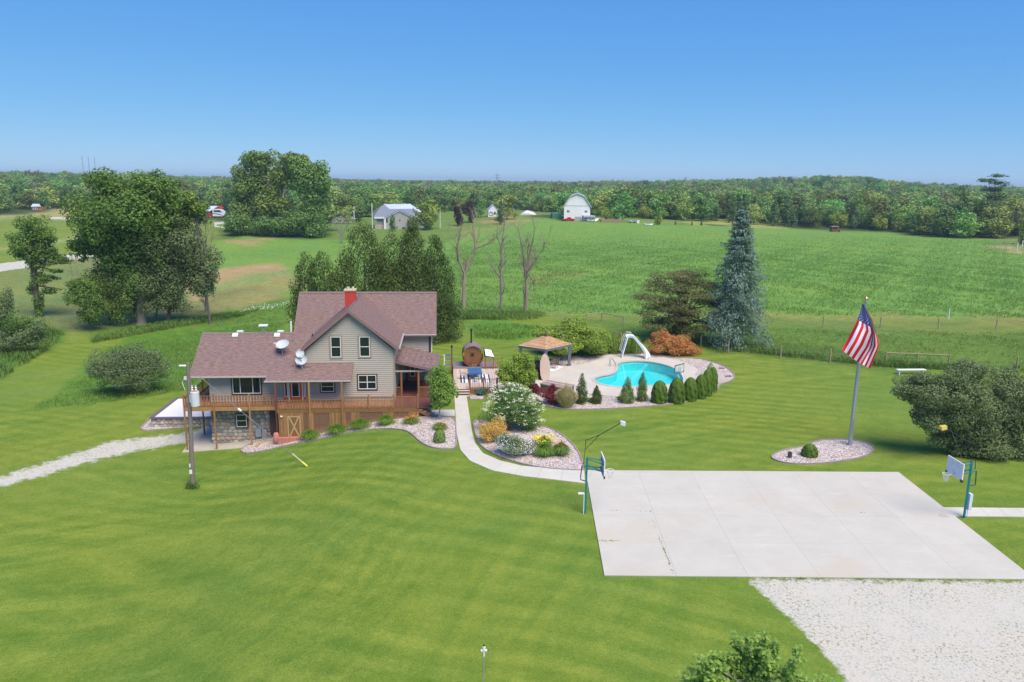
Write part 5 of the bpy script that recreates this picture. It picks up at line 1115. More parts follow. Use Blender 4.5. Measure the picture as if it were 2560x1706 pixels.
def fpt(u, v):
    """u along the fly, v from the top stripe to the bottom one: control net measured on the cloth"""
    net = [[(1133, 128), (1142, 132), (1150, 150)], [(1118, 180), (1165, 205), (1198, 240)], [(1082, 268), (1150, 300), (1222, 330)], [(1035, 360), (1115, 400), (1250, 420)], [(978, 470), (1075, 540), (1190, 608)]]
    net = [[(1135, 118), (1144, 126), (1147, 130)], [(1114, 195), (1184, 232), (1194, 236)], [(1086, 268), (1208, 346), (1222, 338)], [(1032, 372), (1168, 452), (1252, 440)], [(978, 470), (1098, 560), (1192, 612)]]
    uu = u * 4; i = min(3, int(uu)); f = uu - i; vv = v * 2; j = min(1, int(vv)); g = vv - j
    a = [np.array(net[k][j]) * (1 - g) + np.array(net[k][j + 1]) * g for k in (i, i + 1)]; p = a[0] * (1 - f) + a[1] * f
    # wind-filled far edge bulges between the net's lines
    p = p + np.array([14, -4]) * math.sin(math.pi * u) * v * v
    d = -.35 - .5 * math.sin(2.2 * u + .3) * (.3 + v) + .22 * math.sin(v * 9 + u * 4) * u + .1 * math.sin(v * 17 - u * 6) * u
    return aty(*G8(*p), fY + d * 1.4 - .1)
M('flag_red', (.62, .008, .03), (.55, .006, .025), 3, .7); M('flag_white', (.78, .76, .76), (.72, .71, .72), 3, .7); M('flag_blue', (.035, .06, .26), (.03, .05, .22), 3, .7)
mb = MB(); NU = 30; NV = 26
gv = {}
for i in range(NU + 1):
    for j in range(NV + 1): gv[i, j] = len(mb.v); mb.v.append(tuple(fpt(i / NU, j / NV)))
for i in range(NU):
    for j in range(NV):
        mb.f.append((gv[i, j], gv[i, j + 1], gv[i + 1, j + 1], gv[i + 1, j])); mb.m.append(2 if (i < NU * .4 and j < 14) else (0 if (j // 2) % 2 == 0 else 1))
fl_ = thing('american_flag', (fb.x, fY, ftop), 'red, white and blue flag with stars and stripes hanging from the pole top', 'flag')
fo = mb.build('cloth', ['flag_red', 'flag_white', 'flag_blue'], fl_, smooth=True)
ms_ = MB()
for r_ in range(9):
    for k in range(6 if r_ % 2 == 0 else 5):
        v0 = (r_ + 1) / 10 * 7 / 13; u0 = ((k * 2 + 1 + (r_ % 2)) / 12) * .4; c = fpt(u0, v0); du = (fpt(u0 + .012, v0) - fpt(u0 - .012, v0)); dv = (fpt(u0, v0 + .018) - fpt(u0, v0 - .018)); pts = []
        if min(du.length, dv.length) < .02: continue
        for q in range(10): ra_ = (.5 if q % 2 == 0 else .22) * 1.15; an = math.pi * q / 5; pts.append(c + du * math.cos(an) * ra_ + dv * math.sin(an) * ra_ - Vector((0, .02, 0)))
        ms_.poly(pts)
so_ = ms_.build('stars', 'flag_white', fo)

# ---------------------------------------------------------------- utility pole with transformer, guy wire
ub = G(482, 1219); uY = ub.y; ut = aty(470, 908, uY)
M('pole_wood', (.25, .21, .18), (.17, .14, .12), 5, .85, stretch=(4, 4, .4), bmp=.3)
up_ = thing('utility_pole', ub, 'weathered grey wooden utility pole with transformer on the lawn left of the farmhouse', 'utility pole')
MB().tube([ub - Vector((0, 0, .2)), ub.lerp(ut, .5), ut], [.19, .165, .13], 12).build('shaft', 'pole_wood', up_)
tr_ = aty(487, 997, uY - .35); MB().lathe((tr_.x, uY - .3, tr_.z - .62), [(.28, 0), (.33, .04), (.33, 1.1), (.34, 1.12), (.3, 1.2), (.1, 1.26)], 18).box(tr_.x - .38, tr_.x - .2, uY - .4, uY - .2, tr_.z - .3, tr_.z + .3).build('transformer', 'dish_white', up_)
MB().lathe((tr_.x, uY - .3, tr_.z + .6), [(.3, 0), (.12, .05)], 14).build('transformer_lid', 'red_block', up_)
for dx in (-.16, .12): MB().lathe((tr_.x + dx, uY - .3, tr_.z + .6), [(.08, 0), (.1, .08), (.06, .16), (.1, .24), (.05, .32), (.05, .45)], 8).build('bushing', 'dish_white', up_)
mi_ = MB(); wi = aty(448, 911, uY)
for k in range(3): c = ut.lerp(wi, .35 + k * .27); c.z = ut.z - .2; mi_.lathe((c.x, c.y, c.z - .07), [(.04, 0), (.12, .04), (.12, .08), (.04, .13)], 8)
mi_.tube([(ut.x, uY, ut.z - .2), (wi.x, uY, ut.z - .2)], .02).build('insulator', 'white_paint', up_)
MB().tube([(ut.x - .1, uY, ut.z - 1.2), (ut.x - .3, uY - .1, ut.z - 1.15), (ut.x - .52, uY - .1, ut.z - 1.5), (ut.x - .35, uY - .1, ut.z - 2.1)], .03).box(ut.x - .35, ut.x - .15, uY - .15, uY, ut.z - 1.3, ut.z - 1.05).build('fuse_cutout', 'dish_white', up_)
MB().box(ub.x - .1, ub.x + .1, uY - .2, uY - .165, 1.2 + ub.z, 1.55 + ub.z).box(ub.x - .08, ub.x + .02, uY - .2, uY - .165, 1.75 + ub.z, 2.05 + ub.z).build('number_plate', 'white_paint', up_)
ga_ = G(768, 1166); gt_ = ub.lerp(ut, .97); gw = thing('guy_wire', ga_, 'steel guy wire from the utility pole with yellow guard at its ground anchor', 'guy wire')
MB().tube([gt_, ga_], .022, 5).build('wire', 'galvanised', gw); c = gt_.lerp(ga_, .42)
MB().tube([gt_.lerp(ga_, .41), gt_.lerp(ga_, .435)], .09, 8).build('insulator', 'white_paint', gw)
M('yellow_guard', (.80, .70, .10), (.75, .66, .12), 3, .5); ge = G(768, 1166); MB().tube([gt_.lerp(ga_, .87), gt_.lerp(ga_, .97)], .06, 8).build('guard', 'cream_cap', gw); MB().tube([gt_.lerp(ga_, .955), ga_], .07, 8).build('guard', 'yellow_guard', gw)
for k, (dx, dz) in enumerate(((-60, .3), (-60, -1.2))): MB().tube([Vector((ut.x - (.7 if k == 0 else .1), uY, ut.z - .2 - k)) + Vector((dx * f, 14 * f, dz * f - 2.6 * math.sin(math.pi * f))) for f in np.linspace(0, 1, 12)], .012, 4).build('power_line', 'galvanised', label='%s thin power line running left from the utility pole' % ('upper', 'lower')[k], cat='power line', org=ut)

# ---------------------------------------------------------------- small things near the camera
yb = G(1208, 1760); yY = yb.y; yt = aty(1210, 1622, yY)
ws_ = thing('weather_sensor', yb, 'white weather sensor on a thin post in the lawn at the bottom edge', 'sensor')
MB().tube([yb, (yt.x, yY, yt.z - .1)], .02, 8).build('post', 'grey_plastic', ws_); MB().lathe((yt.x, yY, yt.z - .1), [(.03, -.25), (.03, 0), (.05, .02), (.06, .16), (.05, .18)], 12).build('housing', 'white_paint', ws_)
MB().lathe((yt.x, yY, yt.z + .08), [(.055, 0), (.06, .03), (.03, .05)], 12).box(yt.x - .15, yt.x + .15, yY - .03, yY + .03, yt.z - .11, yt.z - .05).build('rain_cup', 'white_paint', ws_); MB().box(yt.x - .17, yt.x - .14, yY - .035, yY + .035, yt.z - .12, yt.z - .03).box(yt.x + .14, yt.x + .17, yY - .035, yY + .035, yt.z - .12, yt.z - .03).lathe((yt.x, yY, yt.z + .13), [(.055, 0), (.04, .03)], 10).build('wind_cup', 'black_metal', ws_)
q = G(*G8(585, 1283)); qt = aty(*G8(585, 1242), q.y); MB().box(q.x - .12, q.x + .12, q.y - .12, q.y + .12, 0, qt.z).lathe((q.x, q.y, qt.z), [(.15, 0), (.15, .05)], 4).build('bollard_light', 'trim_dark', label='short dark red bollard light in the gravel island left of the round shrub', cat='bollard', org=(q.x, q.y, 0))
q = G(1380 + 1951 / 1.994, 1000 + 583 / 1.994); MB().lathe((q.x, q.y, .075), [(.33, 0), (.33, .006)], 20).build('drain_cover', 'patio_concrete', label='round drain cover near the right corner of the court', cat='drain cover', org=(q.x, q.y, .075))
for p, l in (((2183, 490), 'upper'), ((2235, 550), 'lower')):
    q = G(*R_(*p)); MB().box(q.x - .3, q.x + .3, q.y - .12, q.y + .12, .03, .12).build('sprinkler_brick', 'red_brown_paint', label='%s of two flat dark bricks in the gravel right of the arborvitae row' % l, cat='brick', org=q)

# ---------------------------------------------------------------- fences
M('fence_wood', (.38, .31, .20), (.27, .22, .15), 4, .85, stretch=(3, 3, .5), bmp=.2)
fpost_me = MB().lathe((0, 0, 0), [(.1, -.2), (.1, 1.32), (.07, 1.36)], 8).mesh('fence_post', 'fence_wood')
def fence(px, label, ht=None, rails=(), wires=True):
    P = [G(*p) for p in px]; t = thing('fence', P[0], label, 'fence'); 
    for p in P: o = bpy.data.objects.new('post', fpost_me); link(o, t); o.location = p - P[0]; o.scale = (1, 1, (ht or 1.3) / 1.3); o.rotation_euler = (rnd.uniform(-.03, .03), rnd.uniform(-.03, .03), 0)
    for i, h in rails: a, b = P[i], P[i + 1]; MB().tube([a + Vector((0, 0, h)), b + Vector((0, 0, h))], .07, 7).build('rail', 'fence_wood', t)
    if wires:
        mb = MB()
        for a, b in zip(P[:-1], P[1:]):
            for h in (.35, .75, 1.15): mb.tube([a + Vector((0, 0, h)), b + Vector((0, 0, h))], .008, 3, caps=False)
        mb.build('wire', 'galvanised', t)
    return t
fence([G8(122, 487), G8(515, 532), G8(890, 560), G8(1308, 582), G8(1545, 590), G8(1778, 602), G8(2295, 622), G8(2700, 640)], 'wooden post fence with a top rail right of the flagpole, between lawn and rough pasture', 1.55, rails=((3, 1.5), (4, 1.5)))
fence([R_(1425, 300), (1700, 846), (1752, 866), G8(122, 487)], 'short run of fence posts behind the slide and red shrub', 1.4, wires=True)
fence([G8(838, 302), G8(1268, 304), G8(1705, 313), G8(2140, 320), G8(2600, 328)], 'far line of wooden posts and wire between the rough pasture and the mown strip', 1.7)
fence([R_(1165, 140), R_(1280, 130), R_(1443, 162)], 'short rail fence behind the large round viburnum', 1.35, rails=((0, 1.3), (1, 1.3)), wires=False)
a = G(*R_(1365, 275)); b = G(*R_(1425, 300)); MB().tube([a + Vector((-.4, .3, 1.35)), b + Vector((0, 0, 1.3))], .07, 7).build('fence_rail', 'fence_wood', label='loose pale fence rail just left of the pool slide', cat='rail', org=a)
q = G(*G8(1783, 240)); MB().lathe((q.x, q.y, q.z), [(.07, 0), (.07, 1.9)], 8).build('marker_post', 'white_paint', label='white marker post at the edge of the crop field behind the far fence', cat='marker post', org=q)
for p, l in (((2542, 627), 'left'), ((2555, 620), 'right')):
    q = G(*p); MB().lathe((q.x, q.y, q.z), [(.14, 0), (.14, 2.6)], 8).build('marker_post', 'white_paint', label='%s white post by the soil patch at the right end of the crop field' % l, cat='marker post', org=q)
a = G(*G8(1395, 655)); b = G(*G8(1640, 665)); bt = thing('bench', a, 'long white bench half hidden behind the big grey-green bush', 'bench')
MB().box(a.x, b.x, a.y - .1, a.y + .4, .5, .58).build('seat', 'white_paint', bt)
for x in (a.x + .3, b.x - .3): MB().box(x - .05, x + .05, a.y, a.y + .3, 0, .5).build('leg', 'white_paint', bt)
for k, x in enumerate(np.linspace(18, 300, 8)):
    pass

# ---------------------------------------------------------------- far buildings and yards
M('metal_roof', (.42, .46, .54), (.36, .40, .48), 2, .5, .4); M('metal_roof_light', (.50, .56, .66), (.45, .5, .6), 2, .5, .4); M('grey_siding', (.40, .40, .39), (.36, .36, .35), 1, .7); M('blue_grey_siding', (.20, .23, .28), (.18, .2, .25), 1, .7)
M('barn_white', (.74, .74, .77), (.68, .68, .72), .6, .6); M('barn_red', (.42, .035, .03), (.34, .03, .03), 1, .6); M('log_brown', (.42, .17, .08), (.34, .13, .06), 2, .7); M('car_red', (.55, .01, .03), (.5, .01, .03), 2, .3, .5); M('tyre', (.02, .02, .02), (.03, .03, .03), 3, .8); M('tarp_green', (.06, .20, .13), (.05, .16, .11), 2, .7); M('boat_white', (.7, .74, .76), (.6, .64, .68), 2, .4); M('log_pile', (.36, .26, .18), (.22, .15, .10), 3, .9, bmp=.5)
def at(ox, oy, s): return lambda x, y: (ox + x / s, oy + y / s)
T4 = at(1380, 460, 6.92)
bp_ = G(*T4(430, 642)); BY = bp_.y
f4 = lambda x, y, Y=None: aty(*T4(x, y), Y or BY)
barn = thing('barn', bp_, 'white gambrel-roofed barn with grey garage door at the far edge of the crop field', 'barn')
o_ = [f4(*p) for p in ((207, 650), (207, 388), (322, 218), (440, 176), (556, 226), (660, 388), (660, 650))]
for p in o_: p.y = BY
bx_ = bp_.x / BY
MB().prism(o_, (24 * bx_, 24, 0)).build('wall', 'barn_white', barn)
for i in range(1, 5):
    a, b = o_[i], o_[i + 1]; n_ = Vector((-(b - a).z, 0, (b - a).x)).normalized() * .25; e = (b - a).normalized() * (.9 if i in (1, 4) else .0)
    A = a - (e if i == 1 else e * 0) + Vector((0, -.6, 0)); B = b + (e if i == 4 else e * 0) + Vector((0, -.6, 0)); MB().prism([A + n_ * .2, B + n_ * .2, B + n_ * 1.4, A + n_ * 1.4], (25 * bx_, 25, 0)).build('roof', 'metal_roof', barn)
for x0, x1, y0, y1 in ((262, 302, 458, 490), (568, 610, 462, 494)): a = f4(x0, y0); b = f4(x1, y1); w_ = MB().box(a.x, b.x, BY - .1, BY, b.z, a.z).build('window', 'window_glass', barn); MB().box(a.x, b.x, BY - .14, BY - .1, a.z, a.z + .2).box((a.x + b.x) / 2 - .08, (a.x + b.x) / 2 + .08, BY - .14, BY - .1, b.z, a.z).build('frame', 'barn_white', w_)
a = f4(398, 566); b = f4(496, 645)
gdr = MB().box(a.x, b.x, BY - .15, BY, b.z, a.z).build('garage_door', 'metal_roof', barn)
for k in range(4): MB().box(a.x, b.x, BY - .19, BY - .15, b.z + (a.z - b.z) * (k + .06) / 4, b.z + (a.z - b.z) * (k + .9) / 4).build('panel', 'grey_siding', gdr)
ln_ = f4(430, 380).z; MB().box(o_[1].x, o_[5].x, BY - .08, BY, ln_ - .12, ln_ + .12).build('trim_band', 'grey_siding', barn)
a = f4(550, 500, BY - 4); b = f4(745, 640, BY - 4)
lt = thing('lean_to', (a.x, BY - 4, 0), 'dark open lean-to with stored equipment beside the white barn', 'shed'); MB().box(a.x, b.x, BY - 4, BY + 2, f4(0, 575, BY - 4).z, f4(0, 545, BY - 4).z).build('roof', 'metal_roof', lt)
for x in np.linspace(a.x + .2, b.x - .2, 4): MB().box(x - .15, x + .15, BY - 4, BY - 3.7, hz(x, BY - 4), f4(0, 575, BY - 4).z).build('post', 'grey_plastic', lt)
MB().box(a.x + 1, b.x - 2, BY - 3, BY + 1, hz(a.x, BY - 4), hz(a.x, BY - 4) + 1.6).build('stored_load', 'grey_plastic', lt)
def vehicle(px, w_px, h_px, body, label, name='pickup_truck', cat='truck', kind='pickup'):
    p = G(*px); s = p.y / 1900; L = w_px * s; H_ = h_px * s; t = thing(name, p, label, cat)
    x0, x1, y0, y1, z = p.x - L / 2, p.x + L / 2, p.y - .9, p.y + .9, p.z + .35
    if kind == 'pickup':
        prof = [(0, .1), (0, .5), (.3, .55), (.42, 1), (.66, 1), (.74, .58), (.99, .5), (1, .1)]
    elif kind == 'rv': prof = [(0, .08), (0, 1), (.72, 1), (1, .62), (.98, .3), (.8, .08)]
    else: prof = [(0, .3), (.05, .7), (.35, .75), (.45, 1), (.6, 1), (.66, .72), (.92, .65), (1, .5), (.9, .2)]
    MB().prism([(x0 + L * u, y0, z + (H_ - .35) * v) for u, v in prof], (0, 1.8, 0)).build('body', body, t)
    if kind == 'pickup': MB().prism([(x0 + L * u, y0 - .03, z + (H_ - .35) * v) for u, v in ((.36, .62), (.44, .92), (.64, .92), (.69, .62))], (0, 1.86, 0)).build('window', 'window_glass', t)
    if kind == 'rv': MB().prism([(x0 + L * u, y0 - .03, z + (H_ - .35) * v) for u, v in ((.1, .62), (.1, .85), (.6, .85), (.75, .55), (.55, .6))], (0, .02, 0)).build('window', 'window_glass', t); MB().prism([(x0 + L * u, y0 - .03, z + (H_ - .35) * v) for u, v in ((.03, .5), (.03, .42), (.45, .3), (.95, .1), (.5, .38))], (0, .02, 0)).build('stripe', 'black_metal', t)
    for u in (.2, .8):
        for y in (y0 - .02, y1 - .2):
            w_ = MB().tube([(x0 + L * u, y, p.z + .38), (x0 + L * u, y + .22, p.z + .38)], .4, 12).build('wheel', 'tyre', t)
    return t
vehicle(T4(285, 642), 30, 9, 'car_red', 'bright red pickup truck parked in front of the white barn')
vehicle((1580, 557), 19, 6.5, 'metal_roof_light', 'pale blue-grey utility vehicle right of the small round bush by the wood pile', 'utility_vehicle', 'utility vehicle')
def simple(name, px0, px1, ztop_px, mat, label, cat, depth=3, T=T4, shape='box', extra=None):
    a = G(*T(*px0)); Y = a.y; b = aty(*T(*px1), Y); zt = aty(*T(px0[0], ztop_px), Y).z; zb = a.z; t = thing(name, a, label, cat); w_ = b.x - a.x; h = zt - zb
    mb = MB()
    if shape == 'box': mb.box(a.x, b.x, Y, Y + depth, zb - .2, zt)
    if shape == 'boat': mb.prism([(a.x, Y, zb + h * .75), (a.x + w_ * .15, Y, zb + h * .2), (a.x + w_ * .8, Y, zb + h * .15), (b.x, Y + depth * .4, zb + h * .9), (a.x + w_ * .5, Y, zb + h * .85)], (0, depth, 0))
    if shape == 'heap': mb.prism([(a.x, Y, zb), (a.x + w_ * .2, Y, zb + h * .6), (a.x + w_ * .45, Y + 1, zt), (a.x + w_ * .8, Y + .5, zb + h * .7), (b.x, Y, zb)], (0, depth, 0))
    if shape == 'tank': mb.tube([(a.x, Y + 1, zb + h * .5), (a.x + .3, Y + 1, zb + h * .5), (b.x - .3, Y + 1, zb + h * .5), (b.x, Y + 1, zb + h * .5)], [h * .25, h * .48, h * .48, h * .25], 12)
    if shape == 'gable': mb.prism([(a.x, Y, zb - .3), (a.x, Y, zb + h * .55), ((a.x + b.x) / 2, Y, zt), (b.x, Y, zb + h * .55), (b.x, Y, zb - .3)], (0, depth, 0))
    mb.build('hull' if shape == 'boat' else 'body', mat, t)
    if shape == 'boat': mb2 = MB().box(a.x + w_ * .35, a.x + w_ * .65, Y + .3, Y + depth - .3, zb + h * .8, zb + h * 1.25); mb2.build('cover', 'grey_plastic', t)
    if shape in ('gable',):
        for s in (0, 1):
            e0 = Vector((a.x - .3, Y - .3, zb + h * .52)) if s == 0 else Vector((b.x + .3, Y - .3, zb + h * .52)); e1 = Vector(((a.x + b.x) / 2, Y - .3, zt + .12)); MB().prism([e0, e1, e1 + Vector((0, 0, .15)), e0 + Vector((0, 0, .15))], (0, depth + .6, 0)).build('roof', extra or 'metal_roof', t)
        MB().box(a.x + w_ * .25, a.x + w_ * .42, Y - .08, Y, zb + h * .2, zb + h * .42).box(a.x + w_ * .6, a.x + w_ * .77, Y - .08, Y, zb + h * .2, zb + h * .42).build('window', 'window_glass', t)
    return t
simple('shed', (5, 600), (165, 605), 512, 'tarp_green', 'green tarpaulin-covered shed left of the white barn', 'shed', 6)
simple('boat', (572, 655), (822, 655), 590, 'boat_white', 'covered grey and white boat on the yard right of the barn', 'boat', 2.5, shape='boat')
simple('boat', (1590, 715), (1762, 718), 688, 'boat_white', 'low pale upturned boat at the edge of the crop field', 'boat', 2, shape='boat')
wp = simple('wood_pile', (850, 665), (1215, 672), 615, 'log_pile', 'long stacked wood pile in front of the white tank', 'wood pile', 2)
simple('tank', (1090, 640), (1212, 640), 572, 'boat_white', 'white cylindrical tank behind the wood pile', 'tank', 2, shape='tank')
simple('white_box', (1470, 680), (1510, 682), 632, 'barn_white', 'small white cabinet standing right of the utility vehicle', 'cabinet', 1)
T8 = at(800, 400, 2.614)
simple('salt_heap', (1315, 360), (1418, 360), 332, 'barn_white', 'white tarpaulin heap beyond the field between white house and barn', 'heap', 8, T8, 'heap')
simple('white_house', (1100, 372), (1162, 370), 292, 'barn_white', 'small two-storey white house half hidden by trees left of the barn', 'house', 9, T8, 'gable')
simple('white_garage', (1098, 374), (1136, 374), 340, 'barn_white', 'low white outbuilding at the left foot of the small white house', 'outbuilding', 6, T8, 'gable')
simple('storage_shed', (80, 410), (215, 412), 370, 'grey_siding', 'long pale metal-roofed shed left of the grey house', 'shed', 10, T8, 'gable', 'metal_roof_light')
# grey house
T7 = at(900, 480, 7.843); gb_ = G(*T7(760, 735)); gY_ = gb_.y; f7 = lambda x, y, d=0: (lambda p: Vector((p.x, gY_ + d, p.z)))(aty(*T7(x, y), gY_ + d))
gh = thing('grey_house', gb_, 'large grey house with pale metal roof and front gable, left of the field', 'house')
MB().box(f7(290, 0).x, f7(1230, 0).x, gY_ + 6, gY_ + 22, gb_.z - 1, f7(0, 492, 6).z).build('wall', 'grey_siding', gh)
MB().prism([f7(255, 560, 20), f7(255, 392, 20), f7(465, 245, 20), f7(600, 330, 20), f7(600, 560, 20)], (0, 1, 0)).build('wall', 'blue_grey_siding', gh)
e = [f7(262, 495, 5), f7(1290, 492, 5), f7(1060, 332, 14), f7(372, 335, 14)]; MB().prism(e, (0, 0, -.4)).build('roof', 'blue_grey_siding', gh)
e = [f7(580, 335, 14), f7(1228, 395, 14), f7(985, 235, 22), f7(468, 242, 22)]; MB().prism(e, (0, 0, -.3)).build('roof', 'metal_roof_light', gh)
e = [f7(372, 336, 14), f7(580, 335, 14), f7(466, 240, 21)]; MB().prism(e, (0, 0, -.3)).build('roof', 'blue_grey_siding', gh)
MB().prism([f7(492, 800), f7(492, 505), f7(775, 362), f7(1085, 520), f7(1085, 800)], (0, 8, 0)).build('wall', 'grey_siding', gh)
for a, b in (((480, 502), (775, 354)), ((775, 354), (1100, 522))): A = f7(*a); B = f7(*b); MB().prism([A, B, B + Vector((0, 0, -.5)), A + Vector((0, 0, -.5))], (0, -.4, 0)).build('rake_board', 'barn_white', gh); MB().prism([A + Vector((0, -.5, .1)), B + Vector((0, -.5, .1)), B + Vector((0, 9, .1)), A + Vector((0, 9, .1))], (0, 0, -.2)).build('roof', 'blue_grey_siding', gh)
MB().box(f7(270, 0, 5).x, f7(480, 0, 5).x, gY_ + 4.6, gY_ + 5, f7(0, 500, 5).z - .5, f7(0, 488, 5).z).build('gutter', 'barn_white', gh)
MB().box(f7(470, 0).x - .3, f7(498, 0).x, gY_ - .2, gY_ + .5, gb_.z, f7(0, 505).z).build('corner_board', 'barn_white', gh)
MB().box(f7(312, 0, 5.9).x, f7(455, 0, 5.9).x, gY_ + 5.8, gY_ + 6, gb_.z + 1, f7(0, 505, 5.9).z).build('garage_door', 'grey_siding', gh)
for x0, x1, y0, y1 in ((505, 545, 530, 600), (770, 792, 545, 570), (830, 875, 695, 745), (1085, 1105, 545, 600)): a = f7(x0, y0); b = f7(x1, y1); MB().box(a.x, b.x, gY_ - .1, gY_, b.z, a.z).build('window', 'window_glass', gh)
MB().box(f7(260, 0, -3).x, f7(480, 0, -3).x, gY_ + 1, gY_ + 2.5, gb_.z - .5, gb_.z + 1.7).build('stone_wall', 'river_stone', gh)
for x, yb_, yt_, l in ((240, 600, 225, 'tall white flagless pole at the left corner of the grey house'), (1147, 640, 370, 'pale utility pole at the right corner of the grey house'), (1570, 640, 310, 'thin pale pole on the lawn right of the bright green tree')): b = f7(x, yb_, -2); t_ = f7(x, yt_, -2); MB().tube([(b.x, b.y, hz(b.x, b.y)), (b.x, b.y, t_.z)], .18, 6).build('white_pole', 'barn_white', label=l, cat='pole', org=(b.x, b.y, 0))
b = G(*T8(224, 408)); tt = aty(*T8(224, 302), b.y); MB().tube([b, (b.x, b.y, tt.z)], .18, 6).build('white_pole', 'barn_white', label='pole with limp pale flag beside the long metal-roofed shed', cat='pole', org=b)
MB().prism([(b.x, b.y - .2, tt.z), (b.x - 1.2, b.y - .2, tt.z - 2.5), (b.x - 2.2, b.y - .3, tt.z - 4.2), (b.x - .1, b.y - .2, tt.z - 2.6)], (0, -.06, 0)).build('limp_flag', 'dish_white', label='limp pale flag hanging on the pole by the long shed', cat='flag', org=b)
# red barn and motorhome behind the grove, cabin at the left wood edge
T15 = at(480, 480, 15.68); rb_ = G(*T15(780, 1000)); rY = rb_.y; f15 = lambda x, y, d=0: (lambda p: Vector((p.x, rY + d, p.z)))(aty(*T15(x, y), rY + d))
rbn = thing('red_barn', rb_, 'small red barn with pale metal roof between the big maple and the cottonwood grove', 'barn')
MB().prism([f15(400, 990), f15(400, 740), f15(840, 740), f15(840, 990)], (0, 6, 0)).build('wall', 'barn_red', rbn); MB().prism([f15(840, 990), f15(720, 745), f15(1035, 560), f15(1130, 640), f15(1130, 990)], (0, 6.5, 0)).build('wall', 'barn_red', rbn)
MB().prism([f15(420, 748, -.3), f15(745, 748, -.3), f15(1035, 556, 5), f15(480, 550, 5)], (0, 0, -.25)).build('roof', 'metal_roof_light', rbn); MB().beam(f15(720, 748, -.4), f15(1035, 556, -.4), .2, .35).build('rake_board', 'metal_roof', rbn)
vehicle(T15(1080, 1005), 29, 20, 'boat_white', 'white motorhome with black stripes parked beside the red barn', 'motorhome', 'motorhome', 'rv')
T9 = at(0, 480, 9.05); cb0 = G(*T9(800, 415)); cY = cb0.y; f9 = lambda x, y, d=0: (lambda p: Vector((p.x, cY + d, p.z)))(aty(*T9(x, y), cY + d))
cab = thing('cabin', cb0, 'small brown cabin with blue-grey roof at the foot of the dark conifers', 'cabin')
MB().box(f9(700, 0).x, f9(915, 0).x, cY, cY + 5, cb0.z - .5, f9(0, 335).z).build('wall', 'log_brown', cab); MB().prism([f9(695, 335, -.3), f9(925, 328, -.3), f9(880, 272, 3), f9(735, 272, 3)], (0, 0, -.2)).build('roof', 'metal_roof_light', cab); MB().box(f9(850, 0, 2).x, f9(868, 0, 2).x, cY + 2, cY + 2.5, f9(0, 300, 2).z, f9(0, 255, 2).z).build('chimney', 'grey_plastic', cab)
for x in (745, 785, 822): a = f9(x - 12, 350); b = f9(x + 12, 385); w_ = MB().box(a.x, b.x, cY - .1, cY, b.z, a.z).build('window', 'window_glass', cab); MB().box(a.x - .15, a.x, cY - .15, cY, b.z - .6, a.z + .1).box(b.x, b.x + .15, cY - .15, cY, b.z - .6, a.z + .1).build('frame', 'barn_white', w_)
# masts, pylon, hunting cart
def mast(px, pyt, r, label, lattice=False, cat='mast', name='radio_mast', Y=2600, mat='grey_plastic'):
    t = aty(px, pyt, Y); g = hz(t.x, Y); mb = MB(); 
    if not lattice: mb.tube([(t.x, Y, g), (t.x, Y, t.z)], r, 4)
    else:
        for s in (-1, 1):
            for u in (-1, 1): mb.tube([(t.x + s * r * 3, Y + u * r * 3, g), (t.x + s * r, Y + u * r, t.z)], r * .35, 4)
        for k in range(9): z = g + (t.z - g) * k / 9; z1 = g + (t.z - g) * (k + 1) / 9; w0 = r * (3 - 2 * k / 9); w1 = r * (3 - 2 * (k + 1) / 9); mb.tube([(t.x - w0, Y - w0, z), (t.x + w1, Y - w1, z1)], r * .25, 4).tube([(t.x + w0, Y - w0, z), (t.x - w1, Y - w1, z1)], r * .25, 4)
        for k in (.84, .94): z = g + (t.z - g) * k; mb.box(t.x - r * 7, t.x + r * 7, Y - r, Y, z - r * .3, z + r * .3)
    return mb.build(name, mat, label=label, cat=cat, org=(t.x, Y, g))
for x, y, l in ((204.5, 391, 'left'), (220, 393, 'middle'), (235.5, 394, 'right')): mast(x, y, .9, '%s of the three thin radio masts on the left skyline' % l)
mast(1243, 435, .55, 'grey lattice pylon standing above the woods behind the white house', True, 'pylon', 'pylon', 900, 'galvanised'); mast(2268, 472, .5, 'pale lattice pylon rising from the woods at the right', True, 'pylon', 'pylon', 950, 'barn_white')
q = G(2088, 580); hc = thing('hunting_cabin', q, 'small brown box stand with dark windows at the wood edge of the crop field', 'stand')
MB().prism([(q.x - 2.2, q.y, q.z + .3), (q.x - 1.6, q.y, q.z + 2.4), (q.x + 1.2, q.y, q.z + 2.6), (q.x + 2.4, q.y, q.z + 1.5), (q.x + 2.6, q.y, q.z + .3)], (0, 2, 0)).build('body', 'red_brown_paint', hc); MB().box(q.x - 1.4, q.x + .9, q.y - .06, q.y, q.z + 1.5, q.z + 2.1).build('window', 'window_glass', hc); MB().box(q.x - 2, q.x + 1.6, q.y - .3, q.y + 2.2, q.z + 2.6, q.z + 2.75).build('roof', 'weathered_wood', hc)
for k, (x, y) in enumerate(((-2, .4), (2, .4))): MB().tube([(q.x + x, q.y - .1, q.z + .35), (q.x + x, q.y + .2, q.z + .35)], .4, 10).build('wheel', 'tyre', hc)

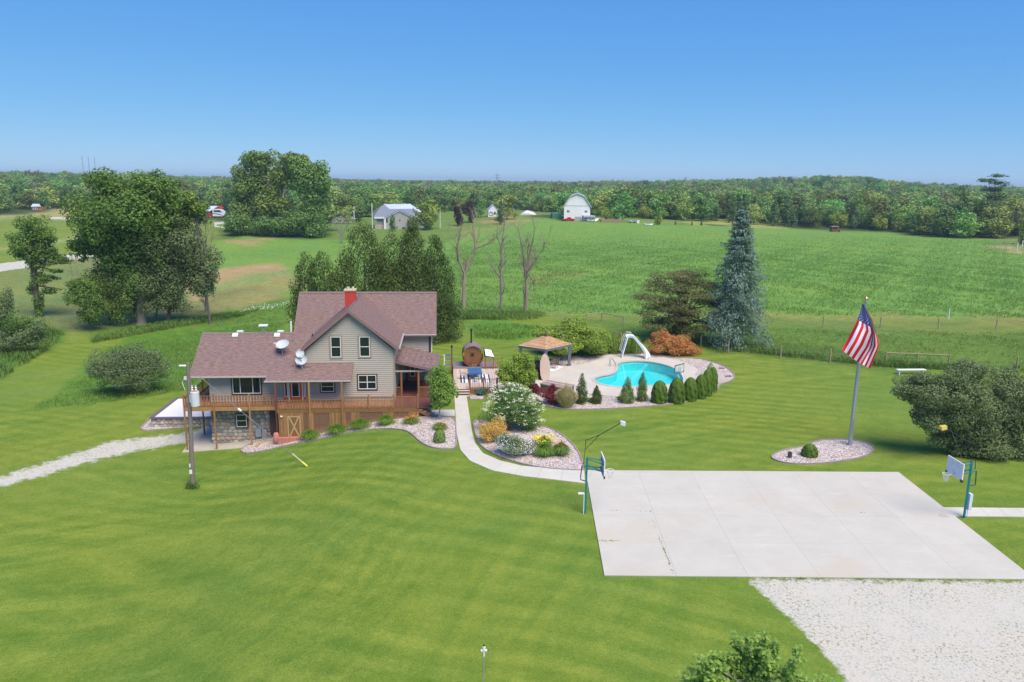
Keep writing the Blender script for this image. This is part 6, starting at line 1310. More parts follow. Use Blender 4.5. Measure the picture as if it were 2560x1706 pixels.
# ---------------------------------------------------------------- vegetation
leafmat('leaf_dark', (.085, .155, .032), (.20, .32, .06), hue=.02); leafmat('leaf_mid', (.10, .19, .045), (.22, .34, .08), hue=.04); leafmat('leaf_light', (.13, .23, .04), (.28, .40, .08), hue=.05)
leafmat('leaf_grey', (.11, .17, .06), (.25, .32, .14), hue=.03); leafmat('leaf_cedar', (.045, .08, .016), (.125, .18, .036), .2, hue=.03); leafmat('leaf_pine', (.08, .095, .03), (.27, .27, .095), .15, hue=.02)
leafmat('leaf_spruce', (.065, .12, .085), (.22, .33, .26), .15, hue=.02); leafmat('leaf_viburnum', (.16, .27, .03), (.35, .50, .06), .3, c3=(.42, .30, .26), share=.06); leafmat('leaf_arborvitae', (.07, .14, .018), (.18, .29, .035), .2, hue=.03)
leafmat('leaf_burning', (.24, .32, .06), (.62, .36, .12), .3, c3=(.70, .15, .08), share=.42); leafmat('leaf_gold', (.50, .42, .06), (.78, .56, .12), .3, c3=(.66, .38, .16), share=.4); leafmat('leaf_barberry', (0.112, 0.018, 0.024), (0.260, 0.039, 0.046), .25)
leafmat('leaf_hosta', (.03, .10, .06), (.07, .19, .12), .2); leafmat('leaf_blade', (0.124, 0.248, 0.028), (0.228, 0.372, 0.060), .35); leafmat('leaf_straw', (.50, .46, .22), (.76, .66, .38), .35); leafmat('leaf_purple', (.035, .018, .025), (.08, .035, .05), .2)
leafmat('leaf_sapling', (.15, .28, .05), (.34, .50, .10), .4); leafmat('petal_cream', (.62, .64, .42), (.80, .79, .68), .2); leafmat('petal_white', (.70, .72, .70), (.80, .80, .80), .2); leafmat('petal_yellow', (.75, .58, .04), (.80, .66, .08), .2); leafmat('petal_orange', (.7, .2, .03), (.75, .3, .05), .2)
leafmat('leaf_tallgrass', (.10, .19, .035), (.21, .33, .07), .35); leafmat('leaf_pasture', (.16, .26, .045), (.26, .36, .08), .35); leafmat('leaf_crop', (.18, .33, .07), (.25, .42, .11), .35)
leafmat('leaf_wood_far', (.12, .23, .06), (.30, .44, .10), .25, hue=.15); leafmat('leaf_conifer_far', (.08, .155, .05), (.16, .25, .08), .15, hue=.05); leafmat('leaf_bare_far', (.16, .17, .10), (.27, .26, .17), .2, hue=.03); leafmat('leaf_sunny', (0.193, 0.276, 0.041), (0.336, 0.408, 0.072), .3, hue=.03)
M('bark', (.16, .13, .11), (.09, .075, .065), 3, .9, bmp=.4, stretch=(2, 2, .5)); M('bark_grey', (.30, .26, .23), (.19, .165, .15), 2, .9, bmp=.4, stretch=(2, 2, .4)); M('bark_dead', (.34, .27, .22), (.20, .16, .13), 1.2, .9, bmp=.3, stretch=(2, 2, .3)); M('bark_pale', (.58, .54, .50), (.40, .36, .33), 2, .9)
def lobj(name, arr, val, mat, parent):
    og = ORG[parent.name]; o = bpy.data.objects.new(name, qmesh(name, arr - np.array(og), val, mat)); link(o, parent); return o
def dsc(Y): return Y / math.cos(math.radians(5)) / 1746
def grow(mb, p, d, ln, r, depth, spread=.55, up=.12, n=6, kids=3):
    """recursive bare limb"""
    pts = [Vector(p)]; dd = Vector(d).normalized(); seg = 4
    for k in range(seg):
        dd = (dd + Vector((rnd.uniform(-1, 1), rnd.uniform(-1, 1), rnd.uniform(-.6, 1) * .6 + up)) * .16).normalized(); pts.append(pts[-1] + dd * ln / seg)
    mb.tube(pts, [max(r * (1 - .55 * k / seg), .012) for k in range(seg + 1)], n if r > .08 else 4, caps=False)
    if depth > 0:
        for k in range(kids + (depth > 1)):
            f = rnd.uniform(.35, 1); i = min(seg - 1, int(f * seg)); q = pts[i].lerp(pts[i + 1], f * seg - i) if i < seg else pts[-1]
            nd = (dd + Vector((rnd.uniform(-1, 1), rnd.uniform(-1, 1), rnd.uniform(-.5, 1))) * spread * 1.6).normalized()
            grow(mb, q, nd, ln * rnd.uniform(.45, .72), r * .42, depth - 1, spread, up, 5, kids)
def tree(bpx, ells, n, ls, mat, label, cat='tree', name='tree', group=None, tr=.3, bark='bark', k=9, f=.42, trunk=True, droop=None, shell=.55, thick=1., multi=1, out=.75, up=.3, Y=None, limbs=True, kn=None, jit=.25, asp=.6):
    """bpx: foot in the 2353 px view; ells: crown masses (cx, cy, rx, ry) in that view, given true size and depth at the foot's distance"""
    b = GD(*bpx); Y = Y or b.y; s = dsc(Y); b = Vector((YD(bpx[0], bpx[1], Y).x, Y, hz(YD(bpx[0], bpx[1], Y).x, Y))) if Y != b.y else b
    t = thing(name, b, label, cat, group); E = []
    for e in ells:
        dy = rnd.uniform(-jit, jit) * e[2] * s if len(ells) > 1 else 0; c = YD(e[0], e[1], Y + dy); E.append((c.x, c.y, c.z, e[2] * s * 1.1, e[2] * s * thick * 1.1, e[3] * s * 1.08))
    cl = subclumps(E, k, f) if k else np.array(E)
    arr, val = clump_leaves(cl, n, ls, droop=droop, shell=shell, out=out, up=up, asp=asp)
    gz_ = hz(b.x, b.y); low = arr[:, :, 2].min(1) > gz_ - .05; lobj('crown', arr[low], val[low], mat, t)
    if trunk:
        mb = MB(); top = Vector(E[0][:3]); zmin = min(e[2] - e[5] for e in E)
        for m_i in range(multi):
            o_ = Vector((rnd.uniform(-.5, .5), rnd.uniform(-.5, .5), 0)) * (tr * 2.5 if multi > 1 else 0)
            fork = Vector((b.x * .5 + top.x * .5, b.y, max(zmin + .5, b.z + (top.z - b.z) * .4))) + o_
            mb.tube([b + o_ - Vector((0, 0, .2)), b + o_ + Vector((0, 0, .25)), fork, fork.lerp(top, .7)], [tr * 1.45, tr, tr * .8, tr * .35], 10)
        if limbs:
            for e in E:
                c = Vector(e[:3]); mb.tube([fork, fork.lerp(c, .5) + Vector((0, 0, -.06 * e[5])), c + Vector((0, 0, e[5] * .3))], [tr * .5, tr * .32, tr * .08], 7, caps=False)
                for _ in range(5): q = fork.lerp(c, rnd.uniform(.5, 1)); e2 = q + Vector((rnd.uniform(-1, 1) * e[3], rnd.uniform(-1, 1) * e[4], rnd.uniform(-.3, 1) * e[5])) * .8; mb.tube([q, q.lerp(e2, .5) + Vector((0, 0, .05 * e[5])), e2], [tr * .2, tr * .12, tr * .03], 5, caps=False)
        mb.build('trunk', bark, t)
    return t

# left group
tree((318, 744), [(300, 470, 100, 72), (240, 520, 72, 80), (370, 460, 62, 62), (315, 560, 85, 80), (255, 440, 50, 40), (345, 425, 55, 30), (205, 560, 42, 38), (395, 520, 40, 50), (290, 610, 60, 40), (350, 600, 50, 50)], 42000, .46, 'leaf_dark', 'big dense dark green maple, tallest of the group left of the farmhouse', name='maple_tree', tr=.75, bark='bark_grey', multi=2, k=13, f=.34)
tree((385, 742), [(410, 545, 66, 60), (380, 600, 62, 66), (445, 595, 50, 66), (420, 505, 48, 30), (458, 650, 36, 44), (405, 655, 50, 44)], 26000, .36, 'leaf_grey', 'grey-green tree in front of and right of the big dark maple', name='willow_tree', tr=.32, k=12, f=.36)
tree((358, 742), [(360, 650, 52, 54), (385, 690, 42, 34), (330, 690, 38, 32), (400, 640, 32, 42)], 14000, .28, 'leaf_grey', 'young grey-green tree with thin trunk, second from right in the left group', name='willow_tree', tr=.17, k=10)
tree((252, 748), [(255, 655, 46, 52), (280, 700, 40, 34), (235, 640, 32, 38), (292, 650, 36, 46), (250, 705, 30, 28)], 15000, .28, 'leaf_mid', 'slim grey-green young tree with short bushy crown left of the maple trunks', name='young_tree', tr=.15, k=10)
tree((208, 760), [(195, 680, 36, 38), (185, 655, 26, 20), (215, 705, 26, 30), (200, 725, 24, 20)], 8500, .27, 'leaf_dark', 'small dark leaning tree standing in front, leftmost of the maple group', name='young_tree', tr=.12, k=9)
tree((470, 560), [(432, 470, 26, 24), (455, 480, 22, 18), (415, 490, 18, 16)], 3200, .42, 'leaf_light', 'bright green treetop showing above the grey-green tree', name='bright_tree', tr=.2, Y=128)
tree((88, 728), [(75, 520, 34, 26), (60, 555, 38, 30), (95, 560, 32, 36), (48, 580, 24, 22), (110, 545, 18, 14), (80, 600, 24, 26), (120, 582, 16, 12)], 9500, .33, 'leaf_dark', 'gaunt oak at far left with rounded top and ragged lower limbs', name='oak_tree', tr=.42, bark='bark', k=12, f=.33)
oak = [o for o in bpy.data.objects if o.name.startswith('oak_tree')][0]
Yo = oak.location.y; E = []
for (x, y, rx, ry) in ((88, 640, 14, 22), (86, 690, 13, 24), (88, 715, 13, 14), (120, 600, 22, 9), (140, 594, 18, 9), (112, 640, 24, 7), (130, 622, 16, 6), (115, 668, 22, 6), (75, 660, 12, 16), (125, 590, 22, 8), (150, 600, 12, 6)):
    c = YD(x, y, Yo); s = dsc(Yo); E.append((c.x, c.y, c.z, rx * s, rx * s, ry * s))
arr, val = clump_leaves(subclumps(E, 6, .5), 5200, .3); lobj('lower_foliage', arr, val, 'leaf_dark', oak)
mb = MB(); tb_ = Vector(oak.location)
for (x, y) in ((150, 600), (112, 640), (130, 622), (140, 665)): mb.tube([tb_ + Vector((0, 0, (745 - y - 10) * dsc(Yo))), YD(x, y, Yo)], [.16, .04], 5)
mb.tube([tb_, tb_ + Vector((0, 0, 10))], [.45, .3], 8).build('limb', 'bark', oak)
tree((25, 790), [(20, 740, 38, 42), (55, 770, 42, 34), (-15, 760, 40, 60), (70, 745, 26, 26)], 10000, .28, 'leaf_mid', 'broad green thicket at the left edge of the frame below the oak', 'bush', 'thicket_bush', trunk=False, k=11)
tree((30, 815), [(0, 790, 45, 26), (40, 790, 30, 22), (85, 760, 20, 22), (10, 700, 26, 36)], 8500, .25, 'leaf_grey', 'paler grey-green scrub in front of the thicket at the left edge', 'bush', 'scrub_bush', trunk=False, k=9)
# dead trees
def dead(bpx, limbs, r, label, name='dead_tree', depth=2, bark='bark_dead', twl=2.2, extra=0):
    b = GD(*bpx); Y = b.y; t = thing(name, b, label, 'dead tree'); mb = MB()
    for L in limbs:
        jy = rnd.uniform(-1, 1); pts = [YD(x, y, Y + jy * i * .5) for i, (x, y) in enumerate(L[1])]; rs = [r * L[0] * (1 - .8 * i / (len(pts) - 1)) for i in range(len(pts))]
        mb.tube(pts, rs, 8)
        for i in range(1, len(pts)):
            for _ in range(2 + extra):
                q = pts[i - 1].lerp(pts[i], rnd.random()); d = (pts[i] - pts[i - 1]).normalized() + Vector((rnd.uniform(-1, 1), rnd.uniform(-1, 1), rnd.uniform(-.2, .8))) * 1.0
                grow(mb, q, d, twl * rnd.uniform(.6, 1.3), rs[i] * .35 + .02, depth, n=5, kids=2)
    mb.build('trunk', bark, t); return t
dead((1066, 708), [(1, [(1066, 712), (1066, 660), (1067, 630), (1080, 600), (1092, 570), (1120, 560), (1140, 545)]), (.5, [(1092, 570), (1092, 545), (1086, 520), (1090, 500)]), (.5, [(1067, 630), (1055, 600), (1048, 570), (1030, 555)]), (.4, [(1052, 600), (1052, 560), (1058, 540), (1048, 520)])], .36, 'bare dead tree with forked crown, left of the three behind the farmhouse', extra=1)
dead((1151, 712), [(1, [(1151, 716), (1152, 660), (1150, 620), (1153, 580), (1156, 540), (1162, 490)]), (.5, [(1150, 640), (1140, 625), (1132, 612)]), (.5, [(1153, 590), (1148, 560), (1140, 540)]), (.4, [(1150, 620), (1160, 605)])], .25, 'slender bare dead tree, middle of the three behind the farmhouse', bark='bark_grey', extra=2, twl=1.8)
dead((1208, 716), [(1, [(1208, 720), (1210, 670), (1208, 640), (1215, 620)]), (.6, [(1208, 640), (1204, 600), (1198, 560), (1190, 520)]), (.55, [(1213, 625), (1216, 590), (1225, 550), (1230, 520)]), (.55, [(1215, 620), (1232, 598), (1246, 575), (1252, 555)]), (.4, [(1210, 640), (1212, 600), (1214, 560)]), (.3, [(1215, 630), (1226, 650), (1230, 690)])], .38, 'bare dead tree with a wide vase of limbs, right of the three behind the farmhouse', extra=1)
dead((473, 718), [(1, [(473, 722), (474, 660), (472, 600), (474, 560), (472, 500)]), (.5, [(474, 640), (455, 600), (445, 580)]), (.4, [(473, 600), (485, 560), (490, 530)]), (.4, [(474, 580), (462, 540), (458, 510)])], .24, 'thin bare dead tree at the right end of the left tree group', bark='bark_grey', extra=2, twl=2.)
dead((230, 700), [(1, [(262, 690), (245, 640), (222, 600), (205, 560)]), (.7, [(245, 640), (215, 620), (180, 605), (150, 598)]), (.6, [(235, 660), (200, 645), (165, 635)])], .22, 'leaning bare branches between the oak and the big maple', 'dead_limb_tree', extra=1, twl=2.4)
dead((785, 560), [(1, [(785, 565), (786, 530), (783, 500)]), (.6, [(786, 540), (775, 525), (768, 515)]), (.6, [(786, 540), (797, 520), (800, 505)])], .3, 'small pale bare tree in front of the woods above the farmhouse', 'bare_tree', extra=2, twl=3., bark='bark_grey')
# cottonwood grove
for args in (((575, 535), [(580, 400, 42, 48), (560, 460, 36, 50), (600, 370, 30, 22), (560, 500, 30, 36)], 'tall cottonwood at the left side of the grove'),
             ((640, 540), [(645, 400, 52, 50), (620, 450, 40, 50), (670, 370, 34, 24), (640, 480, 40, 40)], 'tall cottonwood with the brightest crown in the middle of the grove'),
             ((705, 542), [(705, 410, 44, 50), (725, 450, 34, 50), (690, 375, 30, 24), (735, 410, 24, 36)], 'tall cottonwood at the right side of the grove')):
    tree(args[0], args[1], 13000, .95, 'leaf_light' if 'brightest' in args[2] else 'leaf_mid', args[2], name='cottonwood_tree', tr=.7, bark='bark_pale', k=13, f=.32, jit=.5)
tree((590, 542), [(560, 520, 36, 24), (610, 520, 40, 22), (670, 522, 44, 24), (725, 528, 34, 20), (700, 500, 30, 20), (535, 510, 18, 30)], 9000, .85, 'leaf_mid', 'dense underwood at the foot of the cottonwood grove', 'bush', 'underwood_bush', trunk=False, k=9, f=.45)
dead((655, 540), [(1, [(655, 545), (655, 490), (660, 450), (690, 420)]), (.7, [(655, 500), (672, 470), (700, 455)]), (.6, [(655, 490), (640, 450), (635, 430)])], .4, 'pale bare trunk leaning inside the cottonwood grove', 'bare_tree', extra=2, twl=6, bark='bark_pale')
# conifers behind the house
def cone(bpx, top, wpx, n, ls, mat, label, name, cat='tree', Y=None, drp=(0, 0, .8), pw=.75, layers=9, bulge=.12, k=7, f=.4, group=None, shell=.5, asp=.45, dome=0):
    if Y is None: b = GD(*bpx)
    else: q = YD(bpx[0], bpx[1], Y); b = Vector((q.x, Y, hz(q.x, Y)))
    Y = b.y; s = dsc(Y); tp = YD(top[0], top[1], Y); h = tp.z - b.z; t = thing(name, b, label, cat, group)
    pr = (lambda u: max(.02, (1 - u ** dome)) ** .5 * (.86 + .14 * min(1, u / .25))) if dome else (lambda u: min(1, (1 - u) ** pw * 1.1) * (.8 + .2 * min(1, u / bulge)))
    if dome: arr, val = dome_tree(b, h * .99, wpx * s / 2 * 1.16, n, ls, asp)
    else: arr, val = profile_tree(b, h, 1.22 * wpx * s / 2, pr, 14 * k, n, ls, asp, .35, .2 if dome else .30, droop=drp, vz=1.35)
    lobj('foliage', arr, val, mat, t)
    MB().tube([b - Vector((0, 0, .1)), b.lerp(tp, .8)], [max(.04, h * .016), .02], 7).build('trunk', 'bark', t); return t
cone((705, 690), (706, 578), 84, 16000, .23, 'leaf_cedar', 'leftmost low cedar of the dark row behind the farmhouse', 'cedar_tree', pw=.38, Y=100)
cone((745, 692), (742, 576), 92, 16000, .23, 'leaf_cedar', 'second low cedar from the left behind the farmhouse roof', 'cedar_tree', pw=.38, Y=99)
cone((835, 700), (838, 513), 190, 34000, .28, 'leaf_cedar', 'tall broad cedar, largest behind the left of the main roof', 'cedar_tree', pw=.55, Y=101, k=12)
cone((905, 700), (890, 540), 165, 24000, .27, 'leaf_cedar', 'lower cedar filling the gap between the two tall ones', 'cedar_tree', pw=.5, Y=103, k=9)
cone((950, 705), (945, 504), 165, 32000, .27, 'leaf_cedar', 'tall pointed cedar behind the red chimney side of the main roof', 'cedar_tree', pw=.8, Y=102, k=10)
cone((1000, 706), (998, 538), 118, 22000, .26, 'leaf_cedar', 'rightmost cedar of the row with foliage down to the ground', 'cedar_tree', pw=.6, Y=101, k=9)
# blue spruce: whorls of drooping boughs
def spruce(bpx, top, wpx, label, nb=120, per=150, mat='leaf_spruce', flat=False):
    b = GD(*bpx); s = dsc(b.y); tp = YD(top[0], top[1], b.y); h = tp.z - b.z; t = thing('spruce_tree', b, label, 'tree'); C = []; Nn = []; D = []; br_ = MB()
    for i in range(nb):
        f0 = .09 + .9 * (i / nb) ** .92; a = i * 2.39996 + rnd.uniform(-.3, .3); R_ = wpx * s / 2 * (1 - f0) ** .78 * rnd.uniform(.55, 1.18) + .25; p = b.lerp(tp, f0); d = Vector((math.cos(a), math.sin(a), 0))
        dr_ = .30 * R_ * (1.2 - f0); e = p + d * R_ + Vector((0, 0, -dr_ + .35 * R_ * f0)); m_ = p + d * R_ * .55 + Vector((0, 0, .06 * R_))
        br_.tube([p, m_, e], [.05, .035, .01], 4, caps=False); kk = int(per * (.35 + R_ / (wpx * s / 2)))
        u = rng.random(kk) ** .75; P = np.where(u[:, None] < .55, np.array(p) + (np.array(m_) - np.array(p)) * (u / .55)[:, None], np.array(m_) + (np.array(e) - np.array(m_)) * ((u - .55) / .45)[:, None])
        wd = .13 * R_ * (1.15 - np.abs(u - .6)) + .12; sdv = np.array((-d.y, d.x, 0)); P = P + sdv * (rng.normal(size=kk) * wd)[:, None] + np.array((0, 0, 1)) * (-np.abs(rng.normal(size=kk)) * wd * .9)[:, None]
        C.append(P); Nn.append(unit(np.array((d.x * .5, d.y * .5, .75)) + rng.normal(size=(kk, 3)) * .38)); D.append(np.tile(np.array((d.x * .6, d.y * .6, -.55)), (kk, 1)))
    C = np.concatenate(C); Nn = np.concatenate(Nn); D = np.concatenate(D); arr = leafquads(C, Nn, .34, .32, droop=D); lobj('foliage', arr, rng.random(len(arr)) * .6 + .4 * np.repeat(rng.random(len(arr) // 40 + 1), 40)[:len(arr)], mat, t)
    br_.tube([b - Vector((0, 0, .2)), b.lerp(tp, .5), tp], [.42, .22, .02], 9).build('trunk', 'bark', t); return t
spruce((1684, 797), (1708, 478), 200, 'tall blue-green spruce with drooping boughs behind the pool terrace', 200, 190)
# spreading pine: flat tiers
bq = GD(1570, 782); s = dsc(bq.y); tp_ = thing('pine_tree', bq, 'broad low spreading olive-brown pine left of the blue spruce', 'tree'); E = []
for i in range(150):
    f0 = rnd.random(); y = 768 - 140 * f0; hw = 105 * math.sqrt(max(.04, 1 - (abs(y - 705) / 92) ** 2)) if y < 740 else 105 * (.92 - (y - 740) / 60); a = rnd.uniform(0, 2 * math.pi); q = rnd.random() ** .45
    c = YD(1566 + math.cos(a) * q * hw, y, bq.y); E.append((c.x, bq.y + math.sin(a) * q * hw * s * .9, c.z, rnd.uniform(18, 28) * s, rnd.uniform(18, 26) * s, rnd.uniform(6, 10) * s))
arr, val = clump_leaves(np.array(E), 42000, .26, asp=.35, out=.7, up=.7, shell=.6); lobj('foliage', arr, val, 'leaf_pine', tp_)
mb = MB(); mb.tube([bq - Vector((0, 0, .2)), bq + Vector((0, 0, 2.2)), bq + Vector((0, 0, 5.5))], [.45, .38, .2], 9)
for e in E[::3]: mb.tube([bq + Vector((0, 0, rnd.uniform(1.8, 4.5))), Vector(e[:3])], [.11, .03], 5, caps=False)
mb.build('trunk', 'bark', tp_)
# broad shrubs
tree((1315, 815), [(1312, 775, 78, 40), (1268, 780, 42, 30), (1362, 785, 42, 34), (1320, 752, 54, 22)], 30000, .22, 'leaf_viburnum', 'wide flat-topped viburnum with pinkish flower heads behind the gazebo', 'shrub', 'viburnum_shrub', k=16, f=.3, tr=.14, multi=3, up=.7, thick=.9)
tree((1190, 880), [(1188, 845, 38, 34), (1215, 862, 30, 26), (1165, 865, 28, 20), (1200, 820, 22, 14)], 13000, .17, 'leaf_viburnum', 'rounded bright green viburnum between the garden deck and the red shrub', 'shrub', 'viburnum_shrub', k=15, f=.32, tr=.1, up=.6, Y=72.5)
t = tree((1172, 990), [(1178, 935, 60, 50), (1150, 955, 45, 36), (1210, 950, 42, 44), (1165, 905, 40, 24), (1225, 975, 26, 20)], 19000, .12, 'leaf_mid', 'large arching shrub covered in white flower clusters right of the garden path', 'shrub', 'white_flowering_shrub', k=14, f=.32, tr=.08, multi=3)
bY = t.location.y; s = dsc(bY); E = [(lambda c: (c.x, c.y, c.z, e[2] * s, e[2] * s, e[3] * s))(YD(e[0], e[1], bY)) for e in ((1178, 935, 66, 55), (1150, 955, 50, 40), (1210, 950, 47, 48), (1165, 905, 44, 28), (1225, 975, 30, 24))]
arr, val = clump_leaves(np.array(E), 330, .2, shell=.08, up=.9, low=-.35); k_ = rng.integers(0, len(arr), 2600); c_ = arr[k_].mean(1) + rng.normal(size=(2600, 3)) * (.09, .09, .045); a2 = leafquads(c_, unit(rng.normal(size=(2600, 3)) * .4 + (0, -.3, 1)), .085, .9); lobj('flowers', a2, rng.random(2600), 'petal_cream', t)
tree((1134, 1015), [(1134, 990, 35, 26), (1150, 998, 22, 18), (1115, 995, 18, 20)], 9000, .10, 'leaf_gold', 'rounded golden spirea beside the white-flowering shrub', 'shrub', 'golden_shrub', trunk=False, k=12, f=.34)
t = tree((1185, 1045), [(1185, 1022, 38, 22), (1160, 1018, 22, 18), (1210, 1028, 22, 16)], 8000, .10, 'leaf_grey', 'low shrub speckled with small white flowers in front of the golden spirea', 'shrub', 'daisy_shrub', trunk=False, k=12, f=.36)
bY = t.location.y; s = dsc(bY); E = [(lambda c: (c.x, c.y, c.z, e[2] * s, e[2] * s, e[3] * s))(YD(e[0], e[1], bY)) for e in ((1185, 1020, 41, 24), (1160, 1016, 24, 20), (1210, 1026, 24, 18))]
arr, val = clump_leaves(np.array(E), 2300, .075, shell=.06, up=1.2, out=.5, asp=.9); lobj('flowers', arr, val, 'petal_white', t)
tree((1548, 815), [(1527, 788, 38, 26), (1560, 799, 36, 24), (1584, 808, 24, 18), (1516, 776, 24, 14), (1545, 795, 46, 26)], 22000, .16, 'leaf_burning', 'large shrub in orange and red leaf behind the right end of the pool', 'shrub', 'orange_shrub', trunk=False, k=14, f=.34)
tree((300, 905), [(290, 850, 72, 48), (250, 850, 44, 42), (340, 850, 44, 46), (300, 820, 50, 26)], 24000, .17, 'leaf_grey', 'large rounded dark grey-green bush alone in the unmown grass left of the house', 'bush', 'round_bush', trunk=False, k=18, f=.3, shell=.4)
# big bush at right
t = tree((2215, 1045), [(2180, 900, 80, 60), (2110, 880, 60, 34), (2150, 950, 60, 48), (2250, 940, 80, 70), (2330, 900, 60, 60), (2240, 1000, 66, 50), (2310, 990, 66, 58), (2230, 850, 50, 28), (2370, 960, 70, 90), (2135, 965, 45, 30), (2190, 1000, 60, 38), (2160, 920, 60, 50), (2290, 1030, 70, 34), (2225, 1035, 50, 26), (2100, 900, 50, 30), (2350, 1010, 60, 50)], 110000, .155, 'leaf_grey', 'very large sprawling grey-green bush at the right edge behind the court', 'bush', 'sprawling_bush', trunk=False, k=20, f=.36, shell=.45, thick=.8, jit=.4)
mb = MB(); bY = t.location.y
for _ in range(22): p = YD(rnd.uniform(2180, 2360), rnd.uniform(880, 980), bY - 1.2); grow(mb, p, (rnd.uniform(-1, 1), -.4, rnd.uniform(-.2, .6)), 1.1, .018, 1)
mb.build('twigs', 'bark_grey', t, kind='stuff')
# young tree by the front steps
t = tree((1010, 965), [(1012, 882, 30, 38), (1000, 905, 22, 28), (1026, 905, 22, 30), (1012, 860, 17, 20), (1010, 925, 28, 15)], 10000, .17, 'leaf_sapling', 'young bright green tree in the gravel beside the front deck steps', name='young_tree', tr=.07, bark='bark_grey', k=12, f=.34, droop=(0, 0, -.8))
# nearest treetop at the bottom edge
ntY = 21.; b = Vector((YD(1740, 1568, ntY).x, ntY, 0)); t = thing('near_sapling', b, 'leafy top of a tree close to the camera at the bottom edge', 'tree'); C = []; D = []; Nn = []; mb = MB()
root_ = Vector((b.x, ntY, 5.4)); mb.tube([b, b + Vector((0, 0, 5.6))], [.2, .12], 8)
for (x, y, r0) in ((1688, 1462, 1.), (1720, 1475, .8), (1745, 1468, 1), (1705, 1500, 1), (1770, 1478, .9), (1640, 1505, .9), (1605, 1512, .8), (1618, 1530, 1), (1580, 1545, .9), (1560, 1558, .8), (1840, 1510, .8), (1832, 1530, .8), (1740, 1510, 1.2), (1700, 1530, 1.2), (1780, 1520, 1.1), (1660, 1545, 1.2), (1730, 1545, 1.3), (1800, 1550, 1.2), (1850, 1560, 1), (1900, 1562, .9), (1925, 1568, .8), (1630, 1560, 1.2), (1760, 1560, 1.3), (1690, 1565, 1.3), (1600, 1575, 1), (1880, 1580, 1), (1720, 1490, 1), (1760, 1500, 1.1), (1670, 1520, .8), (1820, 1575, 1.1), (1650, 1580, 1.2), (1710, 1585, 1.3), (1780, 1585, 1.3)):
    e = YD(x, y, ntY + rnd.uniform(-.7, .7)); st_ = root_.lerp(e, .35) + Vector((0, 0, -.3)); mb.tube([root_, st_, e], [.05, .03, .008], 5, caps=False); d_ = (e - st_).normalized(); kk = int(110 * r0)
    for j in range(kk):
        f0 = 1 - .75 * rnd.random() ** 1.2 * .7; p = st_.lerp(e, f0) + Vector((rnd.gauss(0, .10), rnd.gauss(0, .14), rnd.gauss(0, .07))); C.append(p); D.append((rnd.gauss(0, 1), rnd.gauss(0, 1), rnd.uniform(-.9, .5))); Nn.append((rnd.gauss(0, .6), rnd.gauss(0, .6) - .2, 1))
for _ in range(46):
    p0_ = Vector(C[rnd.randrange(len(C))]) ; p1_ = p0_ + Vector((rnd.uniform(-.1, .1), rnd.uniform(-.1, .1), rnd.uniform(.25, .6))); mb.tube([p0_, p1_], [.01, .004], 4, caps=False)
    for j in range(26): p = p0_.lerp(p1_, rnd.random()); C.append(p + Vector((rnd.gauss(0, .05), rnd.gauss(0, .05), 0))); D.append((rnd.gauss(0, 1), rnd.gauss(0, 1), .6)); Nn.append((rnd.gauss(0, .6), rnd.gauss(0, .6) - .2, .8))
C = np.array(C); arr = leafquads(C, unit(np.array(Nn)), .16, .55, droop=unit(np.array(D))); lobj('crown', arr, rng.random(len(arr)), 'leaf_sapling', t); mb.build('trunk', 'bark_grey', t)

# clipped and columnar evergreens round the pool
def R2(x, y): return (R_(x, y)[0] / K, R_(x, y)[1] / K)
def pxw(w): return w / 3.017 / K
arb = [(1712, 745, 580, 112), (1843, 745, 560, 118), (1943, 727, 555, 104), (2022, 710, 532, 90), (2070, 690, 492, 84), (2112, 665, 478, 70)]
lbs = ['nearest-left of the clipped domed arborvitae right of the pool', 'second and widest of the clipped arborvitae row beside the pool', 'third clipped arborvitae in the curving row', 'fourth clipped arborvitae in the curving row', 'fifth clipped arborvitae, partly behind the fourth', 'last clipped arborvitae at the far end of the row']
for (x, y, yt, w_), l in zip(arb, lbs): cone(R2(x, y), R2(x, yt), pxw(w_), 15000, .10, 'leaf_arborvitae', l, 'arborvitae', 'shrub', dome=2.6, k=8, group='clipped arborvitae along the pool', shell=.3, asp=.5)
cone(R2(2095, 600), R2(2085, 440), pxw(95), 3500, .10, 'leaf_light', 'loose pale green conifer behind the far end of the arborvitae row', 'loose_conifer', 'shrub', pw=.5, k=5)
for (x, y, yt, w_, l, m_) in ((1125, 755, 520, 98, 'slender upright juniper with a bare spike beside the hot tub', 'leaf_cedar'), (1238, 752, 615, 84, 'smallest juniper between the hot tub and the pool', 'leaf_cedar'), (1470, 748, 550, 118, 'bushy dark juniper with blue-green tips in front of the pool', 'leaf_arborvitae'), (1582, 735, 512, 90, 'tall dark oval juniper in front of the pool', 'leaf_arborvitae')):
    cone(R2(x, y), R2(x, yt), pxw(w_), 5200, .10, m_, l, 'juniper', 'shrub', pw=.55, layers=8, k=7, f=.45, bulge=.3)
for (x, l) in ((1370, 'left'), (1462, 'middle'), (1535, 'right')): cone(R2(x, 378), R2(x, 245), pxw(84), 3500, .12, 'leaf_arborvitae', '%s of three dark domed arborvitae behind the pool slide' % l, 'arborvitae', 'shrub', dome=2.6, k=6)
tree(R2(885, 750), [(R2(885, 690)[0], R2(885, 690)[1], pxw(75), pxw(62)), (R2(900, 640)[0], R2(900, 640)[1], pxw(34), pxw(40))], 5200, .10, 'leaf_barberry', 'dark red barberry in front of the hot tub', 'shrub', 'red_shrub', trunk=False, k=9)
tree(R2(785, 690), [(R2(785, 645)[0], R2(785, 645)[1], pxw(50), pxw(42))], 2600, .10, 'leaf_barberry', 'smaller dark red barberry behind the white-flowering shrub', 'shrub', 'red_shrub', trunk=False, k=9)
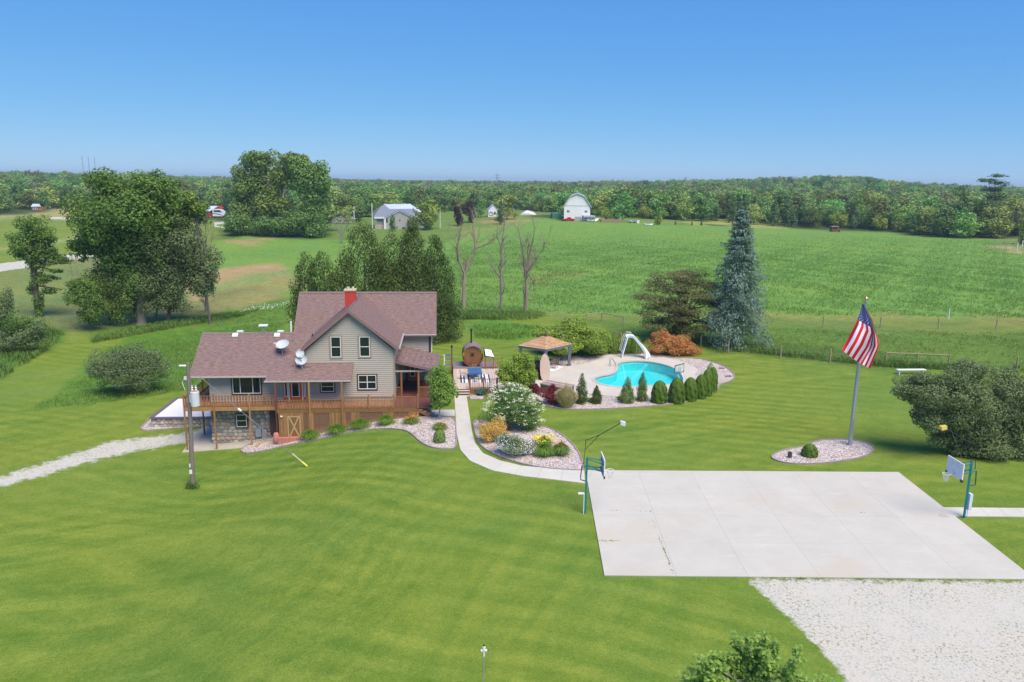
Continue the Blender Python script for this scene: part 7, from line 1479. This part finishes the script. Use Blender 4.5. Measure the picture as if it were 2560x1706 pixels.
tree(R2(795, 570), [(R2(792, 500)[0], R2(792, 500)[1], pxw(36), pxw(75)), (R2(812, 540)[0], R2(812, 540)[1], pxw(28), pxw(45))], 3600, .12, 'leaf_purple', 'tall purple-leaved shrub left of the cream board', 'shrub', 'purple_shrub', trunk=False, k=9)
# tufts of blades: daylilies, ornamental grass, hostas
def blades(c, n, h, spread, wd, curl=.9, rng_=None):
    a = rng.random(n) * 2 * math.pi; q = rng.random(n) ** .6; hh_ = h * (.6 + .5 * rng.random(n)) * (1 - .35 * q); d = np.stack([np.cos(a), np.sin(a), np.zeros(n)], 1); sd_ = np.stack([-np.sin(a), np.cos(a), np.zeros(n)], 1) * wd / 2
    b = np.array(c) + d * (q * spread * .35)[:, None]; mid = b + d * (q * spread * .4)[:, None] + np.array((0, 0, 1)) * hh_[:, None]; tip = mid + d * (q * spread * .45 * curl + .03)[:, None] + np.array((0, 0, 1)) * (hh_ * (.25 - .75 * q * curl))[:, None]
    return np.concatenate([np.stack([b - sd_ * .7, b + sd_ * .7, mid + sd_, mid - sd_], 1), np.stack([mid - sd_, mid + sd_, tip + sd_ * .15, tip - sd_ * .15], 1)])
def tuft(p, wpx, h, n, mat, label, name='daylily', cat='plant', wd=.03, fl=None, curl=.9, group=None):
    g = GD(*p); t = thing(name, g, label, cat, group); w_ = wpx * dsc(g.y); arr = blades(g, n, h, w_ * .62, wd, curl); arr[:, :, 2] = np.maximum(arr[:, :, 2], g.z + .02); lobj('leaves', arr, np.tile(rng.random(n), 2), mat, t)
    if fl: k_ = 60; a = rng.random(k_) * 6.28; q = rng.random(k_) ** .5 * w_ * .42; c_ = np.stack([g.x + np.cos(a) * q, g.y + np.sin(a) * q, g.z + h * (.75 + .3 * rng.random(k_))], 1); lobj('flowers', leafquads(c_, unit(rng.normal(size=(k_, 3)) * .4 + (0, -.2, 1)), .10, .9), rng.random(k_), fl, t)
    return t
S_ = lambda x, y: (A_(x, y)[0] / K, A_(x, y)[1] / K)
for k_, (x, y, w_) in enumerate(((1098, 1372, 135), (1312, 1325, 145), (1500, 1285, 150), (1716, 1252, 128))):
    tuft(S_(x, y - 8), w_ / 3.267 / K * 1.15, .85, 650, 'leaf_blade', ('leftmost daylily clump, right of the cross-braced door', 'second daylily clump from the left under the deck', 'third daylily clump in front of the long lattice panel', 'fourth daylily clump, nearest the steps')[k_], group='daylilies along the deck skirt')
tuft(S_(1926, 1235), 38, .6, 500, 'leaf_light', 'yellow-green low clump with rusty base right of the daylilies', 'low_plant', fl='petal_orange')
tuft(S_(2155, 1285), 33, .6, 500, 'leaf_light', 'clump with red flowers beneath the young tree', 'flowering_plant', fl='leaf_burning')
t = cone(S_(2153, 1392), S_(2153, 1290), 26, 3200, .08, 'leaf_blade', 'upright light green clipped clump beside the path', 'upright_plant', 'plant', dome=6, k=5)
tuft(R2(1010, 780), 56, 1.9, 2600, 'leaf_straw', 'tall straw-coloured ornamental grass in front of the hot tub', 'ornamental_grass', wd=.035, curl=.3)
tuft(R2(845, 1072), 38, .8, 700, 'leaf_blade', 'clump of bright yellow flowers in the bed right of the path', 'flowering_plant', fl='petal_yellow'); o = [o for o in bpy.data.objects if o.name.startswith('flowering_plant')][-1]
g = GD(*R2(845, 1068)); k_ = 260; a = rng.random(k_) * 6.28; q = rng.random(k_) ** .5 * 1.0; lobj('flowers', leafquads(np.stack([g.x + np.cos(a) * q, g.y + np.sin(a) * q, g.z + .45 + .32 * rng.random(k_)], 1), unit(rng.normal(size=(k_, 3)) * .4 + (0, -.2, 1)), .12, .9), rng.random(k_), 'petal_yellow', o)
tuft(R2(848, 1148), 46, 1.0, 1100, 'leaf_blade', 'lime green daylily below the yellow flowers'); tuft(R2(972, 1140), 42, 1.0, 1100, 'leaf_tallgrass', 'darker daylily with an orange bloom near the bed edge', fl='petal_orange')
tree(R2(366, 690), [(R2(366, 668)[0], R2(366, 668)[1], pxw(45), pxw(26))], 1200, .17, 'leaf_hosta', 'blue-green hosta beside the garden deck steps', 'plant', 'hosta', trunk=False, k=7, up=.8)
tree(R2(1180, 738), [(R2(1180, 722)[0], R2(1180, 722)[1], pxw(32), pxw(20))], 700, .13, 'leaf_light', 'pale variegated hosta between the two left junipers', 'plant', 'hosta', trunk=False, k=6, up=.8)
tree(R2(1420, 725), [(R2(1420, 712)[0], R2(1420, 712)[1], pxw(26), pxw(18))], 500, .12, 'leaf_light', 'pale variegated hosta left of the bushy juniper', 'plant', 'hosta', trunk=False, k=6, up=.8)
g = G(*G8(735, 1270)); t = thing('round_shrub', g, 'small clipped green ball shrub in the gravel island by the flagpole', 'shrub'); arr, val = dome_tree(g, 1.0, .66, 6000, .085, pw=2.); lobj('foliage', arr, val, 'leaf_arborvitae', t)

# grasses nobody could count: one mesh per stand
def stand(name, pts, dens, h, wd, mat, label, cat='grass', lim=40000, rows=None, curl=.7, spread=.5, per=3, rmax=1e9):
    P = pxpoly(pts); xs = [p[0] for p in P]; ys = [p[1] for p in P]; A = abs(sum(P[i - 1][0] * P[i][1] - P[i][0] * P[i - 1][1] for i in range(len(P)))) / 2; n = int(min(lim, A * dens)); C = []; got = 0; tries = 0
    while got < n and tries < 60:
        x = rng.uniform(min(xs), max(xs), 40000); y = rng.uniform(min(ys), min(max(ys), rmax), 40000)
        ok = pip(x, y, P); ok &= rng.random(40000) < np.clip((min(ys) + 25) / np.maximum(y, 1) * 1.3, 0, 1) ** 1.5 * np.clip((rmax - y) / 140, 0, 1); x, y = x[ok], y[ok]
        nz_ = wob(x, y, .35); k2 = rng.random(len(x)) < .55 + .3 * nz_; x, y = x[k2], y[k2]
        C.append(np.stack([x, y, hgt(x, y)], 1)); got += len(x); tries += 1
    C = np.concatenate(C)[:n]; C = np.repeat(C, per, 0) + rng.normal(size=(len(C) * per, 3)) * (.12, .12, 0); m_ = len(C)
    a = rng.random(m_) * 2 * math.pi; d = np.stack([np.cos(a), np.sin(a), np.zeros(m_)], 1); sdv = np.stack([-np.sin(a), np.cos(a), np.zeros(m_)], 1) * wd / 2; hh_ = (h * (.5 + .7 * rng.random(m_)))[:, None]
    C[:, 2] -= .03; mid = C + d * spread * h * .35 + np.array((0, 0, 1)) * hh_ * .75; tip = C + d * spread * h * (.6 + .5 * rng.random(m_))[:, None] + np.array((0, 0, 1)) * hh_
    arr = np.stack([C - sdv, mid - sdv * .9, tip, mid + sdv * .9], 1); val = np.clip(.5 + .25 * wob(C[:, 0], C[:, 1], .2) + .35 * (rng.random(m_) - .5), 0, 1)
    o = bpy.data.objects.new(name, qmesh(name, arr, val, mat)); link(o); return props(o, label, cat, kind='stuff')
stand('tall_grass', [(205, 782), (330, 752), (440, 736), (560, 720), (600, 712), (560, 728), (440, 748), (330, 768), (215, 790)], 22, .7, .07, 'leaf_tallgrass', 'dark tall grass along the foot of the left tree group', lim=12000)
stand('tall_grass', [(560, 722), (640, 706), (690, 695), (690, 735), (600, 740), (500, 748), (420, 757)], 4, .4, .06, 'leaf_pasture', 'bright unmown grass strip between the left trees and the farmhouse', lim=9000)
stand('meadow_grass', [(65, 942), (140, 905), (215, 860), (250, 800), (380, 778), (560, 750), (680, 738), (560, 790), (480, 830), (440, 898), (250, 925), (110, 940)], 9, .38, .05, 'leaf_pasture', 'unmown grass island round the large dark bush left of the house', lim=22000)
stand('tall_grass', [(-40, 900), (-40, 740), (60, 740), (150, 772), (100, 812), (40, 850), (0, 878)], 14, .8, .08, 'leaf_tallgrass', 'tall grass bank below the scrub at the left edge', lim=9000)
stand('hedge_grass', [(1005, 722), (1100, 720), (1240, 722), (1262, 728), (1215, 738), (1100, 735), (1005, 735)], 26, .75, .07, 'leaf_tallgrass', 'long dark grass bank below the three dead trees', lim=12000)
stand('garden_growth', [(1090, 750), (1180, 748), (1262, 756), (1262, 770), (1180, 782), (1095, 778)], 10, .45, .08, 'leaf_blade', 'light green overgrown vegetable patch on the lawn behind the barrel sauna', lim=6000, cat='plants')
stand('pasture_grass', [(1340, 765), (1600, 752), (1800, 758), (2353, 766), (2600, 775), (2600, 880), (2353, 858), (2180, 852), (2030, 845), (1905, 832), (1790, 820), (1672, 808), (1500, 790)], 3.5, .30, .07, 'leaf_pasture', 'rough tufted pasture grass between the two fence lines', lim=42000)
for k_ in range(1): stand('fence_grass', [(1600, 790), (1672, 806), (1790, 819), (1905, 831), (2030, 844), (2180, 852), (2353, 860), (2353, 851), (2180, 844), (2030, 836), (1905, 823), (1790, 811), (1660, 798)], 30, .7, .07, 'leaf_tallgrass', 'darker long grass left standing along the nearer fence line', lim=14000)
stand('crop_plants', [(1290, 722), (1480, 720), (1800, 725), (2100, 728), (2600, 733), (2600, 560), (2353, 556), (1800, 532), (1400, 520), (1100, 540), (1000, 590), (1000, 700), (1010, 715)], 9, .42, .12, 'leaf_crop', 'green cereal crop covering the wide field behind the garden', 'crop', lim=80000, spread=.35, per=2, rmax=330)

stand('edge_weeds', [(1690, 1329), (2000, 1331), (2360, 1334), (2360, 1338), (2000, 1335), (1690, 1332)], 40, .1, .04, 'leaf_tallgrass', 'weeds growing in the gap between court and gravel yard', 'weeds', lim=900)
jl = at(1380, 1000, 1.994); J_ = []
for a, b, k_ in (((540, 700), (578, 795), 45), ((500, 590), (540, 700), 8), ((578, 795), (607, 872), 16), ((232, 702), (350, 702), 24), ((288, 552), (520, 555), 16), ((1540, 562), (1560, 562), 6)):
    A = atz(*jl(*a), .08); B = atz(*jl(*b), .08); f_ = rng.random(k_)[:, None]; J_.append(np.array(A) * (1 - f_) + np.array(B) * f_ + rng.normal(size=(k_, 3)) * (.025, .05, 0))
J_ = np.concatenate(J_); props(link(bpy.data.objects.new('joint_weeds', qmesh('joint_weeds', leafquads(J_ + (0, 0, .01), unit(rng.normal(size=(len(J_), 3)) * .5 + (0, 0, 1)), .085, .7), rng.random(len(J_)), 'leaf_tallgrass'))), 'small weeds rooted in the slab joints of the court', 'weeds', kind='stuff')
stand('pole_weeds', [(434, 1117), (452, 1117), (454, 1126), (432, 1126)], 160, .5, .05, 'leaf_tallgrass', 'uncut grass tuft round the foot of the utility pole', lim=260)
k_ = 190; f_ = rng.random(k_); fa = GD(560, 722); fb_ = GD(684, 699); P_ = np.stack([fa.x + (fb_.x - fa.x) * f_ + rng.normal(size=k_) * .5, fa.y + (fb_.y - fa.y) * f_ + rng.normal(size=k_) * 1.2 + 1.5 * np.sin(f_ * 9), np.zeros(k_)], 1); P_[:, 2] = hgt(P_[:, 0], P_[:, 1]) + .5 + .2 * rng.random(k_)
props(link(bpy.data.objects.new('wildflowers', qmesh('wildflowers', leafquads(P_, unit(rng.normal(size=(k_, 3)) * .4 + (0, -.4, 1)), .15, .9), rng.random(k_), 'petal_white'))), 'band of white wildflowers along the grass strip behind the farmhouse', 'flowers', kind='stuff')

# ---------------------------------------------------------------- woods: prototypes, then the individuals of the wood edge, then the mass behind
def proto(ells, n, ls, mat, trunk_h, tr=.25, bark='bark', **kw):
    cl = subclumps([e for e in ells], kw.pop('k', 9), kw.pop('f', .4)); arr, val = clump_leaves(cl, n, ls, **kw)
    a = qmesh('crown', arr, val, mat); b = MB().tube([(0, 0, -1), (0, 0, trunk_h)], [tr, tr * .5], 6).mesh('trunk', bark); return a, b
PR_ = [proto([(0, 0, 8.5, 4.6, 4.6, 4.6), (1.5, .5, 11, 3, 3, 3), (-2, 0, 7, 3.4, 3.4, 3.4), (0, 0, 3.4, 4, 4, 3.2)], 1900, .85, 'leaf_wood_far', 6),
       proto([(0, 0, 8, 4.2, 4.2, 5.8), (0, 1, 12, 2.6, 2.6, 3.2), (2, 0, 6, 2.8, 2.8, 3), (0, 0, 3.4, 3.8, 3.8, 3.2)], 1800, .85, 'leaf_wood_far', 6),
       proto([(-1.5, 0, 7, 4, 4, 4.2), (2.2, 0, 8.2, 3.8, 3.8, 4.4), (0, 0, 10.5, 3, 3, 3), (0, 0, 3, 4.6, 4.6, 3)], 1900, .85, 'leaf_wood_far', 6),
       proto([(0, 0, 3, 2.9, 2.9, 2.8), (0, 0, 6.5, 2.3, 2.3, 3), (0, 0, 10, 1.4, 1.4, 3), (0, 0, 12.5, .6, .6, 1.8)], 1300, .7, 'leaf_conifer_far', 8),
       proto([(0, 0, 5, 3.2, 3.2, 5), (0, 0, 9, 2.4, 2.4, 4)], 1300, .75, 'leaf_conifer_far', 8),
       proto([(0, 0, 4.2, 3.6, 3.6, 3.8), (1.6, 0, 3.4, 2.6, 2.6, 3)], 1200, .7, 'leaf_sunny', 3),
       proto([(0, 0, 9, 3.4, 3.4, 5.5)], 420, .75, 'leaf_bare_far', 12, .2, 'bark_grey', shell=.9)]
KIND = [('broadleaf_tree', 'full rounded green broadleaf tree in the wood edge beyond the fields', 'broadleaf trees of the wood edge'), ('broadleaf_tree', 'taller oval green broadleaf tree in the wood edge beyond the fields', 'oval broadleaf trees of the wood edge'), ('broadleaf_tree', 'wide double-crowned green tree in the wood edge beyond the fields', 'wide trees of the wood edge'),
        ('spruce_tree', 'dark pointed conifer in the wood edge beyond the fields', 'pointed conifers of the wood edge'), ('conifer_tree', 'dark column-shaped conifer in the wood edge beyond the fields', 'column conifers of the wood edge'), ('low_tree', 'low yellow-green tree at the foot of the far woods', 'low yellow-green trees of the wood edge'), ('bare_tree', 'grey thin-leaved tree standing among the far woods', 'thin grey trees of the wood edge')]
def wood_tree(i, x, y, sc, label=None, rz_=None, wide=1.):
    t = thing(KIND[i][0], (x, y, hz(x, y)), label or KIND[i][1], 'tree', None if label else KIND[i][2])
    for me_, nm in zip(PR_[i], ('crown', 'trunk')): o = bpy.data.objects.new(nm, me_); link(o, t); ORG[o.name] = Vector((0, 0, 0))
    t.scale = (sc * wide, sc * wide, sc); t.rotation_euler = (0, 0, rnd.uniform(0, 6.28) if rz_ is None else rz_); return t
# wood edge line in the 2353 px view, with the kinds that grow there
EDGE = [(-60, 500, 'c'), (60, 488, 'c'), (180, 474, 'c'), (300, 470, 'm'), (420, 470, 'm'), (520, 486, 'm'), (745, 545, 'm'), (800, 520, 'm'), (850, 500, 'm'), (990, 490, 'm'), (1060, 486, 'm'), (1160, 478, 'm'), (1220, 486, 'm'), (1280, 490, 'm'), (1380, 500, 'm'), (1440, 502, 'm'), (1560, 508, 's'), (1640, 510, 'm'), (1740, 518, 'c'), (1840, 524, 'c'), (1920, 526, 's'), (2000, 530, 's'), (2080, 535, 's'), (2120, 543, 'm'), (2220, 550, 'm'), (2353, 548, 'm'), (2480, 545, 'm')]
EP = [(G(x * K, y * K), k) for x, y, k in EDGE]
EAZ = np.array([math.atan2(p.x, p.y) for p, k in EP]); ER = np.array([math.hypot(p.x, p.y) for p, k in EP]); oi = np.argsort(EAZ); EAZ = EAZ[oi]; ER = np.minimum(ER[oi], 620); EK = [EP[i][1] for i in oi]
SETS = {'m': [0, 1, 2, 0, 1, 4, 5, 2, 0, 6, 2], 'c': [3, 4, 4, 4, 3, 1], 's': [5, 5, 0, 2, 5, 4, 1]}
avoid = [(math.atan2(o_[0].x, BY), 480, 520, .035)]; cnt = 0
BL = [(G(1443, 552), 26, 9), (gb_, 34, 14), (rb_, 18, 6), (cb0, 10, 5), (G(*T8(1130, 372)), 9, 5), (G(*T8(150, 410)), 14, 6)]   # buildings to keep clear in front and inside
def clear(x, y):
    for b, dp, hw in BL:
        az = math.atan2(x, y) - math.atan2(b.x, b.y); r = math.hypot(x, y); rb = math.hypot(b.x, b.y)
        if abs(az) * rb < hw + 5 and r < rb + dp and r > rb - 160: return False
    return True
for row, (dr0, sp) in enumerate(((5, 10.), (16, 11.), (28, 12.))):
    az = EAZ[0]
    while az < EAZ[-1]:
        r = float(np.interp(az, EAZ, ER)) + dr0 + rnd.uniform(-3, 4); j = min(len(EK) - 1, int(np.searchsorted(EAZ, az))); x, y = r * math.sin(az), r * math.cos(az); kind = rnd.choice(SETS[EK[j]])
        if row > 0 and kind == 5: kind = 2
        if clear(x, y) and cnt < 262: wood_tree(kind, x, y, (rnd.uniform(.78, 1.15) + .05 * row) * (1.3 if r < 350 else 1), wide=rnd.uniform(1.15, 1.55) if kind not in (3, 4) else 1.15); cnt += 1
        az += sp * rnd.uniform(.8, 1.25) / r * (1 + 2.0 * (abs(az - .09) > .75))
# named single trees in front of the woods
def single(i, px, py, hpx, label, wide=1.): p = GD(px, py); H0 = (13.6, 14.5, 13, 14, 13, 8, 14.5)[i]; wood_tree(i, p.x, p.y, hpx * dsc(p.y) / H0, label, wide=wide)
single(0, 1290, 495, 56, 'dark round tree just left of the white barn', 1.1); single(5, 988, 528, 68, 'bright yellow-green tree right of the grey house'); single(3, 902, 532, 40, 'dark conifer in front of the grey house gable', 1.3); single(0, 800, 515, 42, 'round tree left of the grey house garage', 1.2)
single(3, 1150, 516, 55, 'dark spruce on the lawn left of the small white house'); single(0, 1165, 505, 60, 'broad tree over the small white house', 1.3); single(1, 1105, 500, 46, 'mid green tree between the purple tree and the white house'); single(4, 980, 530, 32, 'small dark conifer under the bright yellow-green tree', 1.4)
single(5, 1515, 517, 22, 'bright round bush right of the wood pile', 1.1); single(0, 1420, 508, 40, 'mid green round tree behind the covered boat', 1.2); single(5, 1395, 507, 26, 'small yellow-green tree right of the white barn', 1.3)
for x, y, h, l in ((1552, 517, 10, 'left of three tiny spruces at the field edge'), (1590, 518, 10, 'middle of three tiny spruces at the field edge'), (1612, 519, 13, 'right of three tiny spruces at the field edge')): single(3, x, y, h, l, 1.5)
for x, y, h, l in ((1052, 520, 46, 'dark purple tree left of the dark spruce'), (1080, 512, 58, 'tall dark purple tree behind the lawn')):
    p = GD(x, y); t = thing('purple_tree', p, l, 'tree'); s = dsc(p.y); E = [(p.x, p.y, p.z + h * s * .48, h * s * .30, h * s * .30, h * s * .46)]; arr, val = clump_leaves(subclumps(E, 10, .4), 2200, .6); lobj('crown', arr, val, 'leaf_purple', t); MB().tube([p, p + Vector((0, 0, h * s * .5))], .3).build('trunk', 'bark', t)
tree((2215, 555), [(2218, 432, 16, 6), (2212, 445, 22, 6), (2222, 458, 24, 8), (2214, 476, 26, 12)], 1800, .8, 'leaf_conifer_far', 'dark layered pine rising over the right woods, smaller of two', name='layered_pine', tr=.4, Y=330, k=5, up=.9)
tree((2285, 555), [(2288, 405, 22, 5), (2270, 416, 24, 5), (2300, 420, 24, 6), (2285, 434, 30, 7), (2290, 450, 34, 10), (2280, 470, 34, 14)], 3000, .8, 'leaf_conifer_far', 'dark layered pine rising over the right woods, taller of two', name='layered_pine', tr=.5, Y=330, k=5, up=.9)
for (x, yb_, yt_, l) in ((1966, 520, 452, 'left'), (1990, 520, 448, 'right')):
    tree((x, yb_), [(x + 4, yt_ + 8, 15, 16), (x - 5, yt_ + 20, 12, 14)], 1300, .8, 'leaf_wood_far', 'tall bare-stemmed tree in the middle woods, %s of a pair' % l, name='tall_tree', tr=.35, bark='bark_grey', Y=400, k=7)
tree((2356, 562), [(2362, 520, 16, 36), (2358, 545, 14, 18)], 2200, .6, 'leaf_sunny', 'bright yellow-green tree cut by the right edge at the field corner', name='edge_tree', tr=.3, k=8)
# the mass of the woods
pts = []; k = 0
while len(pts) < 17000 and k < 400000:
    k += 1; az = rnd.uniform(-.80, .98); u = rnd.random(); r = 360 + 2900 * u ** 1.25; r0 = float(np.interp(az, EAZ, ER))
    if r < r0 + 30: continue
    x, y = r * math.sin(az), r * math.cos(az)
    if not clear(x, y): continue
    pts.append((x, y, hz(x, y) - .3))
me = bpy.data.meshes.new('woods'); me.from_pydata(pts, [], []); wo = props(link(bpy.data.objects.new('woods', me)), 'wooded hills filling the distance up to the skyline', 'woods', kind='stuff')
crowns = {}
for i in range(7):
    for o in bpy.data.objects:
        if o.name.startswith('crown') and o.data == PR_[i][0]: crowns[i] = o; break
gn = bpy.data.node_groups.new('woods_scatter', 'GeometryNodeTree'); gn.interface.new_socket('Geometry', in_out='INPUT', socket_type='NodeSocketGeometry'); gn.interface.new_socket('Geometry', in_out='OUTPUT', socket_type='NodeSocketGeometry')
gi = gn.nodes.new('NodeGroupInput'); go = gn.nodes.new('NodeGroupOutput'); jn = gn.nodes.new('GeometryNodeJoinGeometry')
for i in (5, 6, 4, 5, 2, 1, 0, 0, 1, 2, 2, 0):
    if i not in crowns: continue
    ob = gn.nodes.new('GeometryNodeObjectInfo'); ob.inputs[0].default_value = crowns[i]; ob.inputs['As Instance'].default_value = True; ob.transform_space = 'ORIGINAL'; gn.links.new(ob.outputs['Geometry'], jn.inputs[0])
ip = gn.nodes.new('GeometryNodeInstanceOnPoints'); ip.inputs['Pick Instance'].default_value = True
rvr = gn.nodes.new('FunctionNodeRandomValue'); rvr.data_type = 'FLOAT_VECTOR'; rvr.inputs[0].default_value = (0, 0, 0); rvr.inputs[1].default_value = (0, 0, 6.28)
rvs = gn.nodes.new('FunctionNodeRandomValue'); rvs.data_type = 'FLOAT'; rvs.inputs[2].default_value = .7; rvs.inputs[3].default_value = 1.3; rvs.inputs['Seed'].default_value = 3
m2p = gn.nodes.new('GeometryNodeMeshToPoints')
gn.links.new(gi.outputs[0], m2p.inputs[0]); gn.links.new(m2p.outputs[0], ip.inputs['Points']); gn.links.new(jn.outputs[0], ip.inputs['Instance']); gn.links.new(rvr.outputs[0], ip.inputs['Rotation']); vm_ = gn.nodes.new('ShaderNodeVectorMath'); vm_.operation = 'SCALE'; vm_.inputs[0].default_value = (1.45, 1.45, 1); gn.links.new(rvs.outputs[1], vm_.inputs['Scale']); gn.links.new(vm_.outputs[0], ip.inputs['Scale']); gn.links.new(ip.outputs[0], go.inputs[0])
md = wo.modifiers.new('scatter', 'NODES'); md.node_group = gn

# ---------------------------------------------------------------- haze
m = bpy.data.materials.new('haze'); m.use_nodes = True; nt = m.node_tree; nt.nodes.clear(); mo = nt.nodes.new('ShaderNodeOutputMaterial'); pv = nt.nodes.new('ShaderNodeVolumePrincipled')
pv.inputs['Color'].default_value = (.62, .84, 1, 1); pv.inputs['Density'].default_value = .00015; pv.inputs['Anisotropy'].default_value = .1; nt.links.new(pv.outputs[0], mo.inputs['Volume']); MATS['haze'] = m
MB().box(-9500, 9500, -300, 9600, -12, 62).build('haze', 'haze', label='thin blue summer haze over the whole valley', cat='haze', kind='stuff')
